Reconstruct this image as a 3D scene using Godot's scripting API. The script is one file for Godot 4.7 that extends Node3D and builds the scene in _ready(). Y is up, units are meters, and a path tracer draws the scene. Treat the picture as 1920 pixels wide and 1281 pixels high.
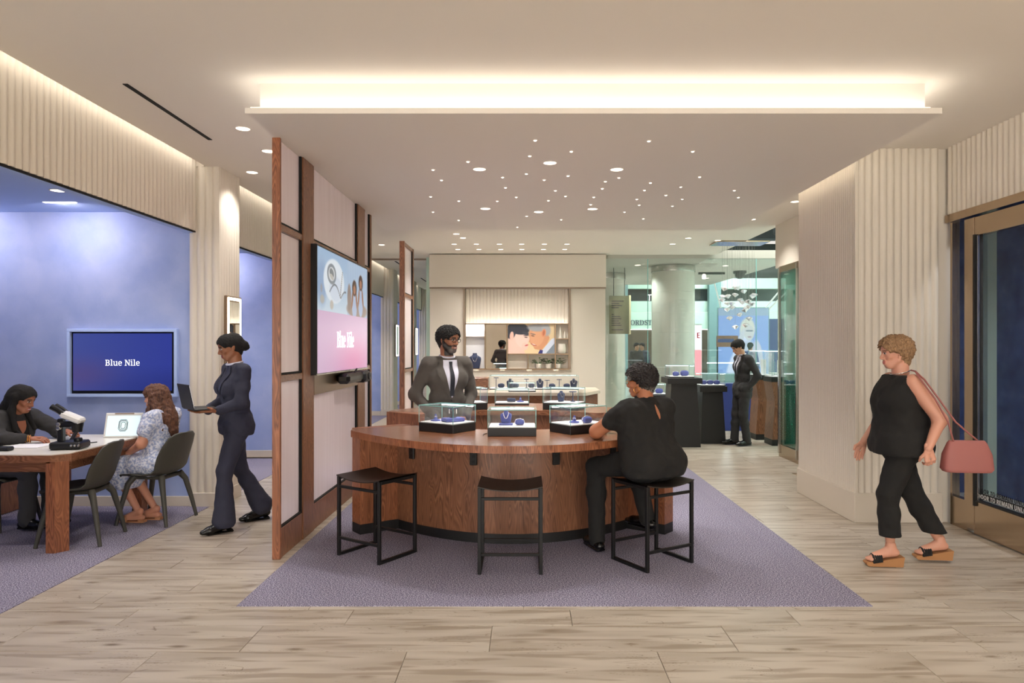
extends Node3D
# A jewellery showroom. x to the right, y up, z towards the viewer; v3(x, y, d) takes d as the distance in front of the camera's foot.

var M := {}
var taken := {}
var rng := RandomNumberGenerator.new()

func v3(x: float, y: float, d: float) -> Vector3:
	return Vector3(x, y, -d)

func _ready() -> void:
	rng.seed = 7
	set_camera()
	set_environment()
	make_materials()
	build_large_lights()
	build_shell()
	build_floor()
	build_ceiling()
	build_left_side()
	build_right_side()
	build_back_wall()
	build_mall()
	build_partitions()
	build_islands()
	build_stools()
	build_meeting_table()
	build_wall_counter()
	build_pedestals()
	build_people()
	build_small_things()

func set_camera() -> void:
	var cam := Camera3D.new()
	cam.name = "camera"
	var near := 0.05
	cam.keep_aspect = Camera3D.KEEP_HEIGHT
	cam.set_frustum(near * 1281.0 / 1300.0, Vector2(-25.0, 9.5) / 1300.0 * near, near, 120.0)
	cam.position = Vector3(0, 1.6, 0)
	add_child(cam)
	cam.current = true

func set_environment() -> void:
	var we := WorldEnvironment.new()
	we.name = "world_environment"
	var e := Environment.new()
	e.background_mode = Environment.BG_COLOR
	e.background_color = Color(0.98, 0.96, 0.93)
	e.background_energy_multiplier = 7.4  # bright background, added fill light entering by the unseen rear openings
	e.tonemap_mode = Environment.TONE_MAPPER_LINEAR
	e.tonemap_exposure = 1.2
	e.sdfgi_enabled = true
	e.ssao_enabled = true
	e.ssil_enabled = true
	we.environment = e
	add_child(we)

# ------------------------------------------------------------------ large lights: coves, slots and the shop's own ceiling panels
func build_large_lights() -> void:
	# canopy cove, a strip lying on each ledge and shining up
	cove("canopy_cove_light", v3(0.44, 3.222, 4.705), Vector3(4.6, 0, 0), Vector3.UP, 2.2, "warm strip light on the front ledge of the canopy")
	cove("canopy_cove_light", v3(-1.865, 3.222, 7.0), Vector3(0, 0, 4.5), Vector3.UP, 1.6, "warm strip light on the canopy ledge above the wooden screen")
	cove("canopy_cove_light", v3(2.745, 3.222, 7.0), Vector3(0, 0, 4.5), Vector3.UP, 4.0, "warm strip light on the canopy ledge beside the fluted pier")
	cove("canopy_cove_light", v3(0.44, 3.222, 9.32), Vector3(4.6, 0, 0), Vector3.UP, 1.2, "warm strip light on the rear ledge of the canopy")
	# slot above the left bulkheads
	cove("bulkhead_slot_light", v3(-3.215, 3.47, 4.6), Vector3(0, 0, 4.5), Vector3(-0.45, -0.89, 0), 1.5, "warm slot light grazing the first fluted bulkhead")
	cove("bulkhead_slot_light", v3(-3.215, 3.47, 14.3), Vector3(0, 0, 13.6), Vector3(-0.45, -0.89, 0), 4.0, "warm slot light grazing the rear fluted bulkheads")

func cove(called: String, at: Vector3, along: Vector3, towards: Vector3, energy: float, label: String) -> void:
	var t := thing(called, label, "strip light", at, "cove strip lights")
	var m := MB.new()
	var ln := along.length()
	var x := along / ln
	var zz := -towards.normalized()
	var y := zz.cross(x)
	var b := Basis(x, y, zz)
	m.box_b(b * Vector3(0, 0, 0.006), Vector3(ln, 0.03, 0.008), b, 0.0)
	part("light_strip", m, M.led, t)
	var l := AreaLight3D.new()
	l.name = "strip_glow"
	l.area_size = Vector2(ln, 0.03)
	l.area_normalize_energy = true
	l.light_energy = energy * 0.14
	l.light_color = Color(1.0, 0.98, 0.945)
	l.area_range = 20.0
	l.shadow_enabled = true
	t.add_child(l)
	l.transform = Transform3D(b, Vector3.ZERO)

# ------------------------------------------------------------------ mesh building
class MB:
	var v := PackedVector3Array()
	var n := PackedVector3Array()
	var uv := PackedVector2Array()
	var c := PackedColorArray()
	var i := PackedInt32Array()

	func quad(a: Vector3, b: Vector3, cc: Vector3, d: Vector3, u0 := Vector2(0, 1), u1 := Vector2(1, 1), u2 := Vector2(1, 0), u3 := Vector2(0, 0)) -> void:
		var k := v.size()
		var nn := (b - a).cross(cc - a)
		if nn.length_squared() < 1e-14:
			nn = (cc - a).cross(d - a)
		nn = nn.normalized()
		for p in [a, b, cc, d]:
			v.append(p)
			n.append(nn)
		uv.append(u0)
		uv.append(u1)
		uv.append(u2)
		uv.append(u3)
		i.append_array([k, k + 2, k + 1, k, k + 3, k + 2])

	func tri(a: Vector3, b: Vector3, cc: Vector3) -> void:
		var k := v.size()
		var nn := (b - a).cross(cc - a).normalized()
		for p in [a, b, cc]:
			v.append(p)
			n.append(nn)
			uv.append(Vector2(p.x, p.y))
		i.append_array([k, k + 2, k + 1])

	func box(at: Vector3, size: Vector3, bevel := 0.0) -> void:
		box_b(at, size, Basis(), bevel)

	func box_b(at: Vector3, size: Vector3, b: Basis, bevel := 0.0) -> void:
		var h := size * 0.5
		var e := minf(bevel, minf(h.x, minf(h.y, h.z)) * 0.9)
		var ax := [Vector3(1, 0, 0), Vector3(0, 1, 0), Vector3(0, 0, 1)]
		for a in 3:
			var w: Vector3 = ax[a]
			var p: Vector3 = ax[(a + 1) % 3]
			var q: Vector3 = ax[(a + 2) % 3]
			var hp := h[(a + 1) % 3] - e
			var hq := h[(a + 2) % 3] - e
			for s in [1.0, -1.0]:
				var o: Vector3 = w * h[a] * s
				var pp: Vector3 = p * s
				quad(at + b * (o - pp * hp - q * hq), at + b * (o + pp * hp - q * hq), at + b * (o + pp * hp + q * hq), at + b * (o - pp * hp + q * hq), Vector2(0, hq * 2), Vector2(hp * 2, hq * 2), Vector2(hp * 2, 0), Vector2(0, 0))
			if e > 0.0:
				for s1 in [1.0, -1.0]:
					for s2 in [1.0, -1.0]:
						var hw := h[a] - e
						var p1: Vector3 = p * (h[(a + 1) % 3]) * s1 + q * hq * s2
						var p2: Vector3 = p * hp * s1 + q * (h[(a + 2) % 3]) * s2
						var f: float = s1 * s2
						quad(at + b * (p1 - w * hw * f), at + b * (p1 + w * hw * f) , at + b * (p2 + w * hw * f), at + b * (p2 - w * hw * f))
		if e > 0.0:
			for sx in [1.0, -1.0]:
				for sy in [1.0, -1.0]:
					for sz in [1.0, -1.0]:
						var s := Vector3(sx, sy, sz)
						var i3 := h - Vector3(e, e, e)
						var p0 := Vector3(h.x, i3.y, i3.z) * s
						var p1 := Vector3(i3.x, h.y, i3.z) * s
						var p2 := Vector3(i3.x, i3.y, h.z) * s
						if sx * sy * sz > 0:
							tri(at + b * p0, at + b * p1, at + b * p2)
						else:
							tri(at + b * p0, at + b * p2, at + b * p1)

	# polygon in plan: points (x, d); from height y0 to y1
	func plan(poly: PackedVector2Array, y0: float, y1: float, smooth := false) -> void:
		var pts := poly.duplicate()
		if Geometry2D.is_polygon_clockwise(pts):
			pts.reverse()
		var t := Geometry2D.triangulate_polygon(pts)
		for s in 2:
			var y := y1 if s == 0 else y0
			var k := v.size()
			for p in pts:
				v.append(Vector3(p.x, y, -p.y))
				n.append(Vector3(0, 1, 0) if s == 0 else Vector3(0, -1, 0))
				uv.append(p)
			for j in range(0, t.size(), 3):
				var a := Vector3(pts[t[j]].x, 0, -pts[t[j]].y)
				var b := Vector3(pts[t[j + 1]].x, 0, -pts[t[j + 1]].y)
				var cc := Vector3(pts[t[j + 2]].x, 0, -pts[t[j + 2]].y)
				var up := (b - a).cross(cc - a).y > 0
				if up == (s == 0):
					i.append_array([k + t[j], k + t[j + 2], k + t[j + 1]])
				else:
					i.append_array([k + t[j], k + t[j + 1], k + t[j + 2]])
		var m := pts.size()
		var run := 0.0
		for j in m:
			var a := pts[j]
			var b := pts[(j + 1) % m]
			var k := v.size()
			var ln := a.distance_to(b)
			quad(Vector3(a.x, y0, -a.y), Vector3(b.x, y0, -b.y), Vector3(b.x, y1, -b.y), Vector3(a.x, y1, -a.y), Vector2(run, y0), Vector2(run + ln, y0), Vector2(run + ln, y1), Vector2(run, y1))
			run += ln
			if smooth:
				var d0 := (a - pts[(j - 1 + m) % m]).normalized()
				var d1 := (b - a).normalized()
				var d2 := (pts[(j + 2) % m] - b).normalized()
				var na := d1 if d0.dot(d1) < 0.8 else (d0 + d1).normalized()
				var nb := d1 if d2.dot(d1) < 0.8 else (d2 + d1).normalized()
				var n0 := Vector3(na.y, 0, na.x)
				var n1 := Vector3(nb.y, 0, nb.x)
				n[k] = n0
				n[k + 3] = n0
				n[k + 1] = n1
				n[k + 2] = n1

	# rings of equal size joined by a smooth skin
	func loft(rings: Array, closed := true, caps := true, vs := 1.0) -> void:
		var k := v.size()
		var r := rings.size()
		var m: int = rings[0].size()
		for a in r:
			for b in m:
				var p: Vector3 = rings[a][b]
				var u: Vector3
				var w: Vector3
				if closed:
					u = rings[a][(b + 1) % m] - rings[a][(b - 1 + m) % m]
				else:
					u = rings[a][mini(b + 1, m - 1)] - rings[a][maxi(b - 1, 0)]
				w = rings[mini(a + 1, r - 1)][b] - rings[maxi(a - 1, 0)][b]
				var nn := u.cross(w)
				v.append(p)
				n.append(nn.normalized() if nn.length_squared() > 1e-16 else Vector3.UP)
				uv.append(Vector2(float(b) / m, float(a) / maxf(1, r - 1) * vs))
		var e := m if closed else m - 1
		for a in r - 1:
			for b in e:
				var p0 := k + a * m + b
				var p1 := k + a * m + (b + 1) % m
				i.append_array([p0, p1 + m, p1, p0, p0 + m, p1 + m])
		if caps and closed:
			for a in [0, r - 1]:
				var mid := Vector3.ZERO
				for p in rings[a]:
					mid += p
				mid /= m
				for b in m:
					if a == 0:
						tri(mid, rings[a][(b + 1) % m], rings[a][b])
					else:
						tri(mid, rings[a][b], rings[a][(b + 1) % m])

	func tube(path: Array, r: float, sides := 10, r1 := -1.0) -> void:
		var rings := []
		var up := Vector3.UP
		var first: Vector3 = path[1] - path[0]
		if absf(first.normalized().dot(up)) > 0.95:
			up = Vector3.RIGHT
		var sd := first.cross(up).normalized()
		for a in path.size():
			var t: Vector3 = (path[mini(a + 1, path.size() - 1)] - path[maxi(a - 1, 0)]).normalized()
			sd = (sd - t * sd.dot(t)).normalized()
			var w := sd.cross(t).normalized()
			var rr := r if r1 < 0 else lerpf(r, r1, float(a) / (path.size() - 1))
			var ring := PackedVector3Array()
			for b in sides:
				var an := TAU * b / sides
				ring.append(path[a] + sd * cos(an) * rr + w * sin(an) * rr)
			rings.append(ring)
		loft(rings)

	func ring_tube(at: Vector3, b: Basis, rx: float, ry: float, r: float, seg := 24, sides := 8) -> void:
		var rings := []
		for a in seg + 1:
			var an := TAU * a / seg
			var o := Vector3(cos(an) * rx, sin(an) * ry, 0)
			var out := Vector3(cos(an) * ry, sin(an) * rx, 0).normalized()
			var ring := PackedVector3Array()
			for s in sides:
				var q := TAU * s / sides
				ring.append(at + b * (o + out * cos(q) * r + Vector3(0, 0, 1) * sin(q) * r))
			rings.append(ring)
		loft(rings, true, false)

	# profile points (radius, y)
	func lathe(prof: Array, at := Vector3.ZERO, seg := 24, b := Basis()) -> void:
		var rings := []
		for p in prof:
			var ring := PackedVector3Array()
			for s in seg:
				var an := -TAU * s / seg
				ring.append(at + b * Vector3(cos(an) * p.x, p.y, sin(an) * p.x))
			rings.append(ring)
		loft(rings, true, true)

	func ball(at: Vector3, r: Vector3, seg := 14, rows := 9) -> void:
		var rings := []
		for a in rows + 1:
			var ph := -PI / 2 + PI * a / rows
			var ring := PackedVector3Array()
			for s in seg:
				var an := -TAU * s / seg
				var cr := maxf(cos(ph), 0.001)
				ring.append(at + Vector3(cos(an) * cr * r.x, sin(ph) * r.y, sin(an) * cr * r.z))
			rings.append(ring)
		loft(rings, true, false)

	func mesh(mat: Material) -> ArrayMesh:
		var a := []
		a.resize(Mesh.ARRAY_MAX)
		a[Mesh.ARRAY_VERTEX] = v
		a[Mesh.ARRAY_NORMAL] = n
		if uv.size() == v.size():
			a[Mesh.ARRAY_TEX_UV] = uv
		if c.size() == v.size():
			a[Mesh.ARRAY_COLOR] = c
		a[Mesh.ARRAY_INDEX] = i
		var m := ArrayMesh.new()
		m.add_surface_from_arrays(Mesh.PRIMITIVE_TRIANGLES, a)
		m.surface_set_material(0, mat)
		return m

# ------------------------------------------------------------------ naming
func numbered(called: String) -> String:
	taken[called] = taken.get(called, -1) + 1
	return called if taken[called] == 0 else "%s_%03d" % [called, taken[called]]

func tag(o: Node, label: String, category := "", group := "", kind := "") -> void:
	if label:
		o.set_meta("label", label)
	if category:
		o.set_meta("category", category)
	if group:
		o.set_meta("group", group)
	if kind:
		o.set_meta("kind", kind)

func thing(called: String, label: String, category: String, at := Vector3.ZERO, group := "", turn := 0.0) -> Node3D:
	var o := Node3D.new()
	o.name = numbered(called)
	add_child(o)
	o.position = at
	o.rotation.y = turn
	tag(o, label, category, group)
	return o

func part(called: String, m: MB, mat: Material, parent: Node, label := "") -> MeshInstance3D:
	var o := MeshInstance3D.new()
	o.name = called
	o.mesh = m.mesh(mat)
	parent.add_child(o, true)
	if label:
		o.set_meta("label", label)
	return o

func solid(called: String, m: MB, mat: Material, label: String, category: String, at := Vector3.ZERO, group := "", turn := 0.0) -> MeshInstance3D:
	var o := MeshInstance3D.new()
	o.name = numbered(called)
	o.mesh = m.mesh(mat)
	add_child(o)
	o.position = at
	o.rotation.y = turn
	tag(o, label, category, group)
	return o

func struct(called: String, m: MB, mat: Material, label := "") -> MeshInstance3D:
	var o := MeshInstance3D.new()
	o.name = numbered(called)
	if m:
		o.mesh = m.mesh(mat)
	add_child(o)
	tag(o, label, "", "", "structure")
	return o

func copy(o: Node3D, label: String, at: Vector3, turn := 0.0) -> Node3D:
	var base: String = o.name
	var c: Node3D = o.duplicate()
	c.name = numbered(base.rsplit("_", true, 1)[0] if base.right(3).is_valid_int() else base)
	add_child(c)
	c.position = at
	c.rotation.y = turn
	c.set_meta("label", label)
	return c

func text_part(words: String, size: float, depth: float, mat: Material, parent: Node, xf: Transform3D, face := "Droid Serif", called := "lettering", bold := false, stretch := 1.0) -> MeshInstance3D:
	var f := SystemFont.new()
	f.font_names = PackedStringArray([face])
	if bold:
		f.font_weight = 700
	var tm := TextMesh.new()
	tm.text = words
	tm.font = f
	tm.font_size = 64
	tm.pixel_size = size / 46.0
	tm.depth = depth
	tm.curve_step = 2.0
	tm.material = mat
	var o := MeshInstance3D.new()
	o.name = called
	o.mesh = tm
	parent.add_child(o, true)
	o.transform = xf.scaled_local(Vector3(stretch, 1, 1))
	return o

# ------------------------------------------------------------------ materials
func sc(r: int, g: int, b: int) -> Color:
	return Color(r / 255.0, g / 255.0, b / 255.0)

func mat(called: String, c: Color, rough := 0.6, metal := 0.0) -> StandardMaterial3D:
	var m := StandardMaterial3D.new()
	m.resource_name = called
	m.albedo_color = c
	m.roughness = rough
	m.metallic = metal
	M[called] = m
	return m

func glow(called: String, c: Color, energy: float) -> StandardMaterial3D:
	var m := mat(called, c, 0.4)
	m.emission_enabled = true
	m.emission = c
	m.emission_energy_multiplier = energy
	return m

func glass(called: String, c: Color, alpha: float, rough := 0.02) -> StandardMaterial3D:
	var m := mat(called, Color(c.r, c.g, c.b, alpha), rough)
	m.transparency = BaseMaterial3D.TRANSPARENCY_ALPHA
	return m

func noise_tex(size: int, freq: float, offs: Array, cols: Array, octaves := 4, seed_ := 1, kind := FastNoiseLite.TYPE_SIMPLEX_SMOOTH, warp := 0.0) -> NoiseTexture2D:
	var nz := FastNoiseLite.new()
	nz.noise_type = kind
	nz.seed = seed_
	nz.frequency = freq
	nz.fractal_octaves = octaves
	if octaves <= 1:
		nz.fractal_type = FastNoiseLite.FRACTAL_NONE
	if warp > 0.0:
		nz.domain_warp_enabled = true
		nz.domain_warp_amplitude = warp
		nz.domain_warp_frequency = freq * 2.0
	var g := Gradient.new()
	g.offsets = PackedFloat32Array(offs)
	g.colors = PackedColorArray(cols)
	var t := NoiseTexture2D.new()
	t.width = size
	t.height = size
	t.seamless = true
	t.noise = nz
	t.color_ramp = g
	return t

func bump_tex(size: int, freq: float, octaves := 3, seed_ := 5) -> NoiseTexture2D:
	return noise_tex(size, freq, [0.0, 1.0], [Color.BLACK, Color.WHITE], octaves, seed_)

func tri(m: StandardMaterial3D, s: Vector3, world := true) -> void:
	m.uv1_triplanar = true
	m.uv1_world_triplanar = world
	m.uv1_scale = s
	m.uv1_triplanar_sharpness = 8.0

func floor_image() -> ImageTexture:
	var w := 1024
	var h := 512
	var im := Image.create(w, h, false, Image.FORMAT_RGB8)
	var a := FastNoiseLite.new()
	a.seed = 3
	a.frequency = 1.0
	a.fractal_octaves = 2
	var b := FastNoiseLite.new()
	b.seed = 11
	b.frequency = 1.0
	b.fractal_octaves = 2
	var r := RandomNumberGenerator.new()
	r.seed = 21
	var knots := []
	for k in 26:
		knots.append([r.randf() * w, r.randf() * h, r.randf_range(5, 13), r.randf_range(0.4, 1.0)])
	var base := Color(0.675, 0.632, 0.575)
	var pale := Color(0.735, 0.697, 0.643)
	var grey := Color(0.55, 0.495, 0.43)
	var dark := Color(0.36, 0.29, 0.21)
	for y in h:
		for x in w:
			var fx := float(x)
			var fy := float(y)
			var lift := 0.0
			var near := 0.0
			for k in knots:
				var dx: float = absf(fx - k[0])
				var dy: float = fy - k[1]
				if dx < 90.0 and absf(dy) < 30.0:
					var q: float = dx * dx / 2200.0 + dy * dy / 160.0
					if q < 6.0:
						lift += exp(-q) * 9.0 * signf(dy) * k[3]
						var q2: float = (dx * dx / 8.0 + dy * dy) / (k[2] * k[2])
						near = maxf(near, exp(-q2 * 2.2) * k[3])
			var yy := fy - lift
			var g0 := b.get_noise_2d(fx * 0.0035, yy * 0.034)
			var g1 := a.get_noise_2d(fx * 0.0026 + 40.0, yy * 0.018)
			var c := base.lerp(pale, clampf(g1 * 1.6 + 0.5, 0.0, 1.0))
			c = c.lerp(grey, clampf((g0 - 0.14) * 1.9, 0.0, 0.62))
			var line := absf(fposmod(g1 * 3.4 + g0 * 0.35, 1.0) - 0.5)
			var lw := clampf(1.0 - line * 26.0, 0.0, 1.0) * clampf(b.get_noise_2d(fx * 0.004 + 90.0, yy * 0.012) * 2.4, 0.0, 1.0)
			c = c.lerp(dark, lw * 0.72)
			c = c.lerp(dark, near * 0.8)
			im.set_pixel(x, y, c)
	return ImageTexture.create_from_image(im)

func walnut_tex(seed_: int, light := 1.0) -> NoiseTexture2D:
	var offs := []
	var cols := []
	var r := RandomNumberGenerator.new()
	r.seed = seed_
	var nb := 30
	for k in nb:
		offs.append(float(k) / (nb - 1))
		var v := (0.30 if k % 2 == 0 else 0.86) + r.randf_range(-0.2, 0.16)
		cols.append(Color(0.36, 0.225, 0.155).lerp(Color(0.63, 0.43, 0.31), v) * Color(light, light, light))
	return noise_tex(512, 0.0062, offs, cols, 3, seed_)

func make_materials() -> void:
	var m := mat("wall_paint", Color(0.855, 0.82, 0.765), 0.75)
	mat("ceiling_paint", Color(0.90, 0.872, 0.83), 0.85)
	mat("canopy_paint", Color(0.90, 0.87, 0.83), 0.55)
	m = mat("fluted_paint", Color(0.86, 0.825, 0.768), 0.6)
	mat("dark_gap", Color(0.05, 0.045, 0.04), 0.8)
	mat("black_metal", Color(0.10, 0.10, 0.102), 0.42, 0.3)
	mat("black_laminate", Color(0.085, 0.085, 0.09), 0.5)
	mat("black_plastic", Color(0.05, 0.05, 0.055), 0.35)
	m = mat("blue_plaster", Color(1, 1, 1), 0.7)
	m.albedo_texture = noise_tex(512, 0.011, [0.0, 0.35, 0.6, 1.0], [sc(142, 161, 211), sc(153, 170, 216), sc(160, 176, 220), sc(172, 185, 224)], 5, 4, FastNoiseLite.TYPE_SIMPLEX_SMOOTH, 22.0)
	tri(m, Vector3(0.3, 0.3, 0.3))
	m = mat("blue_ceiling", sc(178, 202, 248), 0.8)
	m = mat("dark_blue_plaster", Color(1, 1, 1), 0.65)
	m.albedo_texture = noise_tex(512, 0.012, [0.0, 0.4, 0.65, 1.0], [sc(36, 62, 120), sc(46, 78, 138), sc(52, 86, 150), sc(70, 102, 166)], 5, 9, FastNoiseLite.TYPE_SIMPLEX_SMOOTH, 24.0)
	tri(m, Vector3(0.5, 0.5, 0.5))
	m = mat("floor_wood", Color(1, 1, 1), 0.34)
	m.albedo_texture = floor_image()
	m.metallic_specular = 0.42
	mat("floor_base", sc(176, 158, 132), 0.6)
	m = mat("far_floor", sc(200, 184, 160), 0.35)
	m = mat("carpet", Color(1, 1, 1), 0.95)
	m.albedo_texture = noise_tex(512, 0.24, [0.0, 0.34, 0.5, 0.66, 1.0], [sc(42, 40, 58), sc(88, 84, 106), sc(128, 123, 144), sc(168, 163, 182), sc(236, 232, 242)], 2, 14)
	tri(m, Vector3(0.8, 0.8, 0.8))
	m.heightmap_enabled = true
	m.heightmap_texture = bump_tex(512, 0.24, 2, 14)
	m.heightmap_scale = 0.2
	for k in [["walnut", Vector3(1.5, 0.22, 1.5), 3], ["walnut_flat", Vector3(0.22, 1.5, 1.5), 3], ["walnut_end", Vector3(1.9, 0.2, 1.9), 8]]:
		m = mat(k[0], Color(1, 1, 1), 0.36)
		m.albedo_texture = walnut_tex(k[2], 1.08 if k[0] == "walnut_end" else 1.0)
		tri(m, k[1])
	M.walnut_flat.roughness = 0.24
	M.walnut_end.albedo_color = Color(1.0, 0.93, 0.88)
	m = mat("lilac_panel", Color(1, 1, 1), 0.22)
	m.albedo_texture = noise_tex(256, 0.02, [0.0, 1.0], [sc(238, 222, 226), sc(246, 232, 236)], 2, 6)
	tri(m, Vector3(2.2, 0.12, 2.2))
	m = mat("bronze", Color(0.52, 0.43, 0.34), 0.28, 0.85)
	mat("nickel", Color(0.70, 0.62, 0.53), 0.16, 0.9)
	mat("steel", Color(0.72, 0.71, 0.69), 0.2, 0.9)
	mat("mirror", Color(0.92, 0.92, 0.90), 0.01, 1.0)
	mat("taupe_trim", Color(0.56, 0.49, 0.42), 0.45, 0.2)
	mat("baseboard", Color(0.83, 0.79, 0.73), 0.55)
	glass("clear_glass", Color(0.90, 0.97, 0.95), 0.012)
	m = glass("door_glass", Color(0.90, 0.97, 0.95), 0.01)
	m.metallic_specular = 0.2
	m = glass("case_glass", Color(0.85, 0.97, 0.95), 0.012)
	m.metallic_specular = 0.4
	mat("glass_edge", Color(0.52, 0.74, 0.72), 0.15)
	glass("store_glass", Color(0.80, 0.93, 0.90), 0.02)
	glass("green_glass", Color(0.10, 0.42, 0.34), 0.45)
	glow("led", Color(1.0, 0.965, 0.91), 1.6)
	glow("lens", Color(1.0, 0.95, 0.87), 3.2)
	glow("white_led", Color(0.96, 0.98, 1.0), 4.0)
	m = mat("chair_plastic", Color(0.26, 0.255, 0.23), 0.55)
	m = mat("leather", Color(0.165, 0.135, 0.115), 0.42)
	m.heightmap_enabled = true
	m.heightmap_texture = bump_tex(256, 0.05, 3, 8)
	m.heightmap_scale = 0.08
	tri(m, Vector3(4, 4, 4), false)
	mat("table_top", Color(0.86, 0.85, 0.82), 0.32)
	mat("white_board", Color(0.93, 0.93, 0.94), 0.5)
	mat("stone_top", Color(0.86, 0.80, 0.72), 0.3)
	m = mat("blue_velvet", Color(0.30, 0.34, 0.62), 0.85)
	m.rim_enabled = true
	m.rim = 0.6
	mat("slate_velvet", Color(0.22, 0.25, 0.36), 0.85)
	mat("silver", Color(0.92, 0.91, 0.90), 0.14, 1.0)
	mat("gold", Color(0.90, 0.66, 0.34), 0.2, 1.0)
	mat("diamond", Color(0.97, 0.98, 1.0), 0.03, 0.6)
	mat("ceramic", Color(0.86, 0.83, 0.78), 0.5)
	mat("leaf", Color(0.20, 0.34, 0.16), 0.5)
	mat("leaf_pale", Color(0.36, 0.48, 0.25), 0.5)
	mat("soil", Color(0.14, 0.10, 0.07), 0.9)
	mat("royal_blue", Color(0.16, 0.21, 0.47), 0.5)
	mat("white_paint", Color(0.88, 0.88, 0.87), 0.5)
	mat("mall_tile", Color(0.80, 0.80, 0.76), 0.18)
	mat("mall_soffit", Color(0.74, 0.72, 0.68), 0.8)
	mat("mall_pale", Color(0.80, 0.90, 0.84), 0.7)
	mat("mall_teal", Color(0.46, 0.58, 0.58), 0.6)
	mat("mall_dark", Color(0.13, 0.14, 0.14), 0.6)
	mat("mall_shop", Color(0.33, 0.27, 0.22), 0.6)
	mat("sign_green", Color(0.36, 0.36, 0.25), 0.6)
	mat("cream", Color(0.82, 0.78, 0.62), 0.6)
	mat("print_black", Color(0.04, 0.04, 0.04), 0.6)
	mat("sign_navy", Color(0.10, 0.20, 0.30), 0.5)
	mat("sign_red", Color(0.75, 0.08, 0.12), 0.5)
	glow("screen_white", Color(0.95, 0.96, 1.0), 0.95)
	glow("screen_text", Color(1, 1, 1), 1.0)
	mat("cork", Color(0.66, 0.47, 0.30), 0.8)
	mat("cloth_black", Color(0.095, 0.092, 0.09), 0.9)
	m = mat("suit_charcoal", Color(0.285, 0.265, 0.248), 0.85)
	m.rim_enabled = true
	m.rim = 0.25
	m = mat("suit_black", Color(0.18, 0.178, 0.182), 0.85)
	m.rim_enabled = true
	m.rim = 0.2
	mat("suit_navy", Color(0.165, 0.17, 0.235), 0.85)
	mat("trouser_grey", Color(0.25, 0.25, 0.26), 0.9)
	mat("shirt", Color(0.80, 0.80, 0.86), 0.8)
	mat("tie_navy", Color(0.05, 0.07, 0.13), 0.6)
	mat("shoe_black", Color(0.03, 0.03, 0.032), 0.25)
	mat("shoe_tan", Color(0.72, 0.52, 0.38), 0.5)
	m = mat("dress_print", Color(1, 1, 1), 0.85)
	m.albedo_texture = noise_tex(256, 0.05, [0.0, 0.42, 0.5, 0.58, 1.0], [sc(140, 156, 200), sc(166, 178, 212), sc(196, 202, 224), sc(212, 216, 232), sc(232, 232, 240)], 3, 17)
	tri(m, Vector3(2.8, 2.8, 2.8), false)
	m = mat("skin", Color(1, 1, 1), 0.5)
	m.vertex_color_use_as_albedo = true
	m.subsurf_scatter_enabled = true
	m.subsurf_scatter_strength = 0.05
	mat("hair_black", Color(0.07, 0.062, 0.058), 0.9)
	m = mat("hair_mix", Color(1, 1, 1), 0.72)
	m.vertex_color_use_as_albedo = true
	mat("bag_pink", Color(0.60, 0.36, 0.34), 0.6)

# ------------------------------------------------------------------ the room
func wave_panel(m: MB, from: Vector3, to: Vector3, y0: float, y1: float, nrm: Vector3, pitch := 0.066, amp := 0.009, thick := 0.05) -> void:
	var ln := from.distance_to(to)
	var dir := (to - from) / ln
	var steps := int(round(ln / pitch)) * 8
	var lo := PackedVector3Array()
	var hi := PackedVector3Array()
	var k := m.v.size()
	for s in steps + 1:
		var t := float(s) / steps
		var ph := t * steps / 8.0
		var a := absf(sin(PI * ph))
		var off := amp * (a * 2.0 - 1.0)
		var slope := amp * 2.0 * PI / pitch * cos(PI * fposmod(ph, 1.0))
		if s % 8 == 0:
			slope = 0.0
		var nn := (nrm - dir * slope).normalized()
		var p := from + dir * ln * t + nrm * off
		for y in [y0, y1]:
			m.v.append(Vector3(p.x, y, p.z))
			m.n.append(nn)
			m.uv.append(Vector2(ln * t, y))
		lo.append(Vector3(p.x, y0, p.z))
		hi.append(Vector3(p.x, y1, p.z))
	var flip := dir.cross(Vector3.UP).dot(nrm) > 0
	for s in steps:
		var a := k + s * 2
		if flip:
			m.i.append_array([a, a + 3, a + 2, a, a + 1, a + 3])
		else:
			m.i.append_array([a, a + 2, a + 3, a, a + 3, a + 1])
	var back := -nrm * (thick + amp)
	for s in steps:
		m.quad(lo[s], lo[s + 1], lo[s + 1] + back, lo[s] + back)
		m.quad(hi[s + 1], hi[s], hi[s] + back, hi[s + 1] + back)

func build_shell() -> void:
	var m := MB.new()
	m.box(v3(0.3, 3.35, -3.1), Vector3(13.6, 0.7, 0.2))  # unseen wall; its openings are added to let fill light in
	m.box(v3(-5.5, 1.5, -3.1), Vector3(2.0, 3.0, 0.2))
	m.box(v3(-0.65, 1.5, -3.1), Vector3(2.7, 3.0, 0.2))  # unseen middle pier, placed to keep the openings out of reflections
	m.box(v3(5.1, 1.5, -3.1), Vector3(3.6, 3.0, 0.2))
	struct("wall_rear", m, M.wall_paint, "unseen beige wall behind the viewer, its two openings added for fill light")
	m = MB.new()
	m.box(v3(-5.05, 3.48, -0.4), Vector3(3.2, 0.16, 5.6))
	struct("ceiling_blocker", m, M.ceiling_paint, "unseen ceiling plate added to keep outside light out beside the entrance")  # unseen plate, added to shut out the background light
	m = MB.new()
	m.box(v3(-6.55, 1.75, 10.5), Vector3(0.2, 3.7, 27.4))
	struct("wall_left", m, M.blue_plaster, "blue plaster wall at the far side of the alcoves")
	m = MB.new()
	m.box(v3(-4.2, 1.75, 24.3), Vector3(4.9, 3.7, 0.2))
	struct("wall_far", m, M.wall_paint, "pale wall closing the long aisle")

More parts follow.
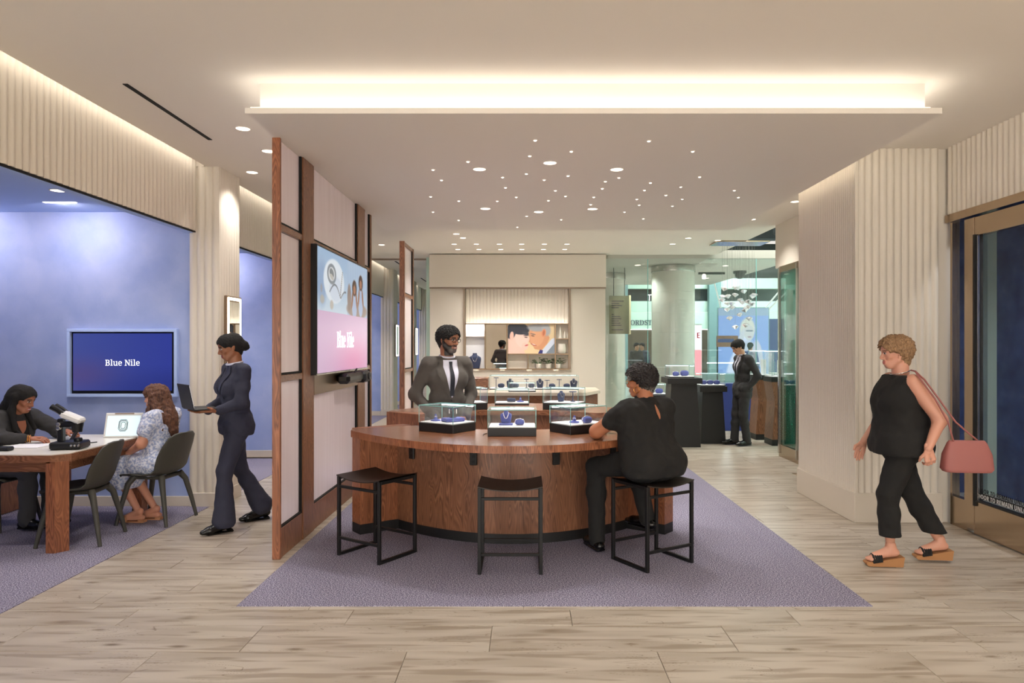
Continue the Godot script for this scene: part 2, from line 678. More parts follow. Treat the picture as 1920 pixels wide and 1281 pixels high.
func build_floor() -> void:
	var root := struct("floor", null, null, "pale oak plank floor with grey grain and knots")
	var m := MB.new()
	m.box(v3(0.0, -0.065, 6.0), Vector3(13.6, 0.1, 18.2))
	part("floor_screed", m, M.floor_base, root)
	# planks: row boundaries read off the joints, then repeating widths
	var rows := [2.98, 3.29, 3.635, 3.972, 4.215, 4.33, 4.53, 4.765]
	var widths := [0.235, 0.2, 0.335, 0.245, 0.33, 0.2, 0.24]
	var k := 0
	while rows[-1] < 13.6:
		rows.append(rows[-1] + widths[k % widths.size()])
		k += 1
	var r := RandomNumberGenerator.new()
	r.seed = 5
	var starts := {1: -1.27, 2: -1.93, 3: -2.81, 4: -2.35, 5: -1.32, 6: -2.7, 7: -2.2}
	var cache := {}
	var rest := MB.new()
	var count := 0
	for a in rows.size() - 1:
		var d0: float = rows[a]
		var d1: float = rows[a + 1]
		var w := d1 - d0
		var x0: float = -3.2 if d0 > 4.2 else -3.9
		var x1: float = 3.85
		if d0 > 10.3:
			x1 = 5.0
		var ln := 1.31
		var x: float = starts.get(a + 1, -2.0 - r.randf() * 1.31)
		while x > x0:
			x -= ln
		while x < x1:
			var xa := maxf(x, x0)
			var xb := minf(x + ln, x1)
			var hidden := (xa > -1.7 and xb < 2.0 and d0 > 4.35 and d1 < 9.4) or (d0 > 7.6 and xa > 3.0 and d1 < 9.3)
			var px := 1300.0 / (0.5 * (d0 + d1))
			hidden = hidden or (xb - xa) < 0.05 or xa * px + 985.0 > 1990.0 or xb * px + 985.0 < -60.0
			if not hidden:
				if count < 298:
					var variant := r.randi() % 10
					var key := "%.3f_%.3f_%d" % [w, xb - xa, variant]
					if not cache.has(key):
						var p := MB.new()
						plank(p, xb - xa, w, variant)
						cache[key] = p.mesh(M.floor_wood)
					var o := MeshInstance3D.new()
					o.name = "plank"
					o.mesh = cache[key]
					root.add_child(o, true)
					o.position = v3((xa + xb) * 0.5, r.randf_range(-0.0004, 0.0004), (d0 + d1) * 0.5)
					count += 1
				else:
					plank(rest, xb - xa, w, r.randi() % 10, v3((xa + xb) * 0.5, 0, (d0 + d1) * 0.5))
			x += ln
	if rest.v.size():
		var o := part("far_plank", rest, M.floor_wood, root)
		o.set_meta("kind", "stuff")
	# aisle floor past the last counted row
	m = MB.new()
	m.box(v3(-2.55, -0.01, 18.9), Vector3(2.2, 0.02, 10.7))
	part("aisle_floor", m, M.far_floor, root)
	# inset carpets
	m = MB.new()
	m.box(v3(0.18, -0.001, 6.85), Vector3(3.92, 0.012, 5.17), 0.004)
	solid("rug", m, M.carpet, "blue grey flecked carpet under the curved walnut counters", "rug")
	m = MB.new()
	m.plan(PackedVector2Array([Vector2(-6.4, 2.6), Vector2(-3.13, 2.6), Vector2(-3.15, 6.93), Vector2(-6.4, 6.93)]), -0.012, 0.005)
	solid("rug", m, M.carpet, "blue flecked carpet under the meeting table in the front alcove", "rug")
	var ends := [7.2, 10.27, 13.32, 16.37, 19.27]
	for k2 in ends.size():
		m = MB.new()
		m.box(v3(-4.78, -0.004, ends[k2] + 1.37), Vector3(3.24, 0.016, 2.66))
		solid("rug", m, M.carpet, "blue flecked carpet of the %s alcove behind the first column" % ["nearest", "second", "third", "fourth", "last"][k2], "rug")

func plank(m: MB, ln: float, w: float, variant: int, at := Vector3.ZERO) -> void:
	var g := 0.0011
	var hx := ln * 0.5 - g
	var hz := w * 0.5 - g
	var e := 0.0018
	var u0 := fposmod(variant * 0.377, 0.5)
	var w0 := fposmod(variant * 0.231, 0.74)
	var u1 := u0 + ln / 2.7
	var w1 := w0 + w / 1.35
	var up := -0.0
	m.quad(at + Vector3(-hx + e, up, hz - e), at + Vector3(hx - e, up, hz - e), at + Vector3(hx - e, up, -hz + e), at + Vector3(-hx + e, up, -hz + e), Vector2(u0, w1), Vector2(u1, w1), Vector2(u1, w0), Vector2(u0, w0))
	var t := [Vector3(-hx + e, up, hz - e), Vector3(hx - e, up, hz - e), Vector3(hx - e, up, -hz + e), Vector3(-hx + e, up, -hz + e)]
	var q := [Vector3(-hx, -e, hz), Vector3(hx, -e, hz), Vector3(hx, -e, -hz), Vector3(-hx, -e, -hz)]
	for j in 4:
		var l := (j + 1) % 4
		m.quad(at + q[j], at + q[l], at + t[l], at + t[j], Vector2(u0, w0), Vector2(u1, w0), Vector2(u1, w0), Vector2(u0, w0))
		m.quad(at + q[j] - Vector3(0, 0.012, 0), at + q[l] - Vector3(0, 0.012, 0), at + q[l], at + q[j], Vector2(u0, w0), Vector2(u1, w0), Vector2(u1, w0), Vector2(u0, w0))

func build_ceiling() -> void:
	var root := struct("ceiling", null, null, "smooth pale beige plaster ceiling")
	var m := MB.new()
	# main slab with the cove slot left open at its left edge
	m.plan(PackedVector2Array([Vector2(-3.19, -3.0), Vector2(6.9, -3.0), Vector2(6.9, 10.35), Vector2(3.78, 10.35), Vector2(3.74, 13.6), Vector2(1.62, 13.6), Vector2(1.62, 14.0), Vector2(-1.9, 14.0), Vector2(-1.9, 24.2), Vector2(-3.19, 24.2)]), 3.4, 3.56)
	part("slab", m, M.ceiling_paint, root)
	m = MB.new()
	m.box(v3(-3.3, 3.66, 10.6), Vector3(0.5, 0.08, 27.2))
	m.box(v3(-3.09, 3.59, 10.6), Vector3(0.04, 0.08, 27.2))
	part("slot_top", m, M.ceiling_paint, root)
	# long black air slots
	for s in [[-2.74, 4.746, 6.03], [-2.74, 14.6, 15.7], [-2.74, 18.2, 19.2], [-2.74, 21.2, 22.2]]:
		m = MB.new()
		m.box(v3(s[0], 3.3985, (s[1] + s[2]) * 0.5), Vector3(0.035, 0.006, s[2] - s[1]))
		var sl := part("air_slot", m, M.dark_gap, root)
		sl.set_meta("label", "narrow black air slot")
	# reveal across the ceiling
	m = MB.new()
	m.box(v3(-2.55, 3.385, 14.2), Vector3(1.28, 0.03, 0.06))
	part("reveal", m, M.taupe_trim, root)
	# canopy
	var c := struct("ceiling_canopy", null, null, "dropped rectangular ceiling canopy above the counters")
	m = MB.new()
	m.box(v3(0.46, 3.19, 7.015), Vector3(4.70, 0.04, 4.69), 0.002)
	part("canopy_plate", m, M.canopy_paint, c)
	m = MB.new()
	m.box(v3(0.46, 3.305, 7.015), Vector3(4.55, 0.19, 4.54))
	part("canopy_core", m, M.ceiling_paint, c)
	# canopy lamps
	var big := [[-0.406, 6.13, "front row, above the standing man"], [0.21, 5.92, "middle of the front row"], [0.81, 6.14, "front row, on the pier side"], [-0.454, 7.88, "rear row, on the screen side"], [0.155, 8.07, "middle of the rear row"], [0.766, 7.9, "rear row, on the pier side"]]
	for b in big:
		downlight(v3(b[0], 3.17, b[1]), 0.055, 2.0, 56.0, "large round canopy downlight, " + b[2], "large canopy downlights")
	var pins := []
	for p in [[1275, 679], [1500, 627], [1897, 590], [1330, 746], [1722, 727], [1875, 705], [1741, 794], [1260, 852], [1441, 880], [1688, 881], [1810, 855], [1275, 951], [1440, 1004], [1877, 977], [1817, 1048]]:
		pins.append(Vector2(440 + p[0] / 3.4286, 120 + p[1] / 3.4286))
	for p in [[12, 489], [244, 561], [742, 494], [1024, 561], [69, 744], [223, 718], [550, 730], [463, 754], [753, 763], [1069, 725], [141, 813], [443, 800], [714, 811], [948, 789], [1292, 812], [97, 877], [206, 849], [388, 855], [852, 843], [1318, 857], [666, 868], [957, 868], [368, 903], [680, 906], [894, 912], [586, 951], [179, 1000], [707, 994]]:
		pins.append(Vector2(1000 + p[0] / 3.4286, 120 + p[1] / 3.4286))
	for p in pins:
		var d: float = 2041.0 / (650.0 - p.y)
		pinlight(v3((p.x - 985.0) * d / 1300.0, 3.17, d))
	# aisle and rear ceiling lamps
	for a in [[-2.33, 5.72, "nearest the canopy corner"], [-2.365, 6.38, "half hidden by the walnut post"], [-2.82, 7.156, "beside the first fluted column"], [-2.54, 12.25, "seen between the two screens"], [-2.5, 9.4, "hidden behind the large screen"]]:
		downlight(v3(a[0], 3.4, a[1]), 0.055, 1.5, 58.0, "round aisle downlight " + a[2], "aisle downlights")
	for a in [[-1.10, 11.06, "nearer the canopy, on the screen side"], [-1.03, 11.47, "just behind it, on the screen side"], [2.70, 11.49, "above the tall black pedestal"], [2.58, 12.15, "next to the glass shopfront"], [3.26, 11.75, "above the man in the black suit"]]:
		downlight(v3(a[0], 3.4, a[1]), 0.05, 2.4, 55.0, "round rear ceiling downlight " + a[2], "rear side downlights")
	for row in [12.17, 12.83]:
		for x in [-1.25, -0.86, -0.455, -0.065, 0.335, 0.73]:
			downlight(v3(x, 3.4, row), 0.045, 1.2, 50.0, "small downlight before the back wall, %s of the %s row" % [["leftmost", "second", "third", "fourth", "fifth", "rightmost"][[-1.25, -0.86, -0.455, -0.065, 0.335, 0.73].find(x)], "nearer" if row < 12.5 else "farther"], "double row of downlights")
	# unseen lamps, out of view, placed to light the front of the shop
	for x in [-2.3, 0.45, 2.9]:
		for d in [0.6, 2.4]:
			downlight(v3(x, 3.4, d), 0.055, 1.7, 62.0, "unseen entrance downlight %s, %s row" % ["on the aisle side" if x < 0.0 else ("in the middle" if x < 1.0 else "on the door side"), "front" if d < 1.0 else "second"], "entrance downlights")
	for a in [[3.2, 4.1], [3.3, 3.2]]:  # out of view, placed to light the door side
		downlight(v3(a[0], 3.4, a[1]), 0.055, 0.7, 60.0, "unseen downlight above the door side aisle, " + ("nearer the viewer" if a[1] < 4.0 else "nearer the pier"), "entrance downlights")
	for a in [[3.35, 8.6], [3.2, 9.8]]:  # unseen lamps, placed to light the strip behind the pier
		downlight(v3(a[0], 3.4, a[1]), 0.055, 2.4, 60.0, "unseen downlight behind the fluted pier, " + ("nearer the pier" if a[1] < 9.0 else "nearer the stacked doors"), "pier downlights")

var lamp_cache := {}

func downlight(at: Vector3, r: float, energy: float, angle: float, label: String, group: String, warm := Color(1.0, 0.982, 0.955)) -> void:
	var t := thing("downlight", label, "downlight", at, group)
	var key := "d%.3f" % r
	if not lamp_cache.has(key):
		var a := MB.new()
		a.lathe([Vector2(r * 1.18, 0.0), Vector2(r * 1.18, -0.004), Vector2(r * 1.02, -0.005), Vector2(r, 0.004)])
		var b := MB.new()
		b.lathe([Vector2(r, -0.002), Vector2(r * 0.96, -0.0035), Vector2(0.001, -0.0035)])
		lamp_cache[key] = [a.mesh(M.ceiling_paint), b.mesh(M.lens)]
	for k in 2:
		var o := MeshInstance3D.new()
		o.name = ["trim_ring", "lens"][k]
		o.mesh = lamp_cache[key][k]
		t.add_child(o)
	spot(t, Vector3(0, -0.012, 0), Vector3.DOWN, energy, angle, warm, r)

func spot(t: Node3D, at: Vector3, towards: Vector3, energy: float, angle: float, warm: Color, size: float) -> void:
	var l := SpotLight3D.new()
	l.name = "beam"
	l.light_energy = energy
	l.light_color = warm
	l.spot_angle = angle
	l.spot_angle_attenuation = 0.8
	l.spot_range = 30.0
	l.spot_attenuation = 2.0
	l.light_size = size
	l.shadow_enabled = true
	t.add_child(l)
	l.position = at
	var up := Vector3.UP if absf(towards.y) < 0.9 else Vector3.RIGHT
	l.basis = Basis.looking_at(towards, up)

func pinlight(at: Vector3) -> void:
	var t := thing("pinhole_light", "tiny pinhole light scattered over the canopy underside", "pinhole light", at, "pinhole lights in the canopy")
	if not lamp_cache.has("pin"):
		var a := MB.new()
		a.lathe([Vector2(0.022, 0.0), Vector2(0.022, -0.003), Vector2(0.013, -0.004), Vector2(0.012, 0.004)], Vector3.ZERO, 14)
		var b := MB.new()
		b.lathe([Vector2(0.0125, -0.003), Vector2(0.010, -0.008), Vector2(0.001, -0.010)], Vector3.ZERO, 12)
		lamp_cache["pin"] = [a.mesh(M.canopy_paint), b.mesh(M.lens)]
	for k in 2:
		var o := MeshInstance3D.new()
		o.name = ["trim_ring", "lens"][k]
		o.mesh = lamp_cache["pin"][k]
		t.add_child(o)
	spot(t, Vector3(0, -0.02, 0), Vector3.DOWN, 0.14, 42.0, Color(1.0, 0.982, 0.955), 0.016)

func build_left_side() -> void:
	# fluted bulkhead above the alcove mouths
	var cols := [6.93, 10.0, 13.05, 16.1, 19.0, 21.9]
	var from := 2.3
	var m: MB
	for k in cols.size():
		var to: float = cols[k]
		var root := struct("wall_bulkhead", null, null, ["fluted bulkhead above the front alcove", "fluted bulkhead past the first column", "fluted bulkhead deep in the aisle"][mini(k, 2)])
		m = MB.new()
		wave_panel(m, v3(-3.29, 0, from), v3(-3.29, 0, to), 2.755, 3.64, Vector3(1, 0, 0))
		part("fluted_face", m, M.fluted_paint, root)
		m = MB.new()
		m.box(v3(-3.365, 3.19, (from + to) * 0.5), Vector3(0.04, 0.9, to - from))
		part("bulkhead_core", m, M.wall_paint, root)
		m = MB.new()
		m.box(v3(-3.352, 2.742, (from + to) * 0.5), Vector3(0.07, 0.01, to - from))
		part("lower_lip", m, M.blue_ceiling, root)
		m = MB.new()
		m.box(v3(-3.305, 2.747, (from + to) * 0.5), Vector3(0.02, 0.012, to - from))
		part("dark_line", m, M.dark_gap, root)  # thin dark line along the foot of the flutes
		# column
		var c := struct("column", null, null, ["fluted cream column with a lit mirror on its side", "fluted cream column further along the aisle"][mini(k, 1)])
		m = MB.new()
		wave_panel(m, v3(-3.36, 0, to), v3(-3.065, 0, to), 0.14, 3.4, Vector3(0, 0, 1), 0.074, 0.010, 0.02)
		part("fluted_front", m, M.fluted_paint, c)
		m = MB.new()
		wave_panel(m, v3(-3.06, 0, to + 0.01), v3(-3.06, 0, to + 0.50), 0.14, 3.4, Vector3(1, 0, 0), 0.061, 0.006, 0.02)
		part("fluted_side", m, M.fluted_paint, c)
		m = MB.new()
		m.box(v3(-3.21, 1.7, to + 0.26), Vector3(0.27, 3.4, 0.46))
		m.box(v3(-3.31, 3.52, to + 0.26), Vector3(0.20, 0.24, 0.54))  # unseen stub, added to shut outside light out above the column
		part("column_core", m, M.wall_paint, c)
		m = MB.new()
		m.box(v3(-3.2, 0.07, to + 0.25), Vector3(0.30, 0.14, 0.54), 0.004)
		part("plinth", m, M.baseboard, c)
		make_up_mirror(to, ["first", "second", "third", "fourth", "fifth", "last"][k])
		# dividing wall of the alcove
		var w := struct("wall_alcove", null, null, "")
		m = MB.new()
		m.box(v3(-4.93, 1.5, to + 0.13), Vector3(3.15, 3.0, 0.2))
		part("plaster", m, M.blue_plaster, w)
		tag(w, ["blue plaster wall behind the meeting table", "blue plaster wall of a rear alcove"][mini(k, 1)])
		m = MB.new()
		m.box(v3(-4.88, 0.05, to + 0.02), Vector3(3.04, 0.1, 0.02), 0.003)
		struct("baseboard_alcove", m, M.baseboard, ["pale baseboard below the blue wall screen", "pale baseboard of a rear alcove"][mini(k, 1)])
		# alcove ceiling
		m = MB.new()
		m.box(v3(-4.95, 3.0, (from + to) * 0.5 + 0.1), Vector3(3.1, 0.1, to - from + 0.2))
		struct("ceiling_alcove", m, M.blue_ceiling, ["blue painted ceiling of the front alcove", "blue painted ceiling of a rear alcove"][mini(k, 1)])
		var g := "alcove downlights"
		var lb: String = "round downlight in the blue ceiling of the %s alcove" % ["front", "second", "third", "fourth", "fifth", "last"][k]
		if k == 0:
			downlight(v3(-4.04, 2.95, 5.99), 0.055, 1.4, 60.0, lb, g, Color(1.0, 0.95, 0.9))
			downlight(v3(-4.04, 2.95, 4.6), 0.055, 1.4, 60.0, lb + ", unseen, nearer the entrance", g, Color(1.0, 0.95, 0.9))  # this and the next are out of view, placed to light the alcove
			downlight(v3(-5.3, 2.95, 4.6), 0.055, 1.3, 60.0, lb + ", unseen, deep inside", g, Color(1.0, 0.95, 0.9))
		else:
			downlight(v3(-4.0, 2.95, to - 1.2), 0.055, 3.8, 60.0, lb, g, Color(1.0, 0.95, 0.9))
		linear(v3(-4.35, 2.95, to - 0.45), 0.30, 1.3, ["front", "second", "third", "fourth", "fifth", "last"][k])
		if k == 0:
			linear(v3(-5.5, 2.95, to - 0.45), 0.30, 1.3, "front, unseen, farther in")  # out of view, placed to wash the blue wall farther in
		from = to + 0.5
	m = MB.new()
	m.box(v3(-4.9, 3.0, 23.2), Vector3(3.5, 0.1, 2.4))
	m.box(v3(-3.36, 3.32, 23.3), Vector3(0.1, 0.7, 1.9))
	struct("ceiling_alcove", m, M.blue_ceiling, "blue plate added to keep outside light out at the far end of the aisle")  # cap added past the last column to shut out the background light
	m = MB.new()
	m.box(v3(-4.93, 1.5, 2.2), Vector3(3.3, 3.0, 0.2))
	m.box(v3(-4.93, 3.32, 2.2), Vector3(3.3, 0.66, 0.2))
	struct("wall_alcove", m, M.blue_plaster, "blue plaster wall closing the front alcove towards the entrance")

func linear(at: Vector3, ln: float, energy: float, which: String) -> void:
	var t := thing("slot_light", "short linear ceiling light before the blue wall of the alcove (%s)" % which, "slot light", at, "alcove slot lights")
	var m := MB.new()
	m.box(Vector3(0, -0.002, 0), Vector3(ln, 0.006, 0.035), 0.001)
	part("light_strip", m, M.lens, t)
	var l := AreaLight3D.new()
	l.name = "strip_glow"
	l.area_size = Vector2(ln, 0.035)
	l.light_energy = energy
	l.light_color = Color(1.0, 0.94, 0.94)
	l.area_range = 20.0
	l.shadow_enabled = true
	t.add_child(l)
	l.position = Vector3(0, -0.012, 0)
	l.basis = Basis.looking_at(Vector3(0, -0.86, -0.5), Vector3.RIGHT)

func make_up_mirror(d: float, which: String) -> void:
	var t := thing("wall_mirror", "tall mirror with a lit frame on the %s fluted column along the aisle" % which, "mirror", v3(-3.045, 1.74, d + 0.27), "lit column mirrors")
	var m := MB.new()
	m.box(Vector3(0.008, 0, 0), Vector3(0.03, 0.76, 0.36), 0.004)
	part("frame", m, M.nickel, t)
	m = MB.new()
	m.box(Vector3(0.024, 0, 0), Vector3(0.006, 0.64, 0.25))
	part("mirror_glass", m, M.mirror, t)
	m = MB.new()
	for s in [-1.0, 1.0]:
		m.box(Vector3(0.025, 0, s * 0.148), Vector3(0.008, 0.72, 0.03), 0.002)
	m.box(Vector3(0.025, 0.35, 0), Vector3(0.008, 0.03, 0.30), 0.002)
	m.box(Vector3(0.025, -0.35, 0), Vector3(0.008, 0.03, 0.30), 0.002)
	part("light_frame", m, M.lens, t)

func build_right_side() -> void:
	var m: MB
	# fluted pier
	var c := struct("wall_pier", null, null, "cream fluted pier behind the walking woman")
	m = MB.new()
	wave_panel(m, v3(3.03, 0, 6.3), v3(3.76, 0, 6.3), 0.27, 3.4, Vector3(0, 0, 1), 0.0663, 0.010, 0.02)
	part("fluted_front", m, M.fluted_paint, c)
	m = MB.new()
	wave_panel(m, v3(3.0, 0, 6.33), v3(3.0, 0, 7.62), 0.27, 3.4, Vector3(-1, 0, 0), 0.043, 0.004, 0.02)
	part("fluted_side", m, M.fluted_paint, c)
	m = MB.new()
	m.box(v3(3.46, 1.7, 6.97), Vector3(0.88, 3.4, 1.29))
	part("pier_core", m, M.wall_paint, c)
	m = MB.new()
	m.box(v3(3.385, 0.135, 6.955), Vector3(0.80, 0.27, 1.34), 0.004)
	part("plinth", m, M.baseboard, c)
	m = MB.new()
	m.box(v3(3.008, 1.83, 6.305), Vector3(0.03, 3.13, 0.03), 0.004)
	part("corner_bead", m, M.fluted_paint, c)
	# bulkhead above the doors
	var b := struct("wall_bulkhead", null, null, "fluted bulkhead above the glass door")
	m = MB.new()
	wave_panel(m, v3(3.83, 0, -2.9), v3(3.83, 0, 6.3), 2.79, 3.4, Vector3(-1, 0, 0), 0.066, 0.008)
	part("fluted_face", m, M.fluted_paint, b)
	m = MB.new()
	m.box(v3(3.98, 3.1, 1.7), Vector3(0.2, 0.62, 9.2))
	part("bulkhead_core", m, M.wall_paint, b)
	# door wall: bronze frame, sidelight, door leaf
	var door := struct("door_1", null, null, "glass entrance door in a brushed nickel frame")
	m = MB.new()
	m.box(v3(3.86, 2.755, 3.7), Vector3(0.1, 0.07, 5.2), 0.003)
	m.box(v3(3.87, 1.36, 6.245), Vector3(0.07, 2.72, 0.03), 0.002)
	m.box(v3(3.87, 0.13, 6.13), Vector3(0.07, 0.26, 0.22), 0.002)
	part("door_frame", m, M.nickel, door)
	m = MB.new()
	m.box(v3(3.845, 1.37, 5.955), Vector3(0.07, 2.66, 0.13), 0.003)
	m.box(v3(3.845, 0.15, 5.30), Vector3(0.06, 0.28, 1.2), 0.003)
	m.box(v3(3.845, 2.62, 5.30), Vector3(0.06, 0.16, 1.2), 0.003)
	m.box(v3(3.845, 1.37, 4.66), Vector3(0.07, 2.66, 0.13), 0.003)
	part("door_leaf_frame", m, M.nickel, door)
	m = MB.new()
	m.box(v3(3.835, 1.40, 5.875), Vector3(0.075, 2.3, 0.025), 0.002)
	m.box(v3(3.835, 0.295, 5.30), Vector3(0.06, 0.012, 1.16))
	part("gasket", m, M.print_black, door)
	m = MB.new()
	m.box(v3(3.85, 1.42, 5.30), Vector3(0.012, 2.26, 1.16))
	part("door_pane", m, M.door_glass, door)
	m = MB.new()
	m.box(v3(3.87, 1.49, 6.125), Vector3(0.012, 2.46, 0.21))
	part("side_pane", m, M.door_glass, door)
	m = MB.new()
	m.box(v3(3.828, 1.42, 5.86), Vector3(0.02, 2.24, 0.012), 0.002)
	part("steel_edge", m, M.steel, door)
	for k in 2:
		var lm: StandardMaterial3D = M.print_black if k == 0 else M.white_paint
		var y := 0.385 if k == 0 else 0.335
		if k == 1:
			m = MB.new()
			m.box(v3(3.8415, 0.340, 5.30), Vector3(0.002, 0.048, 1.14))
			part("sticker", m, M.print_black, door)
		var tp := text_part("THIS DOOR TO REMAIN UNLOCKED DURING BUSINESS HOURS", 0.036, 0.001, lm, door, Transform3D(Basis(Vector3.UP, -PI / 2), v3(3.839, y, 5.28)), "Droid Sans", "lettering", true, 0.98)
		tp.name = "lettering"
	# what the door shows: the dark blue wall and pale floor of the next room
	m = MB.new()
	m.box(v3(5.2, 1.75, 2.4), Vector3(0.2, 3.5, 11.4))  # runs on out of view, keeping outside light from the passage
	struct("wall_right", m, M.dark_blue_plaster, "dark blue plaster wall seen through the glass door")
	m = MB.new()
	m.box(v3(4.55, 1.75, 7.65), Vector3(1.4, 3.5, 0.1))
	struct("wall_return", m, M.dark_blue_plaster, "dark blue end wall behind the glass door")
	m = MB.new()
	m.box(v3(4.5, -0.02, 3.4), Vector3(1.3, 0.04, 9.0))
	struct("floor_passage", m, M.mall_tile, "pale floor behind the glass door")
	downlight(v3(4.5, 3.4, 5.6), 0.055, 2.4, 62.0, "unseen downlight in the passage behind the glass door", "passage downlights", Color(0.95, 0.97, 1.0))  # passage lamps are out of view, placed to light the blue wall
	downlight(v3(4.5, 3.4, 3.4), 0.055, 2.4, 62.0, "unseen downlight in the door passage, nearer the entrance", "passage downlights", Color(0.95, 0.97, 1.0))
	m = MB.new()
	m.box(v3(3.9, 1.38, 0.8), Vector3(0.1, 2.76, 7.6))
	struct("wall_right_front", m, M.wall_paint, "beige wall beside the glass door, towards the entrance")
	# right wall past the pier: bulkhead and stacked glass doors
	var h := struct("wall_bulkhead", null, null, "plain cream bulkhead above the stacked glass doors")
	m = MB.new()
	m.box(v3(4.0, 3.08, 8.98), Vector3(0.54, 0.64, 2.72))
	part("bulkhead_core", m, M.wall_paint, h)
	m = MB.new()
	m.box(v3(3.96, 1.38, 8.4), Vector3(0.3, 2.76, 1.5))
	struct("wall_right_rear", m, M.wall_paint, "cream wall behind the fluted pier")
	var g := struct("door_2", null, null, "folded glass shopfront doors stacked at the shop edge")
	for k in 4:
		m = MB.new()
		m.box(v3(3.73 + k * 0.085, 1.43, 9.75 + k * 0.02), Vector3(0.014, 2.5, 0.72))
		part("pane", m, M.green_glass, g)
	m = MB.new()
	for k in 3:
		m.box(v3(3.73 + k * 0.1, 0.09, 9.76), Vector3(0.055, 0.18, 0.74), 0.003)
		m.box(v3(3.73 + k * 0.1, 2.72, 9.76), Vector3(0.055, 0.09, 0.74), 0.003)
	part("rail", m, M.nickel, g)
	m = MB.new()
	m.box(v3(3.70, 1.4, 10.1), Vector3(0.03, 2.7, 0.05), 0.002)
	m.box(v3(3.70, 1.4, 9.45), Vector3(0.03, 2.7, 0.03), 0.002)
	part("stile", m, M.steel, g)

# ------------------------------------------------------------------ flat pictures for screens and prints
func pic(w: int, h: int, top: Color, bottom: Color) -> Image:
	var im := Image.create(w, h, false, Image.FORMAT_RGB8)
	for y in h:
		im.fill_rect(Rect2i(0, y, w, 1), top.lerp(bottom, float(y) / h))
	return im

func dab(im: Image, cx: float, cy: float, rx: float, ry: float, c: Color, turn := 0.0, soft := 0.12) -> void:
	var r := maxf(rx, ry) * (1.0 + soft)
	var co := cos(turn)
	var si := sin(turn)
	for y in range(maxi(0, int(cy - r)), mini(im.get_height(), int(cy + r) + 1)):
		for x in range(maxi(0, int(cx - r)), mini(im.get_width(), int(cx + r) + 1)):
			var dx := x - cx
			var dy := y - cy
			var u := (dx * co + dy * si) / rx
			var v := (-dx * si + dy * co) / ry
			var q := sqrt(u * u + v * v)
			var k := clampf((1.0 + soft - q) / (2.0 * soft), 0.0, 1.0)
			if k > 0.0:
				im.set_pixel(x, y, im.get_pixel(x, y).lerp(c, k))

func poly(im: Image, pts: Array, c: Color) -> void:
	var p := PackedVector2Array(pts)
	var lo := p[0]
	var hi := p[0]
	for q in p:
		lo = lo.min(q)
		hi = hi.max(q)
	for y in range(maxi(0, int(lo.y)), mini(im.get_height(), int(hi.y) + 1)):
		for x in range(maxi(0, int(lo.x)), mini(im.get_width(), int(hi.x) + 1)):
			if Geometry2D.is_point_in_polygon(Vector2(x, y), p):
				im.set_pixel(x, y, c)

func picture_mat(called: String, im: Image, energy: float) -> StandardMaterial3D:
	var m := mat(called, Color.WHITE, 0.3)
	var t := ImageTexture.create_from_image(im)
	if energy > 0.0:
		m.albedo_color = Color(0.02, 0.02, 0.02)
		m.emission_enabled = true
		m.emission = Color.WHITE
		m.emission_operator = BaseMaterial3D.EMISSION_OP_MULTIPLY
		m.emission_texture = t
		m.emission_energy_multiplier = energy
	else:
		m.albedo_texture = t
	return m

func couple_picture() -> Image:
	var im := pic(320, 200, sc(206, 180, 140), sc(226, 202, 160))
	dab(im, 330, 60, 60, 90, sc(214, 190, 150), 0, 0.5)
	# woman, left
	poly(im, [Vector2(0, 60), Vector2(60, 60), Vector2(100, 120), Vector2(104, 160), Vector2(120, 200), Vector2(0, 200)], sc(226, 190, 176))
	dab(im, 95, 100, 44, 58, sc(232, 196, 184), -0.25, 0.06)
	dab(im, 116, 150, 22, 26, sc(228, 190, 176), 0.2, 0.1)
	poly(im, [Vector2(138, 70), Vector2(150, 108), Vector2(141, 116), Vector2(134, 112)], sc(228, 190, 178))
	dab(im, 74, 28, 74, 40, sc(38, 42, 54), 0.18, 0.08)
	dab(im, 20, 50, 34, 48, sc(40, 44, 56), 0.1, 0.1)
	dab(im, 122, 62, 26, 12, sc(52, 54, 64), 0.35, 0.3)
	dab(im, 26, 78, 14, 30, sc(226, 182, 166), 0.1, 0.1)
	dab(im, 124, 88, 11, 3, sc(60, 44, 42), 0.1, 0.3)
	dab(im, 119, 78, 14, 2, sc(54, 44, 44), 0.1, 0.3)
	dab(im, 128, 142, 12, 5, sc(196, 96, 96), -0.3, 0.3)
	# man, right
	poly(im, [Vector2(150, 40), Vector2(250, 30), Vector2(286, 90), Vector2(270, 130), Vector2(230, 176), Vector2(184, 168), Vector2(168, 140), Vector2(144, 118), Vector2(150, 92), Vector2(142, 70)], sc(206, 146, 108))
	dab(im, 200, 90, 46, 62, sc(214, 156, 118), 0.3, 0.08)
	dab(im, 196, 22, 62, 26, sc(150, 152, 156), 0.05, 0.2)
	dab(im, 262, 34, 30, 44, sc(160, 162, 166), -0.2, 0.2)
	dab(im, 246, 58, 15, 28, sc(214, 142, 104), 0.15, 0.1)
	dab(im, 246, 58, 8, 18, sc(182, 106, 76), 0.15, 0.3)
	dab(im, 170, 78, 12, 3, sc(80, 56, 46), 0.2, 0.3)
	dab(im, 172, 66, 18, 4, sc(120, 104, 96), 0.2, 0.3)
	dab(im, 176, 138, 20, 5, sc(170, 84, 74), 0.35, 0.3)
	dab(im, 178, 136, 13, 2, sc(246, 238, 230), 0.35, 0.3)
	poly(im, [Vector2(236, 176), Vector2(300, 98), Vector2(320, 92), Vector2(320, 140), Vector2(262, 200), Vector2(226, 200)], sc(206, 214, 232))
	poly(im, [Vector2(258, 200), Vector2(320, 128), Vector2(320, 200)], sc(128, 140, 154))
	poly(im, [Vector2(206, 200), Vector2(220, 172), Vector2(240, 176), Vector2(236, 200)], sc(36, 40, 110))
	return im

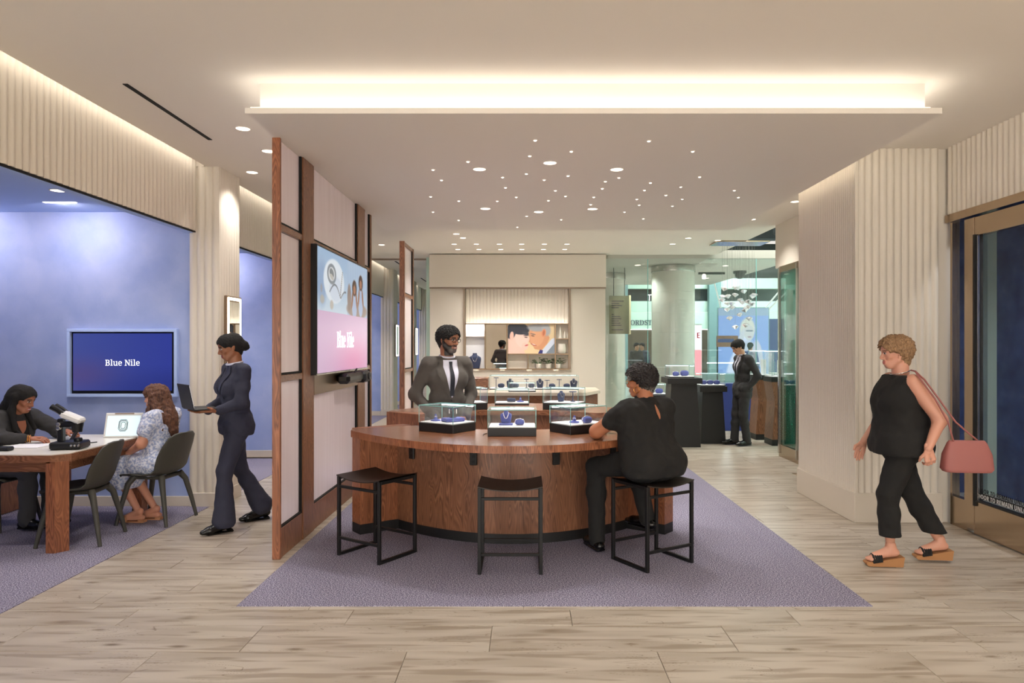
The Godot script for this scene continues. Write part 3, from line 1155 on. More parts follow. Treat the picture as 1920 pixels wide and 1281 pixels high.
func feed_picture() -> Image:
	# left: ring and bracelet on white stones; right: two people seated
	var im := pic(300, 128, sc(150, 180, 212), sc(196, 212, 226))
	dab(im, 20, 70, 24, 46, sc(140, 166, 200), 0, 0.3)
	dab(im, 84, 60, 56, 48, sc(222, 230, 238), 0, 0.05)
	dab(im, 92, 76, 34, 28, sc(206, 216, 230), 0, 0.1)
	dab(im, 70, 46, 24, 22, sc(132, 140, 148), 0, 0.06)
	dab(im, 70, 46, 17, 15, sc(210, 212, 214), 0, 0.06)
	dab(im, 70, 44, 12, 9, sc(120, 126, 130), 0.5, 0.1)
	dab(im, 70, 52, 11, 5, sc(190, 186, 178), 0.4, 0.1)
	for k in 26:
		dab(im, 60 + k * 3.6, 84 - absf(sin(k * 0.19)) * 22 + k * 0.6, 2.2, 2.2, sc(110, 116, 126), 0, 0.3)
	for k in 12:
		dab(im, 130 - k * 1.2, 34 + k * 5, 2.0, 2.0, sc(140, 130, 120), 0, 0.3)
	dab(im, 22, 104, 10, 9, sc(172, 170, 166), 0, 0.2)
	dab(im, 18, 82, 5, 9, sc(150, 150, 160), 0, 0.2)
	dab(im, 70, 112, 9, 10, sc(186, 180, 172), 0, 0.2)
	im.fill_rect(Rect2i(160, 0, 140, 128), sc(166, 190, 216))
	for k in 9:
		im.fill_rect(Rect2i(164 + k * 16, 0, 2, 70), sc(154, 178, 206))
	dab(im, 226, 112, 70, 20, sc(150, 132, 124), 0, 0.1)
	dab(im, 172, 86, 12, 32, sc(140, 124, 118), 0, 0.1)
	for k in [[206, 62, 84], [250, 44, 76]]:
		dab(im, k[0], k[2] + 16, 17, 36, sc(166, 184, 214), 0, 0.08)
		dab(im, k[0] - 14, k[2] + 4, 5, 24, sc(150, 106, 84), 0.2, 0.1)
		dab(im, k[0] + 14, k[2] + 4, 5, 24, sc(150, 106, 84), -0.2, 0.1)
		dab(im, k[0], k[1] - 2, 15, 19, sc(64, 40, 36), 0, 0.15)
		dab(im, k[0], k[1] + 2, 8, 11, sc(164, 112, 86), 0, 0.1)
	return im

func poster_picture() -> Image:
	var im := pic(160, 200, sc(128, 160, 212), sc(112, 152, 214))
	im.fill_rect(Rect2i(0, 0, 160, 22), sc(140, 166, 190))
	dab(im, 92, 62, 24, 34, sc(196, 206, 196), 0.05, 0.12)
	dab(im, 62, 150, 22, 80, sc(190, 206, 232), 0.45, 0.15)
	dab(im, 98, 72, 15, 22, sc(186, 196, 198), 0.05, 0.1)
	dab(im, 96, 140, 38, 44, sc(168, 186, 206), 0, 0.12)
	dab(im, 128, 132, 12, 40, sc(180, 190, 206), -0.2, 0.15)
	dab(im, 70, 92, 8, 34, sc(182, 194, 204), 0.35, 0.2)
	dab(im, 94, 66, 7, 2, sc(100, 116, 130), 0, 0.3)
	dab(im, 104, 66, 6, 2, sc(100, 116, 130), 0, 0.3)
	dab(im, 99, 84, 6, 2, sc(150, 130, 140), 0, 0.3)
	return im

# ------------------------------------------------------------------ back wall with its lit niche
func build_back_wall() -> void:
	var w := struct("wall_back", null, null, "cream back wall with a lit display niche")
	var m := MB.new()
	m.box(v3(-1.53, 1.7, 13.75), Vector3(0.67, 3.4, 0.4))
	m.box(v3(1.215, 1.7, 13.75), Vector3(0.70, 3.4, 0.4))
	m.box(v3(-0.165, 3.08, 13.75), Vector3(2.07, 0.66, 0.4))
	m.box(v3(-0.165, 0.58, 13.75), Vector3(2.07, 1.16, 0.4))
	m.box(v3(-0.165, 1.95, 13.9), Vector3(2.07, 1.6, 0.1))
	part("plaster", m, M.wall_paint, w)
	m = MB.new()
	m.box(v3(-0.15, 3.07, 13.50), Vector3(3.43, 0.63, 0.12), 0.003)
	part("header", m, M.wall_paint, w)
	m = MB.new()
	m.box(v3(-0.15, 2.742, 13.515), Vector3(3.43, 0.024, 0.09))
	m.box(v3(-1.195, 1.955, 13.53), Vector3(0.035, 1.58, 0.06))
	m.box(v3(0.868, 1.955, 13.53), Vector3(0.035, 1.58, 0.06))
	part("bronze_trim", m, M.taupe_trim, w)
	m = MB.new()
	wave_panel(m, v3(-1.175, 0, 13.62), v3(0.85, 0, 13.62), 2.06, 2.73, Vector3(0, 0, 1), 0.0675, 0.008, 0.03)
	part("fluted_panel", m, M.fluted_paint, w)
	m = MB.new()
	m.box(v3(-0.16, 0.06, 13.53), Vector3(3.4, 0.12, 0.03), 0.003)
	part("plinth", m, M.baseboard, w)
	cove("niche_cove_light", v3(-0.165, 2.062, 13.56), Vector3(1.98, 0, 0), Vector3(0, 0.97, -0.25), 0.75, "warm strip light along the foot of the small fluted panel")
	# shelving unit
	var s := thing("wall_shelf", "bronze framed shelf unit with niches on the back wall", "shelf", v3(-0.165, 1.6, 13.56))
	var ox := -0.165
	m = MB.new()
	for x in [-1.175, -0.785, -0.358, 0.585, 0.85]:
		m.box(Vector3(x - ox, 0.005, 0.0), Vector3(0.022, 0.89, 0.10), 0.002)
	for y in [0.445, -0.44]:
		m.box(Vector3(0, y, 0), Vector3(2.04, 0.022, 0.10), 0.002)
	m.box(Vector3(0.245 - ox, -0.147, 0), Vector3(1.20, 0.02, 0.10), 0.002)
	m.box(Vector3(0.052 - ox, -0.29, 0), Vector3(0.02, 0.28, 0.10), 0.002)
	m.box(Vector3(0.717 - ox, 0.15, 0), Vector3(0.25, 0.018, 0.10), 0.002)
	m.box(Vector3(-0.98 - ox, 0.19, -0.01), Vector3(0.37, 0.008, 0.08))
	part("shelf_frame", m, M.bronze, s)
	m = MB.new()
	m.box(Vector3(-0.98 - ox, 0, -0.045), Vector3(0.37, 0.86, 0.01))
	part("back_panel", m, M.white_board, s, "white back panel")
	m = MB.new()
	m.box(Vector3(0.25 - ox, 0, -0.045), Vector3(1.2, 0.86, 0.01))
	part("back_panel", m, M.wall_paint, s)
	m = MB.new()
	m.box(Vector3(-0.57 - ox, 0, 0.02), Vector3(0.40, 0.86, 0.012))
	part("mirror_glass", m, M.mirror, s, "upright mirror panel")
	m = MB.new()
	m.box(Vector3(-0.98 - ox, 0.425, 0.02), Vector3(0.34, 0.012, 0.03))
	part("light_strip", m, M.white_led, s)
	area(s, Vector3(-0.98 - ox, 0.415, 0.02), Vector3(0, -1, -0.3), Vector2(0.34, 0.03), 0.14, Color(0.97, 0.98, 1.0))
	for k in 4:
		area(s, Vector3(-0.8 + k * 0.52, -0.455, 0.0), Vector3.DOWN, Vector2(0.1, 0.03), 0.05, Color(1.0, 0.9, 0.78))
	m = MB.new()
	for k in 4:
		m.box(Vector3(-0.8 + k * 0.52, -0.4525, 0.0), Vector3(0.1, 0.005, 0.03))
	part("puck_light", m, M.led, s)
	# picture of a couple
	var pm := picture_mat("couple_print", couple_picture(), 0.0)
	pm.roughness = 0.4
	var f := thing("framed_print", "wide photo print of a couple touching foreheads", "picture", v3(0.114, 1.747, 13.55))
	m = MB.new()
	m.box(Vector3(0, 0, 0), Vector3(0.915, 0.578, 0.03), 0.002)
	part("backing", m, M.white_board, f)
	m = MB.new()
	m.quad(Vector3(-0.455, -0.287, 0.016), Vector3(0.455, -0.287, 0.016), Vector3(0.455, 0.287, 0.016), Vector3(-0.455, 0.287, 0.016))
	part("print", m, pm, f)
	# things in the niches
	bust("necklace_bust", v3(-0.985, 1.172, 13.545), 0.30, M.slate_velvet, "dark necklace bust in the white niche beside the mirror")
	var sp := 0.0
	for k in 3:
		var lb: String = ["small leafy plant in a white pot, nearest the shelf divider", "small leafy plant in a white pot, the middle one of three", "small leafy plant in a white pot at the shelf corner"][k]
		potted(v3(0.262 + k * 0.191, 1.172, 13.55), lb, k)
	m = MB.new()
	m.lathe([Vector2(0.06, 0.0), Vector2(0.082, 0.03), Vector2(0.085, 0.10), Vector2(0.07, 0.17), Vector2(0.074, 0.19), Vector2(0.066, 0.19), Vector2(0.06, 0.12)])
	solid("vase", m, M.ceramic, "round cream pot on the shelf beside the print", "vase", v3(0.717, 1.464, 13.55))
	for k in 2:
		m = MB.new()
		m.lathe([Vector2(0.045 - k * 0.01, 0.0), Vector2(0.03, 0.05), Vector2(0.008, 0.22 - k * 0.08), Vector2(0.001, 0.23 - k * 0.08)], Vector3.ZERO, 5)
		solid("ornament", m, M.ceramic, ["tall pointed pale ornament on the top shelf", "short pointed pale ornament on the top shelf"][k], "ornament", v3(0.685 + k * 0.085, 1.761, 13.55))

func area(t: Node3D, at: Vector3, towards: Vector3, size: Vector2, energy: float, c: Color) -> void:
	var l := AreaLight3D.new()
	l.name = "strip_glow"
	l.area_size = size
	l.light_energy = energy
	l.light_color = c
	l.area_range = 15.0
	l.shadow_enabled = true
	t.add_child(l, true)
	l.position = at
	var up := Vector3.UP if absf(towards.normalized().y) < 0.9 else Vector3.BACK
	l.basis = Basis.looking_at(towards, up)

func potted(at: Vector3, label: String, k: int) -> void:
	var t := thing("potted_plant", label, "plant", at, "three potted plants on the shelf")
	var m := MB.new()
	m.lathe([Vector2(0.045, 0.0), Vector2(0.056, 0.02), Vector2(0.06, 0.09), Vector2(0.054, 0.095), Vector2(0.05, 0.085)], Vector3.ZERO, 18)
	part("pot", m, M.ceramic, t)
	m = MB.new()
	m.lathe([Vector2(0.053, 0.084), Vector2(0.001, 0.088)], Vector3.ZERO, 14)
	part("soil", m, M.soil, t)
	var r := RandomNumberGenerator.new()
	r.seed = 40 + k
	for j in 22:
		m = MB.new()
		var an := r.randf() * TAU
		var el := r.randf_range(0.2, 1.3)
		var ln := r.randf_range(0.05, 0.085)
		var o := Vector3(cos(an) * 0.02, 0.085, sin(an) * 0.02)
		var tip := o + Vector3(cos(an) * cos(el), sin(el), sin(an) * cos(el)) * r.randf_range(0.04, 0.13)
		tip.z = clampf(tip.z, -0.035, 0.06)
		var dirv := Vector3(cos(an), r.randf_range(-0.3, 0.5), sin(an) * 0.5).normalized()
		var sd := dirv.cross(Vector3.UP).normalized() * ln * 0.38
		var mid := tip + dirv * ln * 0.5 + Vector3(0, 0.006, 0)
		var end := tip + dirv * ln
		end.z = clampf(end.z, -0.036, 0.08)
		mid.z = clampf(mid.z, -0.036, 0.08)
		m.quad(tip, mid + sd, end, mid)
		m.quad(tip, mid, end, mid - sd)
		m.tube([o, (o + tip) * 0.5 + Vector3(0, 0.006, 0), tip], 0.0018, 4)
		part("leaf", m, M.leaf if j % 3 else M.leaf_pale, t)

func bust(called: String, at: Vector3, h: float, mt: Material, label: String, group := "", turn := 0.0) -> Node3D:
	var t := thing(called, label, "jewellery bust", at, group, turn)
	var rings := []
	for p in [[0.0, 0.30, 0.10], [0.04, 0.30, 0.12], [0.35, 0.36, 0.16], [0.62, 0.40, 0.20], [0.74, 0.37, 0.20], [0.82, 0.22, 0.17], [0.88, 0.15, 0.14], [1.0, 0.13, 0.12]]:
		var ring := PackedVector3Array()
		for s in 18:
			var an := -TAU * s / 18.0
			ring.append(Vector3(cos(an) * p[1] * h, p[0] * h, sin(an) * p[2] * h + (p[0] - 0.5) * 0.06 * h))
		rings.append(ring)
	var m := MB.new()
	m.loft(rings)
	part("bust_body", m, mt, t)
	m = MB.new()
	var path := []
	for k in 17:
		var u := -1.0 + k / 8.0
		path.append(Vector3(u * 0.2 * h, (0.44 + 0.42 * u * u) * h, (0.22 - 0.06 * u * u) * h))
	m.tube(path, maxf(0.003, 0.012 * h), 6)
	part("necklace", m, M.silver, t)
	return t

# ------------------------------------------------------------------ the mall beyond the glass
func build_mall() -> void:
	var m := MB.new()
	m.box(v3(8.0, -0.03, 25.0), Vector3(22.0, 0.04, 22.6))
	m.box(v3(8.6, -0.03, 10.7), Vector3(7.2, 0.04, 6.0))
	struct("floor_mall", m, M.mall_tile, "pale mall floor beyond the glass")
	m = MB.new()
	m.plan(PackedVector2Array([Vector2(-1.9, 14.0), Vector2(1.62, 14.0), Vector2(1.62, 13.66), Vector2(5.45, 13.66), Vector2(5.2, 19.5), Vector2(-1.9, 19.5)]), 3.34, 3.5)
	struct("ceiling_mall_soffit", m, M.mall_soffit, "grey mall soffit outside the glass shopfront")
	m = MB.new()
	m.box(v3(9.0, 6.3, 21.0), Vector3(20.0, 0.1, 26.0))
	struct("ceiling_mall", m, M.mall_dark, "dark mall ceiling high above")
	# side and end walls of the mall
	m = MB.new()
	m.box(v3(19.0, 3.1, 21.0), Vector3(0.2, 6.4, 28.0))
	struct("wall_mall_right", m, M.mall_pale, "pale mall wall far to the side")
	m = MB.new()
	m.box(v3(12.0, 3.1, 7.6), Vector3(14.0, 6.4, 0.2))
	struct("wall_mall_front", m, M.mall_pale, "pale mall wall behind the shop")
	m = MB.new()
	m.box(v3(-1.95, 3.1, 24.0), Vector3(0.1, 6.4, 20.0))
	struct("wall_mall_left", m, M.mall_pale, "pale mall wall behind the back wall")
	# skylight and beams above the corner
	m = MB.new()
	m.box(v3(5.9, 4.3, 14.6), Vector3(0.6, 0.35, 2.2), 0.01)
	m.box(v3(6.3, 4.4, 17.2), Vector3(4.0, 0.3, 0.4), 0.01)
	struct("trim_1", m, M.mall_dark, "dark ceiling beams of the mall atrium")
	for k in 2:
		var t := thing("skylight_panel", ["bluish frosted ceiling light panel above the shop corner", "bluish frosted ceiling light panel further back"][k], "light panel", v3(6.4 + k * 0.6, 4.55 + k * 0.3, 16.0 + k * 2.6))
		m = MB.new()
		m.box(Vector3.ZERO, Vector3(3.2, 0.04, 1.6), 0.005)
		part("light_face", m, glow("sky_panel_%d" % k, sc(118, 150, 176), 0.5), t)
		m = MB.new()
		for q in [-1.5, 1.5]:
			m.tube([Vector3(q, 0.0, 0), Vector3(q, 6.25 - 4.55 - k * 0.3, 0)], 0.01, 6)
		part("hanger", m, M.black_metal, t)
	# unseen cool ceiling lamps, out of view, placed to light the mall
	for a in [[8.0, 11.0, "over the shop corner"], [10.0, 17.0, "over the walkway before the poster"], [4.0, 24.0, "out of view behind the tiled column"], [8.5, 27.0, "before the far facade"], [14.0, 22.0, "far along the walkway"]]:
		var t := thing("ceiling_panel_light", "unseen cool mall ceiling light " + a[2], "ceiling light", v3(a[0], 6.2, a[1]), "mall ceiling lights")
		m = MB.new()
		m.box(Vector3(0, 0.02, 0), Vector3(2.0, 0.04, 2.0), 0.005)
		part("light_face", m, M.white_led, t)
		area(t, Vector3(0, -0.02, 0), Vector3.DOWN, Vector2(2.0, 2.0), 24.0, Color(0.88, 0.98, 0.96))
	for a in [[2.4, 14.8], [4.3, 14.9], [3.4, 17.0], [4.6, 17.6], [1.2, 16.6]]:
		downlight(v3(a[0], 3.34, a[1]), 0.06, 2.6, 60.0, "round soffit downlight " + ["left of the tiled column", "right of the tiled column", "out of view behind the tiled column", "at the soffit edge", "out of view behind the back wall"][[2.4, 4.3, 3.4, 4.6, 1.2].find(a[0])], "soffit downlights", Color(0.95, 1.0, 0.97))  # the hidden ones are placed to light soffit and column
	# track light under the soffit
	var tr := thing("track_light", "black track with a bright lamp head under the mall soffit", "track light", v3(4.35, 3.34, 16.2))
	m = MB.new()
	m.box(Vector3(0, -0.03, 0), Vector3(0.62, 0.05, 0.05), 0.004)
	part("track", m, M.black_metal, tr)
	m = MB.new()
	m.lathe([Vector2(0.04, -0.16), Vector2(0.05, -0.1), Vector2(0.03, -0.05)], Vector3(-0.18, 0, 0.02), 12)
	part("lamp_head", m, M.lens, tr)
	# glass shopfront
	var g := struct("window_1", null, null, "frameless glass shopfront at the rear corner")
	for p in [[1.57, 2.40], [2.41, 4.53], [4.54, 6.9]]:
		m = MB.new()
		m.box(v3((p[0] + p[1]) * 0.5, 1.68, 13.62), Vector3(p[1] - p[0] - 0.012, 3.28, 0.012))
		part("pane", m, M.store_glass, g)
	m = MB.new()
	for x in [1.565, 2.405, 4.535]:
		m.box(v3(x, 1.68, 13.62), Vector3(0.012, 3.28, 0.014))
	part("joint", m, M.glass_edge, g)
	m = MB.new()
	m.box(v3(4.2, 0.03, 13.62), Vector3(5.3, 0.06, 0.05), 0.002)
	part("floor_channel", m, M.nickel, g)
	# round tiled columns
	round_column(v3(3.196, 0, 15.0), 0.46, "round white tiled column with a steel band")
	round_column(v3(1.93, 0, 16.6), 0.46, "round pale column behind the green directory sign")
	# hanging directory
	var s := thing("directory_sign", "olive green directory sign hanging in front of the pale column", "sign", v3(2.07, 2.30, 15.3))
	m = MB.new()
	m.box(Vector3.ZERO, Vector3(0.44, 0.84, 0.05), 0.003)
	part("board", m, M.sign_green, s)
	m = MB.new()
	m.box(Vector3(0.235, 0, -0.02), Vector3(0.04, 0.86, 0.12), 0.003)
	part("side_fin", m, M.cream, s)
	m = MB.new()
	m.tube([Vector3(-0.12, 0.42, 0), Vector3(-0.12, 1.04, 0)], 0.008, 6)
	m.tube([Vector3(0.12, 0.42, 0), Vector3(0.12, 1.04, 0)], 0.008, 6)
	part("hanger", m, M.black_metal, s)
	m = MB.new()
	var r := RandomNumberGenerator.new()
	r.seed = 4
	var y := 0.30
	for k in 13:
		if k in [4, 5, 11]:
			y -= 0.05
			if k != 5:
				continue
		var w := r.randf_range(0.12, 0.28) if k != 5 else 0.05
		m.box(Vector3(-0.17 + w * 0.5, y, 0.026), Vector3(w, 0.025, 0.003))
		y -= 0.048
	part("lettering", m, M.print_black, s)
	# far facade with shop fronts
	var fd := struct("wall_mall_end", null, null, "pale green mall facade with shop fronts")
	for b in [[8.0, 5.3, 1.5, 30.2, "mall_dark"], [8.0, 4.32, 0.45, 30.0, "mall_pale"], [8.0, 3.82, 0.56, 30.3, "mall_dark"], [8.0, 3.32, 0.46, 29.9, "mall_pale"], [8.0, 2.71, 0.72, 29.8, "mall_pale"], [8.0, 1.15, 2.4, 31.2, "mall_shop"]]:
		m = MB.new()
		m.box(v3(b[0], b[1], b[3]), Vector3(20.0, b[2], 0.3))
		part("facade_band", m, M[b[4]], fd)
	for x in [4.1, 8.05, 11.6]:
		m = MB.new()
		m.box(v3(x, 2.2, 29.55), Vector3(0.5, 4.4, 0.3))
		part("pilaster", m, M.mall_teal, fd)
	var sg := thing("shop_sign", "dark serif shop lettering on the pale facade beside the tiled column", "sign", v3(5.12, 2.62, 29.62))
	text_part("NORDSTROM", 0.205, 0.03, M.sign_navy, sg, Transform3D(Basis(), Vector3(0.05, 0, 0)), "Droid Serif", "lettering")
	sg = thing("shop_sign", "white capital letters on the dark upper band beside the tiled column", "sign", v3(5.6, 3.72, 30.1))
	text_part("THE", 0.26, 0.03, M.screen_text, sg, Transform3D(Basis(), Vector3(0, 0, 0.05)), "Droid Sans", "lettering")
	sg = thing("shop_sign", "red star and dark letter sign on the pale facade beside the poster", "sign", v3(8.45, 2.66, 29.62))
	var star := MB.new()
	var pts := PackedVector2Array()
	for k in 10:
		var rr := 0.15 if k % 2 == 0 else 0.06
		pts.append(Vector2(cos(PI / 2 + k * PI / 5) * rr, sin(PI / 2 + k * PI / 5) * rr))
	for k in 10:
		var a := pts[k]
		var b := pts[(k + 1) % 10]
		star.tri(Vector3(-0.2, 0, 0.03), Vector3(a.x - 0.2, a.y, 0.02), Vector3(b.x - 0.2, b.y, 0.02))
		star.quad(Vector3(a.x - 0.2, a.y, 0), Vector3(b.x - 0.2, b.y, 0), Vector3(b.x - 0.2, b.y, 0.02), Vector3(a.x - 0.2, a.y, 0.02))
	part("star", star, M.sign_red, sg)
	text_part("m", 0.36, 0.03, M.sign_navy, sg, Transform3D(Basis(), Vector3(0.16, 0.03, 0)), "Droid Sans", "lettering", true)
	# big poster
	var ps := thing("advert_poster", "large blue advert poster showing a pale haired model", "poster", v3(7.55, 1.75, 24.0))
	m = MB.new()
	m.box(Vector3(0, -0.27, -0.05), Vector3(1.80, 2.96, 0.08), 0.004)
	part("poster_frame", m, M.mall_teal, ps)
	m = MB.new()
	m.quad(Vector3(-0.87, -1.18, 0), Vector3(0.87, -1.18, 0), Vector3(0.87, 1.18, 0), Vector3(-0.87, 1.18, 0))
	part("print", m, picture_mat("poster_screen", poster_picture(), 0.95), ps)
	# white struts above the poster
	for k in [[6.75, 2.95, 23.95, 4.9, 6.25, 20.6], [8.3, 2.95, 23.95, 10.6, 6.25, 22.3], [8.42, 2.9, 23.95, 11.4, 6.25, 22.3]]:
		m = MB.new()
		m.tube([v3(k[0], k[1], k[2]), v3(k[3], k[4], k[5])], 0.028, 8)
		solid("white_strut", m, M.white_paint, ["thin white strut rising left of the poster", "upper thin white strut right of the poster", "lower thin white strut right of the poster"][[6.75, 8.3, 8.42].find(k[0])], "strut")
	m = MB.new()
	m.box(v3(8.95, 1.3, 25.0), Vector3(0.8, 2.6, 0.1), 0.01)
	solid("banner_panel", m, M.royal_blue, "navy banner panel right of the large poster", "banner")
	# red lightbox
	var lbx := thing("lightbox_sign", "narrow lit sign, white above and pink below, beside the tiled column", "sign", v3(4.93, 1.5, 20.0))
	m = MB.new()
	m.box(Vector3(0, -0.37, 0), Vector3(0.30, 2.24, 0.10), 0.005)
	part("casing", m, M.white_paint, lbx)
	m = MB.new()
	m.box(Vector3(0, 0.36, 0.052), Vector3(0.27, 0.70, 0.004))
	part("light_face", m, M.screen_white, lbx)
	m = MB.new()
	m.box(Vector3(0, -0.36, 0.052), Vector3(0.27, 0.72, 0.004))
	part("light_face", m, glow("pink_screen", sc(240, 130, 140), 0.9), lbx)
	text_part("E", 0.16, 0.004, M.sign_red, lbx, Transform3D(Basis(), Vector3(0.05, 0.42, 0.056)), "Droid Sans", "lettering", true)
	# kiosks on the walkway
	kiosk(v3(6.0, 0, 20.5), Vector3(1.5, 1.15, 1.0), "mall_teal", "teal glass kiosk behind the standing man")
	kiosk(v3(7.9, 0, 20.0), Vector3(1.4, 1.2, 1.0), "white_paint", "white glass kiosk below the large poster")
	kiosk(v3(4.2, 0, 21.5), Vector3(1.2, 0.95, 0.8), "mall_dark", "dark kiosk counter beside the tiled column")
	var ks := thing("kiosk_sign", "brown hanging kiosk sign with a blue stripe", "sign", v3(5.75, 1.75, 19.75))
	m = MB.new()
	m.box(Vector3.ZERO, Vector3(0.6, 0.32, 0.08), 0.004)
	part("board", m, M.walnut, ks)
	m = MB.new()
	m.box(Vector3(-0.05, 0.02, 0.042), Vector3(0.46, 0.1, 0.006))
	part("stripe", m, M.royal_blue, ks)
	m = MB.new()
	m.tube([Vector3(-0.28, -0.16, 0), Vector3(-0.28, -1.75, 0)], 0.02, 6)
	m.tube([Vector3(0.28, -0.16, 0), Vector3(0.28, -1.75, 0)], 0.02, 6)
	part("post", m, M.black_metal, ks)
	# dome camera
	var dc := thing("dome_camera", "small dark dome camera under the mall soffit edge", "camera", v3(4.95, 3.34, 16.0))
	m = MB.new()
	m.lathe([Vector2(0.15, 0.0), Vector2(0.15, -0.05), Vector2(0.13, -0.06)], Vector3.ZERO, 18)
	part("mount", m, M.mall_dark, dc)
	m = MB.new()
	m.lathe([Vector2(0.12, -0.06), Vector2(0.11, -0.12), Vector2(0.06, -0.17), Vector2(0.001, -0.18)], Vector3.ZERO, 18)
	part("dome", m, M.black_plastic, dc)
	# crystal chandelier
	var ch := thing("crystal_chandelier", "chandelier of loose cut crystals hanging on thin wires", "chandelier", v3(3.7, 3.4, 12.0))
	m = MB.new()
	m.box(Vector3(0, -0.012, 0), Vector3(0.9, 0.024, 0.5), 0.004)
	part("ceiling_plate", m, M.nickel, ch)
	var cm := MB.new()
	crystal(cm, 0.06)
	var crystal_mesh := cm.mesh(M.diamond)
	r.seed = 77
	for p in [[355, 680], [480, 665], [510, 670], [578, 710], [700, 748], [678, 766], [480, 748], [395, 765], [335, 768], [330, 808], [535, 808], [565, 835], [628, 828], [390, 845], [440, 850], [670, 855], [635, 880], [445, 890], [605, 905], [385, 918], [590, 925], [530, 975], [415, 1015], [640, 1020], [480, 1118], [600, 1095]]:
		var dd := 12.0 + r.randf_range(-0.2, 0.2)
		var px: float = 1300 + p[0] / 6.1
		var py: float = 430 + p[1] / 6.1
		var at := v3((px - 985) * dd / 1300.0 - 3.7, 1.6 - (py - 650) * dd / 1300.0 - 3.4, dd - 12.0)
		var o := MeshInstance3D.new()
		o.name = "crystal"
		o.mesh = crystal_mesh
		ch.add_child(o, true)
		o.position = at
		o.rotation = Vector3(r.randf_range(-0.3, 0.3), r.randf() * TAU, r.randf_range(-0.3, 0.3))
		m = MB.new()
		m.tube([at + Vector3(0, 0.03, 0), Vector3(at.x, -0.02, at.z)], 0.0012, 4)
		part("wire", m, M.steel, ch)

func crystal(m: MB, r: float) -> void:
	var n := 8
	for k in n:
		var a := TAU * k / n
		var b := TAU * (k + 1) / n
		var t0 := Vector3(cos(a) * r * 0.6, r * 0.42, -sin(a) * r * 0.6)
		var t1 := Vector3(cos(b) * r * 0.6, r * 0.42, -sin(b) * r * 0.6)
		var g0 := Vector3(cos(a) * r, 0.05 * r, -sin(a) * r)
		var g1 := Vector3(cos(b) * r, 0.05 * r, -sin(b) * r)
		m.tri(Vector3(0, r * 0.42, 0), t0, t1)
		m.quad(g0, g1, t1, t0)
		m.tri(g1, g0, Vector3(0, -r * 0.8, 0))

func round_column(at: Vector3, r: float, label: String) -> void:
	var c := struct("column", null, null, label)
	c.position = at
	var m: MB
	for k in 7:
		m = MB.new()
		var y0 := 0.15 + k * 0.435
		m.lathe([Vector2(r - 0.006, y0 + 0.001), Vector2(r, y0 + 0.004), Vector2(r, y0 + 0.431), Vector2(r - 0.006, y0 + 0.434)], Vector3.ZERO, 40)
		part("tile_course", m, M.mall_tile, c)
	m = MB.new()
	m.lathe([Vector2(r - 0.008, 0.0), Vector2(r - 0.008, 3.34)], Vector3.ZERO, 40)
	part("column_core", m, M.white_paint, c)
	m = MB.new()
	m.lathe([Vector2(r + 0.01, 3.2), Vector2(r + 0.012, 3.21), Vector2(r + 0.012, 3.32), Vector2(r + 0.01, 3.335)], Vector3.ZERO, 40)
	m.lathe([Vector2(r + 0.01, 0.0), Vector2(r + 0.012, 0.15), Vector2(r, 0.16)], Vector3.ZERO, 40)
	part("steel_band", m, M.steel, c)

func kiosk(at: Vector3, s: Vector3, mt: String, label: String) -> void:
	var t := thing("kiosk", label, "kiosk", at)
	var m := MB.new()
	m.box(Vector3(0, s.y * 0.35, 0), Vector3(s.x, s.y * 0.7, s.z), 0.01)
	part("cabinet", m, M[mt], t)
	m = MB.new()
	m.box(Vector3(0, s.y * 0.7 + 0.16, 0), Vector3(s.x - 0.04, 0.3, s.z - 0.04), 0.002)
	part("glass_case", m, M.case_glass, t)
	m = MB.new()
	m.box(Vector3(0, s.y * 0.7 + 0.32, s.z * 0.5 - 0.03), Vector3(s.x, 0.025, 0.03), 0.002)
	part("light_strip", m, M.white_led, t)

# ------------------------------------------------------------------ walnut screens
func bay(t: Node3D, xf: float, d0: float, d1: float, cuts: Array, y0: float, y1: float, joint := 0.0, skip := []) -> void:
	# a run of lilac panes between rails, each in a thin black channel; xf is the face of the panes
	for k in cuts.size() - 1:
		if k in skip:
			continue
		var a: float = cuts[k]
		var b: float = cuts[k + 1]
		var seg := [[d0, d1]]
		if joint > 0.0:
			seg = [[d0, joint - 0.0015], [joint + 0.0015, d1]]
		for s in seg:
			var m := MB.new()
			m.box(v3(xf - 0.012, (a + b) * 0.5, (s[0] + s[1]) * 0.5), Vector3(0.024, b - a, s[1] - s[0]), 0.0015)
			part("pane", m, M.lilac_panel, t)
		var f := MB.new()
		f.box(v3(xf + 0.004, (a + b) * 0.5, d1 - 0.012), Vector3(0.03, b - a, 0.024))
		f.box(v3(xf + 0.004, (a + b) * 0.5, d0 + 0.004), Vector3(0.03, b - a, 0.008))
		f.box(v3(xf + 0.004, a + 0.007, (d0 + d1) * 0.5), Vector3(0.03, 0.014, d1 - d0))
		part("channel", f, M.dark_gap, t)

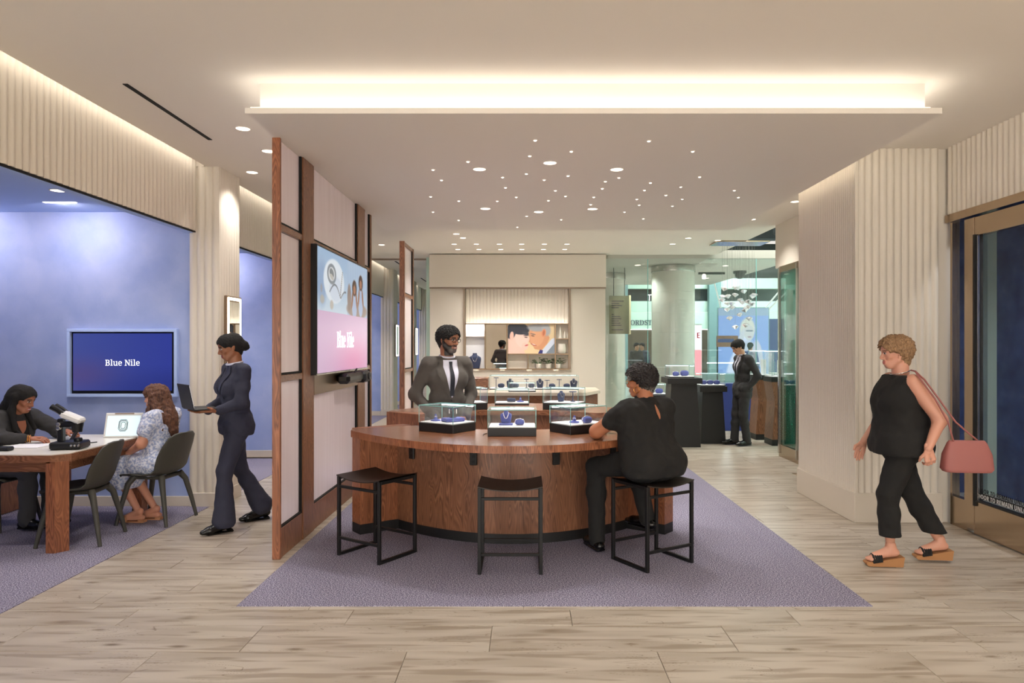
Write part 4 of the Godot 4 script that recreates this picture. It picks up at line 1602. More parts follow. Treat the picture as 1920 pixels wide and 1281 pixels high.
func build_partitions() -> void:
	var t := thing("partition_screen", "tall walnut framed screen with lilac panes, carrying the large display", "screen")
	var m := MB.new()
	m.box(v3(-1.87, 1.585, 5.215), Vector3(0.06, 3.168, 0.03), 0.002)
	part("post", m, M.walnut_end, t)
	for p in [[5.74, 6.03], [7.62, 7.95], [8.24, 8.3]]:
		m = MB.new()
		m.box(v3(-1.87, 1.585, (p[0] + p[1]) * 0.5), Vector3(0.064, 3.168, p[1] - p[0]), 0.002)
		part("post", m, M.walnut, t)
	var cuts := [0.225, 1.33, 1.385, 2.475, 2.53, 3.168]
	for seg in [[5.23, 5.74], [7.95, 8.24]]:
		bay(t, -1.868, seg[0], seg[1], cuts, 0.2, 3.16, 0.0, [1, 3])
		for y in [1.357, 2.502]:
			m = MB.new()
			m.box(v3(-1.872, y, (seg[0] + seg[1]) * 0.5), Vector3(0.056, 0.052, seg[1] - seg[0]), 0.002)
			part("rail", m, M.walnut_flat, t)
	bay(t, -1.868, 6.03, 7.62, [0.225, 1.18, 2.48, 2.53, 3.168], 0.2, 3.16, 6.76, [1, 2])
	m = MB.new()
	m.box(v3(-1.872, 2.505, 6.825), Vector3(0.056, 0.05, 1.59), 0.002)
	part("rail", m, M.walnut_flat, t)
	m = MB.new()
	m.box(v3(-1.868, 1.83, 6.825), Vector3(0.05, 1.30, 1.59), 0.002)
	part("back_board", m, M.walnut_flat, t)
	m = MB.new()
	m.box(v3(-1.842, 1.268, 6.825), Vector3(0.008, 0.18, 1.57), 0.001)
	part("metal_plate", m, M.bronze, t, "brushed bronze plate below the display")
	for seg in [[5.23, 5.74], [6.03, 7.62], [7.95, 8.24]]:
		m = MB.new()
		m.box(v3(-1.872, 0.112, (seg[0] + seg[1]) * 0.5), Vector3(0.05, 0.224, seg[1] - seg[0]), 0.002)
		part("base_board", m, M.walnut, t)
	# second screen deeper in the shop
	t = thing("partition_screen", "narrow walnut framed screen with lilac panes deeper in the aisle", "screen")
	m = MB.new()
	m.box(v3(-1.87, 1.6, 10.53), Vector3(0.075, 3.2, 0.06), 0.002)
	part("post", m, M.walnut_end, t)
	m = MB.new()
	m.box(v3(-1.87, 1.6, 11.4), Vector3(0.064, 3.2, 0.06), 0.002)
	part("post", m, M.walnut, t)
	bay(t, -1.868, 10.56, 11.37, [0.225, 1.2, 1.25, 2.37, 2.42, 3.15], 0.2, 3.16, 0.0, [1, 3])
	for y in [1.225, 2.395, 3.175]:
		m = MB.new()
		m.box(v3(-1.872, y, 10.965), Vector3(0.056, 0.05, 0.81), 0.002)
		part("rail", m, M.walnut_flat, t)
	m = MB.new()
	m.box(v3(-1.872, 0.112, 10.965), Vector3(0.05, 0.224, 0.81), 0.002)
	part("base_board", m, M.walnut, t)
	# display on the screen
	var tv := thing("wall_display", "large flat display with a pink lower half on the walnut screen", "display", v3(-1.815, 1.918, 6.885), "", PI / 2)
	m = MB.new()
	m.box(Vector3(0, 0, 0), Vector3(1.90, 1.13, 0.06), 0.004)
	part("casing", m, M.black_plastic, tv)
	m = MB.new()
	m.box(Vector3(0, -0.56, 0.03), Vector3(1.90, 0.012, 0.008))
	part("bezel_strip", m, M.steel, tv)
	m = MB.new()
	m.quad(Vector3(-0.935, -0.0, 0.0312), Vector3(0.935, -0.0, 0.0312), Vector3(0.935, 0.55, 0.0312), Vector3(-0.935, 0.55, 0.0312))
	part("screen_picture", m, picture_mat("feed_screen", feed_picture(), 0.72), tv)
	m = MB.new()
	m.quad(Vector3(-0.935, -0.55, 0.0312), Vector3(0.935, -0.55, 0.0312), Vector3(0.935, 0.0, 0.0312), Vector3(-0.935, 0.0, 0.0312))
	var pk := Image.create(128, 64, false, Image.FORMAT_RGB8)
	for y in 64:
		for x in 128:
			var c := sc(206, 172, 204).lerp(sc(216, 132, 178), clampf(exp(-(pow((x - 88) / 48.0, 2) + pow((y - 52) / 26.0, 2))), 0, 1))
			pk.set_pixel(x, y, c)
	part("screen_picture", m, picture_mat("pink_feed_screen", pk, 0.72), tv)
	text_part("Blue Nile", 0.15, 0.002, M.screen_text, tv, Transform3D(Basis(), Vector3(0.0, -0.255, 0.033)), "Droid Serif", "lettering", false, 0.72)
	# video bar
	var vb := thing("video_bar", "black camera bar below the large display", "video bar", v3(-1.77, 1.285, 7.15), "", PI / 2)
	m = MB.new()
	m.box(Vector3(0, 0, 0), Vector3(0.86, 0.10, 0.13), 0.03)
	part("bar_body", m, M.black_plastic, vb)
	m = MB.new()
	m.box(Vector3(0.30, -0.005, 0.02), Vector3(0.30, 0.12, 0.14), 0.03)
	part("camera_pod", m, M.black_laminate, vb)
	m = MB.new()
	m.lathe([Vector2(0.04, 0.0), Vector2(0.04, 0.012), Vector2(0.028, 0.014), Vector2(0.001, 0.008)], Vector3(0.30, 0, 0.088), 18, Basis(Vector3.RIGHT, PI / 2))
	part("camera_lens", m, M.black_metal, vb)
	m = MB.new()
	m.tube([Vector3(-0.1, 0.02, 0.02), Vector3(-0.07, 0.09, 0.05), Vector3(-0.02, 0.08, 0.03), Vector3(0.0, 0.04, 0.0)], 0.008, 6)
	part("cable", m, M.black_plastic, vb)

# ------------------------------------------------------------------ curved counters
func arc_pts(x0: float, d0: float, k: float, half: float, n: int, s: float, mid: float) -> PackedVector2Array:
	var a := PackedVector2Array()
	for j in n + 1:
		var x := -half + 2.0 * half * j / n
		a.append(Vector2(x0 + x, mid + s * (d0 + k * x * x - mid)))
	return a

func island(called: String, label: String, s: float) -> Node3D:
	# s = 1: the counter nearer the viewer; s = -1: its mirror image behind
	var mid := 6.73
	var x0 := -0.11
	var t := thing(called, label, "counter")
	var fl := func(p: Vector2) -> Vector2: return Vector2(p.x, mid + s * (p.y - mid))
	# top: crescent
	var top := arc_pts(x0, 4.88, 0.5, 1.345, 40, s, mid)
	var back := arc_pts(x0, 5.83, 0.45, 0.86, 28, s, mid)
	back.reverse()
	var p := top.duplicate()
	p.append(fl.call(Vector2(x0 + 1.37, 5.93)))
	p.append_array(back)
	p.append(fl.call(Vector2(x0 - 1.37, 5.93)))
	var m := MB.new()
	m.plan(p, 0.848, 0.9, true)
	part("counter_top", m, M.walnut_flat, t)
	var lip := MB.new()
	# edge band standing a hair proud of the top's front
	var eo := arc_pts(x0, 4.877, 0.5, 1.345, 40, s, mid)
	var ei := arc_pts(x0, 4.89, 0.5, 1.345, 40, s, mid)
	ei.reverse()
	eo.append_array(ei)
	lip.plan(eo, 0.846, 0.8995, true)
	part("edge_band", lip, M.walnut_end, t)
	# body
	var bf := arc_pts(x0, 5.58, 0.48, 1.02, 32, s, mid)
	var bb := arc_pts(x0, 5.78, 0.45, 0.92, 24, s, mid)
	bb.reverse()
	bf.append_array(bb)
	m = MB.new()
	m.plan(bf, 0.09, 0.848, true)
	part("counter_body", m, M.walnut, t)
	var kf := arc_pts(x0, 5.597, 0.48, 1.02, 32, s, mid)
	var kb := arc_pts(x0, 5.77, 0.45, 0.92, 24, s, mid)
	kb.reverse()
	kf.append_array(kb)
	m = MB.new()
	m.plan(kf, 0.0055, 0.09, true)
	part("plinth", m, M.black_laminate, t)
	# end panels
	for side in [-1.0, 1.0]:
		var q := PackedVector2Array()
		for c in [Vector2(-1.29, 5.875), Vector2(-0.99, 6.085), Vector2(-0.92, 6.22), Vector2(-1.00, 6.29), Vector2(-1.385, 5.99)]:
			q.append(fl.call(Vector2(x0 - c.x * side, c.y)))
		m = MB.new()
		m.plan(q, 0.09, 0.8985)
		part("end_panel", m, M.walnut_end, t)
		m = MB.new()
		m.plan(q, 0.0055, 0.09)
		part("plinth", m, M.black_laminate, t)
	# power outlets below the top
	for x in [-0.86, -0.31, 0.36, 0.86]:
		var d: float = mid + s * (5.58 + 0.48 * x * x - 0.012 - mid)
		var an: float = atan2(0.96 * x, 1.0) * s
		m = MB.new()
		m.box_b(v3(x0 + x, 0.692, d), Vector3(0.062, 0.105, 0.02), Basis(Vector3.UP, an), 0.004)
		var o := part("outlet", m, M.black_plastic, t, "black power outlet")
		m = MB.new()
		for y in [0.022, -0.022]:
			m.box_b(v3(x0 + x, 0.692 + y, d - s * 0.011), Vector3(0.03, 0.026, 0.004), Basis(Vector3.UP, an), 0.001)
		part("socket", m, M.black_metal, o)
	return t

func build_islands() -> void:
	island("curved_counter", "curved walnut counter with the stools in front", 1.0)
	island("curved_counter", "curved walnut counter behind the standing man", -1.0)
	var g := "glass cases on the curved counters"
	display_case(v3(-0.651, 0.9, 5.783), 0.375, 0.29, 0.07, 0.14, atan2(0.214, 0.308) * -1.0, "glass display case in front of the standing man", g)
	display_case(v3(-0.104, 0.9, 5.545), 0.38, 0.29, 0.066, 0.135, 0.0, "glass display case with the necklace bust, square to the counter", g)
	display_case(v3(0.434, 0.9, 5.705), 0.375, 0.284, 0.07, 0.14, atan2(0.208, 0.311), "glass display case beside the seated woman's hand", g)
	display_case(v3(-0.16, 0.9, 8.42), 0.41, 0.28, 0.02, 0.16, 0.0, "glass display case on the far edge of the rear counter", g)
	display_case(v3(0.434, 0.9, 7.755), 0.41, 0.284, 0.075, 0.16, -0.36, "glass display case with a dark neck form on the rear counter", g)
	display_case(v3(-0.66, 0.9, 7.755), 0.41, 0.284, 0.075, 0.16, 0.36, "glass display case half hidden behind the standing man", g)

func display_case(at: Vector3, w: float, dp: float, bh: float, gh: float, turn: float, label: String, group := "") -> Node3D:
	var t := thing("display_case", label, "display case", at, group, turn)
	var m := MB.new()
	m.box(Vector3(0, bh * 0.5, 0), Vector3(w, bh, dp), 0.003)
	part("base", m, M.black_laminate, t)
	m = MB.new()
	m.box(Vector3(0, bh + 0.004, 0), Vector3(w - 0.02, 0.008, dp - 0.02), 0.001)
	part("deck", m, M.white_board, t)
	var th := 0.006
	var y := bh + gh * 0.5
	for s in [-1.0, 1.0]:
		m = MB.new()
		m.box(Vector3(0, y, s * (dp * 0.5 - th * 0.5)), Vector3(w - 0.004, gh, th))
		part("pane", m, M.case_glass, t)
		m = MB.new()
		m.box(Vector3(s * (w * 0.5 - th * 0.5), y, 0), Vector3(th, gh, dp - 2.2 * th))
		part("pane", m, M.case_glass, t)
	m = MB.new()
	m.box(Vector3(0, bh + gh + th * 0.5, 0), Vector3(w, th, dp))
	part("top_pane", m, M.case_glass, t)
	m = MB.new()
	var e := 0.004
	for s in [-1.0, 1.0]:
		for q in [-1.0, 1.0]:
			m.box(Vector3(s * (w * 0.5 - e * 0.5), y, q * (dp * 0.5 - e * 0.5)), Vector3(e, gh, e))
		m.box(Vector3(0, bh + gh + th * 0.5, s * dp * 0.5), Vector3(w, th, 0.002))
		m.box(Vector3(s * w * 0.5, bh + gh + th * 0.5, 0), Vector3(0.002, th, dp))
	part("glass_edge", m, M.glass_edge, t)
	m = MB.new()
	m.box(Vector3(0, bh + gh - 0.008, -dp * 0.5 + 0.02), Vector3(w - 0.03, 0.010, 0.012), 0.002)
	part("light_bar", m, M.white_led, t)
	area(t, Vector3(0, bh + gh - 0.016, -dp * 0.5 + 0.022), Vector3(0, -1, 0.45), Vector2(w - 0.04, 0.012), 0.026, Color(0.97, 0.98, 1.0))
	return t

# ------------------------------------------------------------------ stools
func build_stools() -> void:
	var t := thing("counter_stool", "black metal stool with a brown leather sling, at the middle of the counter", "stool", v3(-0.106, 0.006, 5.04), "counter stools")
	var w := 0.455
	var dp := 0.40
	var h := 0.605
	var b := 0.024
	var m: MB
	for s in [-1.0, 1.0]:
		var x: float = s * (w * 0.5 - b * 0.5)
		for q in [-1.0, 1.0]:
			m = MB.new()
			m.box(Vector3(x, h * 0.5, q * (dp * 0.5 - b * 0.5)), Vector3(b, h, b), 0.002)
			part("leg", m, M.black_metal, t)
		m = MB.new()
		m.box(Vector3(x, b * 0.5, 0), Vector3(b, b, dp - 2 * b), 0.002)
		part("floor_bar", m, M.black_metal, t)
		m = MB.new()
		m.box(Vector3(x, h - b * 0.5, 0), Vector3(b, b, dp - 2 * b), 0.002)
		part("seat_rail", m, M.black_metal, t)
	for q in [-1.0, 1.0]:
		var z: float = q * (dp * 0.5 - b * 0.5)
		for y in [0.528, 0.137]:
			m = MB.new()
			m.box(Vector3(0, y, z), Vector3(w - 2 * b, 0.02, 0.02), 0.002)
			part("stretcher", m, M.black_metal, t)
	var rings := []
	var n := 24
	for j in n + 1:
		var u := -1.0 + 2.0 * j / n
		var x := u * w * 0.5
		var y := h + 0.012 - 0.030 * (1.0 - u * u)
		rings.append(PackedVector3Array([Vector3(x, y, -dp * 0.5 - 0.004), Vector3(x, y, dp * 0.5 + 0.004), Vector3(x, y - 0.007, dp * 0.5 + 0.004), Vector3(x, y - 0.007, -dp * 0.5 - 0.004)]))
	m = MB.new()
	for j in n:
		for e in 4:
			var f := (e + 1) % 4
			m.quad(rings[j][e], rings[j][f], rings[j + 1][f], rings[j + 1][e])
	part("seat", m, M.leather, t)
	copy(t, "black metal stool with a brown leather sling, beside the lilac screen", v3(-1.14, 0.006, 5.336), -atan2(0.247, 0.369))
	copy(t, "black metal stool that the woman in black sits on", v3(0.942, 0.006, 5.155), atan2(0.236, 0.378))

# ------------------------------------------------------------------ meeting table in the front alcove
func build_meeting_table() -> void:
	var t := thing("meeting_table", "walnut meeting table with a pale top in the blue alcove", "table")
	var m := MB.new()
	m.plan(PackedVector2Array([Vector2(-4.42, 5.34), Vector2(-3.66, 5.34), Vector2(-3.56, 5.44), Vector2(-3.56, 6.62), Vector2(-4.42, 6.62)]), 0.745, 0.758)
	m.plan(PackedVector2Array([Vector2(-4.42, 5.34), Vector2(-3.66, 5.34), Vector2(-3.56, 5.44), Vector2(-3.56, 6.62), Vector2(-4.42, 6.62)]), 0.7, 0.745)
	part("table_edge", m, M.walnut_flat, t)
	m = MB.new()
	m.plan(PackedVector2Array([Vector2(-4.40, 5.36), Vector2(-3.67, 5.36), Vector2(-3.58, 5.45), Vector2(-3.58, 6.60), Vector2(-4.40, 6.60)]), 0.757, 0.764)
	part("table_top", m, M.table_top, t, "pale inset table top")
	for l in [[-3.66, 5.36, 0.74], [-3.64, 6.52, 0.7], [-4.35, 6.5, 0.7], [-4.35, 5.42, 0.7]]:
		m = MB.new()
		var a := PackedVector2Array([Vector2(l[0] - 0.035, l[1] - 0.02), Vector2(l[0] + 0.035, l[1] - 0.02), Vector2(l[0] + 0.095, l[1] + 0.06), Vector2(l[0] + 0.04, l[1] + 0.09), Vector2(l[0] - 0.035, l[1] + 0.05)])
		if l[1] > 5.4:
			a = PackedVector2Array([Vector2(l[0] - 0.03, l[1] - 0.05), Vector2(l[0] + 0.06, l[1] - 0.05), Vector2(l[0] + 0.06, l[1] + 0.05), Vector2(l[0] - 0.03, l[1] + 0.05)])
		m.plan(a, 0.006, 0.71)
		part("leg", m, M.walnut_end, t)
	var cr := thing("credenza", "low walnut cabinet against the blue wall behind the blazer woman's chair", "cabinet")
	m = MB.new()
	m.box(v3(-5.25, 0.31, 6.62), Vector3(0.6, 0.6, 0.56), 0.003)
	part("cabinet_body", m, M.walnut, cr)
	m = MB.new()
	m.box(v3(-5.25, 0.33, 6.335), Vector3(0.28, 0.5, 0.014), 0.002)
	part("door", m, M.walnut, cr)
	for r in [[-4.0, 5.40, 0.7, 0.03], [-4.0, 6.56, 0.7, 0.03]]:
		m = MB.new()
		m.box(v3(r[0], 0.665, r[1]), Vector3(r[2], 0.08, r[3]), 0.002)
		part("apron", m, M.walnut_flat, t)
	m = MB.new()
	m.box(v3(-3.62, 0.665, 6.0), Vector3(0.03, 0.08, 1.0), 0.002)
	part("apron", m, M.walnut_flat, t)
	# chairs
	var c := shell_chair("dark grey moulded chair standing empty at the table", v3(-3.655, 0.006, 5.72), -PI / 2 + 0.12)
	copy(c, "dark grey moulded chair of the woman in the blue dress", v3(-3.375, 0.006, 6.36), -PI / 2 - 0.12)
	copy(c, "dark grey moulded chair of the woman in the black blazer", v3(-4.70, 0.006, 6.16), PI / 2 - 0.1)
	# wall screen
	var tv := thing("wall_display", "small dark blue display in a recess of the blue wall", "display", v3(-4.03, 1.437, 6.945))
	m = MB.new()
	m.box(Vector3(0, 0, -0.01), Vector3(1.02, 0.615, 0.035), 0.003)
	part("casing", m, M.black_plastic, tv)
	m = MB.new()
	m.quad(Vector3(-0.495, -0.278, 0.0085), Vector3(0.495, -0.278, 0.0085), Vector3(0.495, 0.295, 0.0085), Vector3(-0.495, 0.295, 0.0085))
	var im := Image.create(96, 56, false, Image.FORMAT_RGB8)
	for y in 56:
		for x in 96:
			var k := float(x) / 96.0
			var q := sc(66, 78, 150).lerp(sc(48, 60, 148), k)
			q = q.lerp(sc(84, 72, 128), clampf(exp(-(pow((x - 8) / 34.0, 2) + pow((y - 40) / 16.0, 2))), 0, 1) * 0.8)
			q = q.lerp(sc(28, 38, 104), clampf((y - 30) / 40.0, 0, 1) * k)
			im.set_pixel(x, y, q)
	part("screen_picture", m, picture_mat("blue_feed_screen", im, 0.8), tv)
	text_part("Blue Nile", 0.058, 0.001, M.screen_text, tv, Transform3D(Basis(), Vector3(0.0, 0.0, 0.0095)), "Droid Serif", "lettering")
	m = MB.new()
	for s in [[0, 0.325, 1.10, 0.03], [0, -0.325, 1.10, 0.03]]:
		m.box(Vector3(s[0], s[1], 0.0), Vector3(s[2], s[3], 0.05), 0.002)
	for s in [-1.0, 1.0]:
		m.box(Vector3(s * 0.535, 0, 0), Vector3(0.03, 0.62, 0.05), 0.002)
	part("recess_frame", m, M.blue_ceiling, tv)

func shell_chair(label: String, at: Vector3, turn: float) -> Node3D:
	# faces +z locally
	var t := thing("shell_chair", label, "chair", at, "moulded chairs at the meeting table", turn)
	# seat and back as one bent sheet: profile along the chair's middle, half width at each station
	var prof := [[0.24, 0.425, 0.17, 0.0], [0.225, 0.445, 0.20, 0.005], [0.12, 0.445, 0.225, 0.012], [0.0, 0.435, 0.235, 0.02], [-0.10, 0.435, 0.235, 0.03], [-0.165, 0.46, 0.235, 0.045], [-0.20, 0.52, 0.24, 0.055], [-0.225, 0.60, 0.24, 0.055], [-0.25, 0.69, 0.225, 0.045], [-0.27, 0.77, 0.19, 0.03], [-0.28, 0.805, 0.13, 0.02], [-0.282, 0.815, 0.06, 0.012]]
	var front := []
	var rear := []
	for j in prof.size():
		var a: Array = prof[maxi(j - 1, 0)]
		var b: Array = prof[mini(j + 1, prof.size() - 1)]
		var tg := Vector3(0, b[1] - a[1], b[0] - a[0]).normalized()
		var nn := Vector3(0, -tg.z, tg.y)
		if nn.y < 0 and j < 4:
			nn = -nn
		if j >= 4 and nn.z < 0:
			nn = -nn
		var r0 := PackedVector3Array()
		var r1 := PackedVector3Array()
		for k in 13:
			var u := -1.0 + k / 6.0
			var p: Vector3 = Vector3(u * prof[j][2], prof[j][1], prof[j][0]) + nn * prof[j][3] * u * u * 1.2
			r0.append(p)
			r1.append(p - nn * 0.012)
		front.append(r0)
		rear.append(r1)
	var m := MB.new()
	var rings := []
	for j in prof.size():
		var ring := PackedVector3Array()
		for k in 13:
			ring.append(front[j][k])
		for k in range(12, -1, -1):
			ring.append(rear[j][k])
		rings.append(ring)
	m.loft(rings)
	part("seat_shell", m, M.chair_plastic, t)
	m = MB.new()
	m.box(Vector3(0, 0.415, 0.0), Vector3(0.30, 0.03, 0.32), 0.012)
	part("seat_support", m, M.chair_plastic, t)
	for sx in [-1.0, 1.0]:
		for sz in [-1.0, 1.0]:
			m = MB.new()
			m.tube([Vector3(sx * 0.13, 0.425, sz * 0.13), Vector3(sx * 0.17, 0.36, sz * 0.165), Vector3(sx * 0.20, 0.18, sz * 0.205), Vector3(sx * 0.225, 0.0, sz * 0.24)], 0.030, 12, 0.015)
			part("leg", m, M.chair_plastic, t)
	return t

# ------------------------------------------------------------------ counter below the back wall
func build_wall_counter() -> void:
	var t := thing("wall_counter", "walnut counter with a pale stone top below the back wall", "counter")
	var m := MB.new()
	m.plan(PackedVector2Array([Vector2(-0.86, 10.5), Vector2(0.92, 10.5), Vector2(1.2, 11.1), Vector2(1.2, 11.9), Vector2(-1.1, 11.9), Vector2(-1.1, 11.1)]), 0.855, 0.9)
	part("stone_top", m, M.stone_top, t)
	m = MB.new()
	m.plan(PackedVector2Array([Vector2(-0.83, 10.54), Vector2(0.89, 10.54), Vector2(1.16, 11.12), Vector2(1.16, 11.86), Vector2(-1.06, 11.86), Vector2(-1.06, 11.12)]), 0.09, 0.855)
	part("counter_body", m, M.walnut_flat, t)
	m = MB.new()
	m.plan(PackedVector2Array([Vector2(-0.80, 10.6), Vector2(0.86, 10.6), Vector2(1.1, 11.15), Vector2(1.1, 11.8), Vector2(-1.0, 11.8), Vector2(-1.0, 11.15)]), 0.0, 0.09)
	part("plinth", m, M.black_laminate, t)
	m = MB.new()
	m.box(v3(-0.735, 0.995, 11.42), Vector3(0.27, 0.19, 0.5), 0.003)
	solid("drawer_box", m, M.walnut_flat, "low walnut drawer box on the stone counter", "box")
	display_case(v3(0.14, 0.9, 11.45), 1.45, 0.4, 0.012, 0.21, 0.0, "long glass display case full of jewellery stands below the wall niche", "long glass cases")
	var r := RandomNumberGenerator.new()
	r.seed = 12
	var xs := [-0.48, -0.40, -0.25, -0.16, 0.02, 0.10, 0.24, 0.36, 0.44, 0.56, 0.68, 0.80]
	var kinds := [0, 2, 1, 2, 0, 2, 1, 0, 2, 0, 2, 1]
	for k in xs.size():
		var at := v3(xs[k], 0.921, 11.40 + (k % 2) * 0.07)
		var lb := "small jewellery stand inside the long wall case"
		match kinds[k]:
			0:
				t_stand(at, r.randf_range(0.12, 0.17), "thin T shaped stand in the long wall case, the %s from the drawer box" % ["first", "second", "third", "fourth"][[0, 4, 7, 9].find(k)], "jewellery stands in the long wall case")
			1:
				bust("necklace_bust", at, 0.15, M.slate_velvet, ["round necklace bust in the long wall case, the one nearest the drawer box", "low necklace bust in the middle of the long wall case", "wide necklace bust at the far end of the long wall case"][[2, 6, 11].find(k)])
			2:
				pillow(at, 0.055, M.slate_velvet, "small dark pad in the long wall case, the %s from the drawer box" % ["first", "second", "third", "fourth", "fifth"][[1, 3, 5, 8, 10].find(k)], "small pads in the long wall case")
	# pier side counters, low case
	display_case(v3(-0.05, 0.9, 10.8), 0.42, 0.25, 0.015, 0.12, 0.0, "low glass display case on the front of the stone counter", "long glass cases")

func t_stand(at: Vector3, h: float, label: String, group := "") -> void:
	var t := thing("jewellery_stand", label, "jewellery stand", at, group)
	var m := MB.new()
	m.lathe([Vector2(0.028, 0.0), Vector2(0.028, 0.006), Vector2(0.006, 0.01), Vector2(0.005, h)], Vector3.ZERO, 12)
	part("stem", m, M.slate_velvet, t)
	m = MB.new()
	m.box(Vector3(0, h, 0), Vector3(0.085, 0.012, 0.014), 0.004)
	part("crossbar", m, M.slate_velvet, t)
	m = MB.new()
	for s in [-1.0, 1.0]:
		m.tube([Vector3(s * 0.03, h, 0.009), Vector3(s * 0.03, h - 0.04, 0.010)], 0.003, 5)
	part("earring", m, M.silver, t)

func pillow(at: Vector3, r: float, mt: Material, label: String, group := "", turn := 0.0) -> void:
	var t := thing("bracelet_pillow", label, "bracelet pillow", at, group, turn)
	var m := MB.new()
	var rings := []
	for a in 11:
		var ph := -PI / 2 + PI * a / 10
		var ring := PackedVector3Array()
		for s in 20:
			var an := -TAU * s / 20
			var cr := pow(maxf(cos(ph), 0.0), 0.5)
			var sq := pow(absf(cos(an)), 0.6) * signf(cos(an))
			var sw := pow(absf(sin(an)), 0.6) * signf(sin(an))
			ring.append(Vector3(sq * cr * r, r * 0.62 + sin(ph) * r * 0.62, sw * cr * r * 0.75))
		rings.append(ring)
	m.loft(rings)
	part("pad", m, mt, t)
	m = MB.new()
	m.ring_tube(Vector3(0, r * 0.62, 0), Basis(Vector3.RIGHT, 0.0), r * 1.0, r * 0.72, 0.0042, 26, 6)
	part("bracelet", m, M.silver, t)

# ------------------------------------------------------------------ pedestals by the shopfront
func build_pedestals() -> void:
	var g := "black tapered pedestals"
	pedestal(v3(2.53, 0, 11.25), 0.55, 1.10, "tall black tapered pedestal with a lit glass case", g)
	pedestal(v3(3.09, 0, 11.6), 0.45, 0.945, "shorter black tapered pedestal beside the man in the black suit", g)
	pedestal(v3(2.36, 0, 12.6), 0.5, 0.73, "low black pedestal half hidden behind the tall one", g)
	display_case(v3(2.50, 1.10, 11.25), 0.40, 0.36, 0.015, 0.18, 0.0, "glass case on top of the tall black pedestal", "pedestal glass cases")
	display_case(v3(3.09, 0.945, 11.6), 0.41, 0.38, 0.015, 0.19, 0.0, "glass case with dark blue cuffs on the shorter black pedestal", "pedestal glass cases")
	display_case(v3(2.36, 0.73, 12.6), 0.42, 0.36, 0.012, 0.17, 0.0, "glass case on the low black pedestal", "pedestal glass cases")
	pillow(v3(2.44, 1.124, 11.25), 0.055, M.blue_velvet, "flat blue pad in the case on the tall black pedestal")
	pillow(v3(2.58, 1.124, 11.25), 0.07, M.blue_velvet, "round blue pad in the case on the tall black pedestal")
	for k in 3:
		pillow(v3(2.98 + k * 0.11, 0.969, 11.6), 0.055, M.royal_blue, "dark blue cuff pad on the shorter pedestal, %s" % ["nearest the tall pedestal", "the middle one", "nearest the man"][k], "three blue cuff pads")
	pillow(v3(2.28, 0.751, 12.6), 0.06, M.blue_velvet, "blue pad in the low pedestal case, nearer the seated woman")
	pillow(v3(2.43, 0.751, 12.6), 0.07, M.blue_velvet, "blue pad in the low pedestal case, nearer the tall pedestal")
	# walnut pair
	for k in 2:
		var at: Vector3 = [v3(4.10, 0, 12.05), v3(4.13, 0, 11.35)][k]
		var t := thing("walnut_pedestal", ["waisted walnut pedestal behind the standing man", "waisted walnut pedestal next to the stacked glass doors"][k], "pedestal", at, "waisted walnut pedestals")
		var rings := []
		for p in [[0.10, 0.155], [0.66, 0.115], [0.72, 0.115], [1.03, 0.165]]:
			var w: float = p[1]
			rings.append(PackedVector3Array([Vector3(-w, p[0], 0.19), Vector3(w, p[0], 0.19 if p[0] < 0.5 or p[0] > 1.0 else 0.17), Vector3(w, p[0], -0.19), Vector3(-w, p[0], -0.19)]))
		var m := MB.new()
		for j in 3:
			for e in 4:
				var f := (e + 1) % 4
				m.quad(rings[j][e], rings[j][f], rings[j + 1][f], rings[j + 1][e])
		part("pedestal_body", m, M.walnut, t)
		m = MB.new()
		m.box(Vector3(0, 0.05, 0), Vector3(0.31, 0.10, 0.38), 0.003)
		part("plinth", m, M.black_laminate, t)
		m = MB.new()
		m.box(Vector3(0, 1.065, 0), Vector3(0.34, 0.07, 0.40), 0.003)
		part("cap", m, M.black_laminate, t)
		display_case(at + Vector3(0, 1.10, 0), 0.32, 0.38, 0.01, 0.42, 0.0, ["tall glass case on the walnut pedestal behind the standing man", "tall glass case on the walnut pedestal next to the glass doors"][k], "tall pedestal cases")
		m = MB.new()
		m.box(Vector3(0, 0.13, 0), Vector3(0.09, 0.26, 0.012), 0.002)
		solid("display_card", m, M.white_board, ["upright white card in the glass case behind the standing man", "upright white card in the glass case next to the glass doors"][k], "card", at + Vector3(0.02, 1.119, 0.05))
	var m2 := MB.new()
	m2.box(v3(4.15, 0.45, 13.3), Vector3(0.85, 0.9, 0.3), 0.004)
	solid("blue_plinth", m2, M.royal_blue, "royal blue display plinth behind the man in the black suit", "plinth")

func pedestal(at: Vector3, w: float, h: float, label: String, group: String) -> void:
	var t := thing("pedestal", label, "pedestal", at, group)
	var a := w * 0.37
	var b := w * 0.46
	var m := MB.new()
	var r0 := [Vector3(-b, 0, b), Vector3(b, 0, b), Vector3(b, 0, -b), Vector3(-b, 0, -b)]
	var r1 := [Vector3(-a, h - 0.08, a), Vector3(a, h - 0.08, a), Vector3(a, h - 0.08, -a), Vector3(-a, h - 0.08, -a)]
	for e in 4:
		var f := (e + 1) % 4
		m.quad(r0[e], r0[f], r1[f], r1[e])
	part("pedestal_body", m, M.black_laminate, t)
	m = MB.new()
	m.box(Vector3(0, h - 0.045, 0), Vector3(w, 0.09, w), 0.003)
	part("cap", m, M.black_laminate, t)

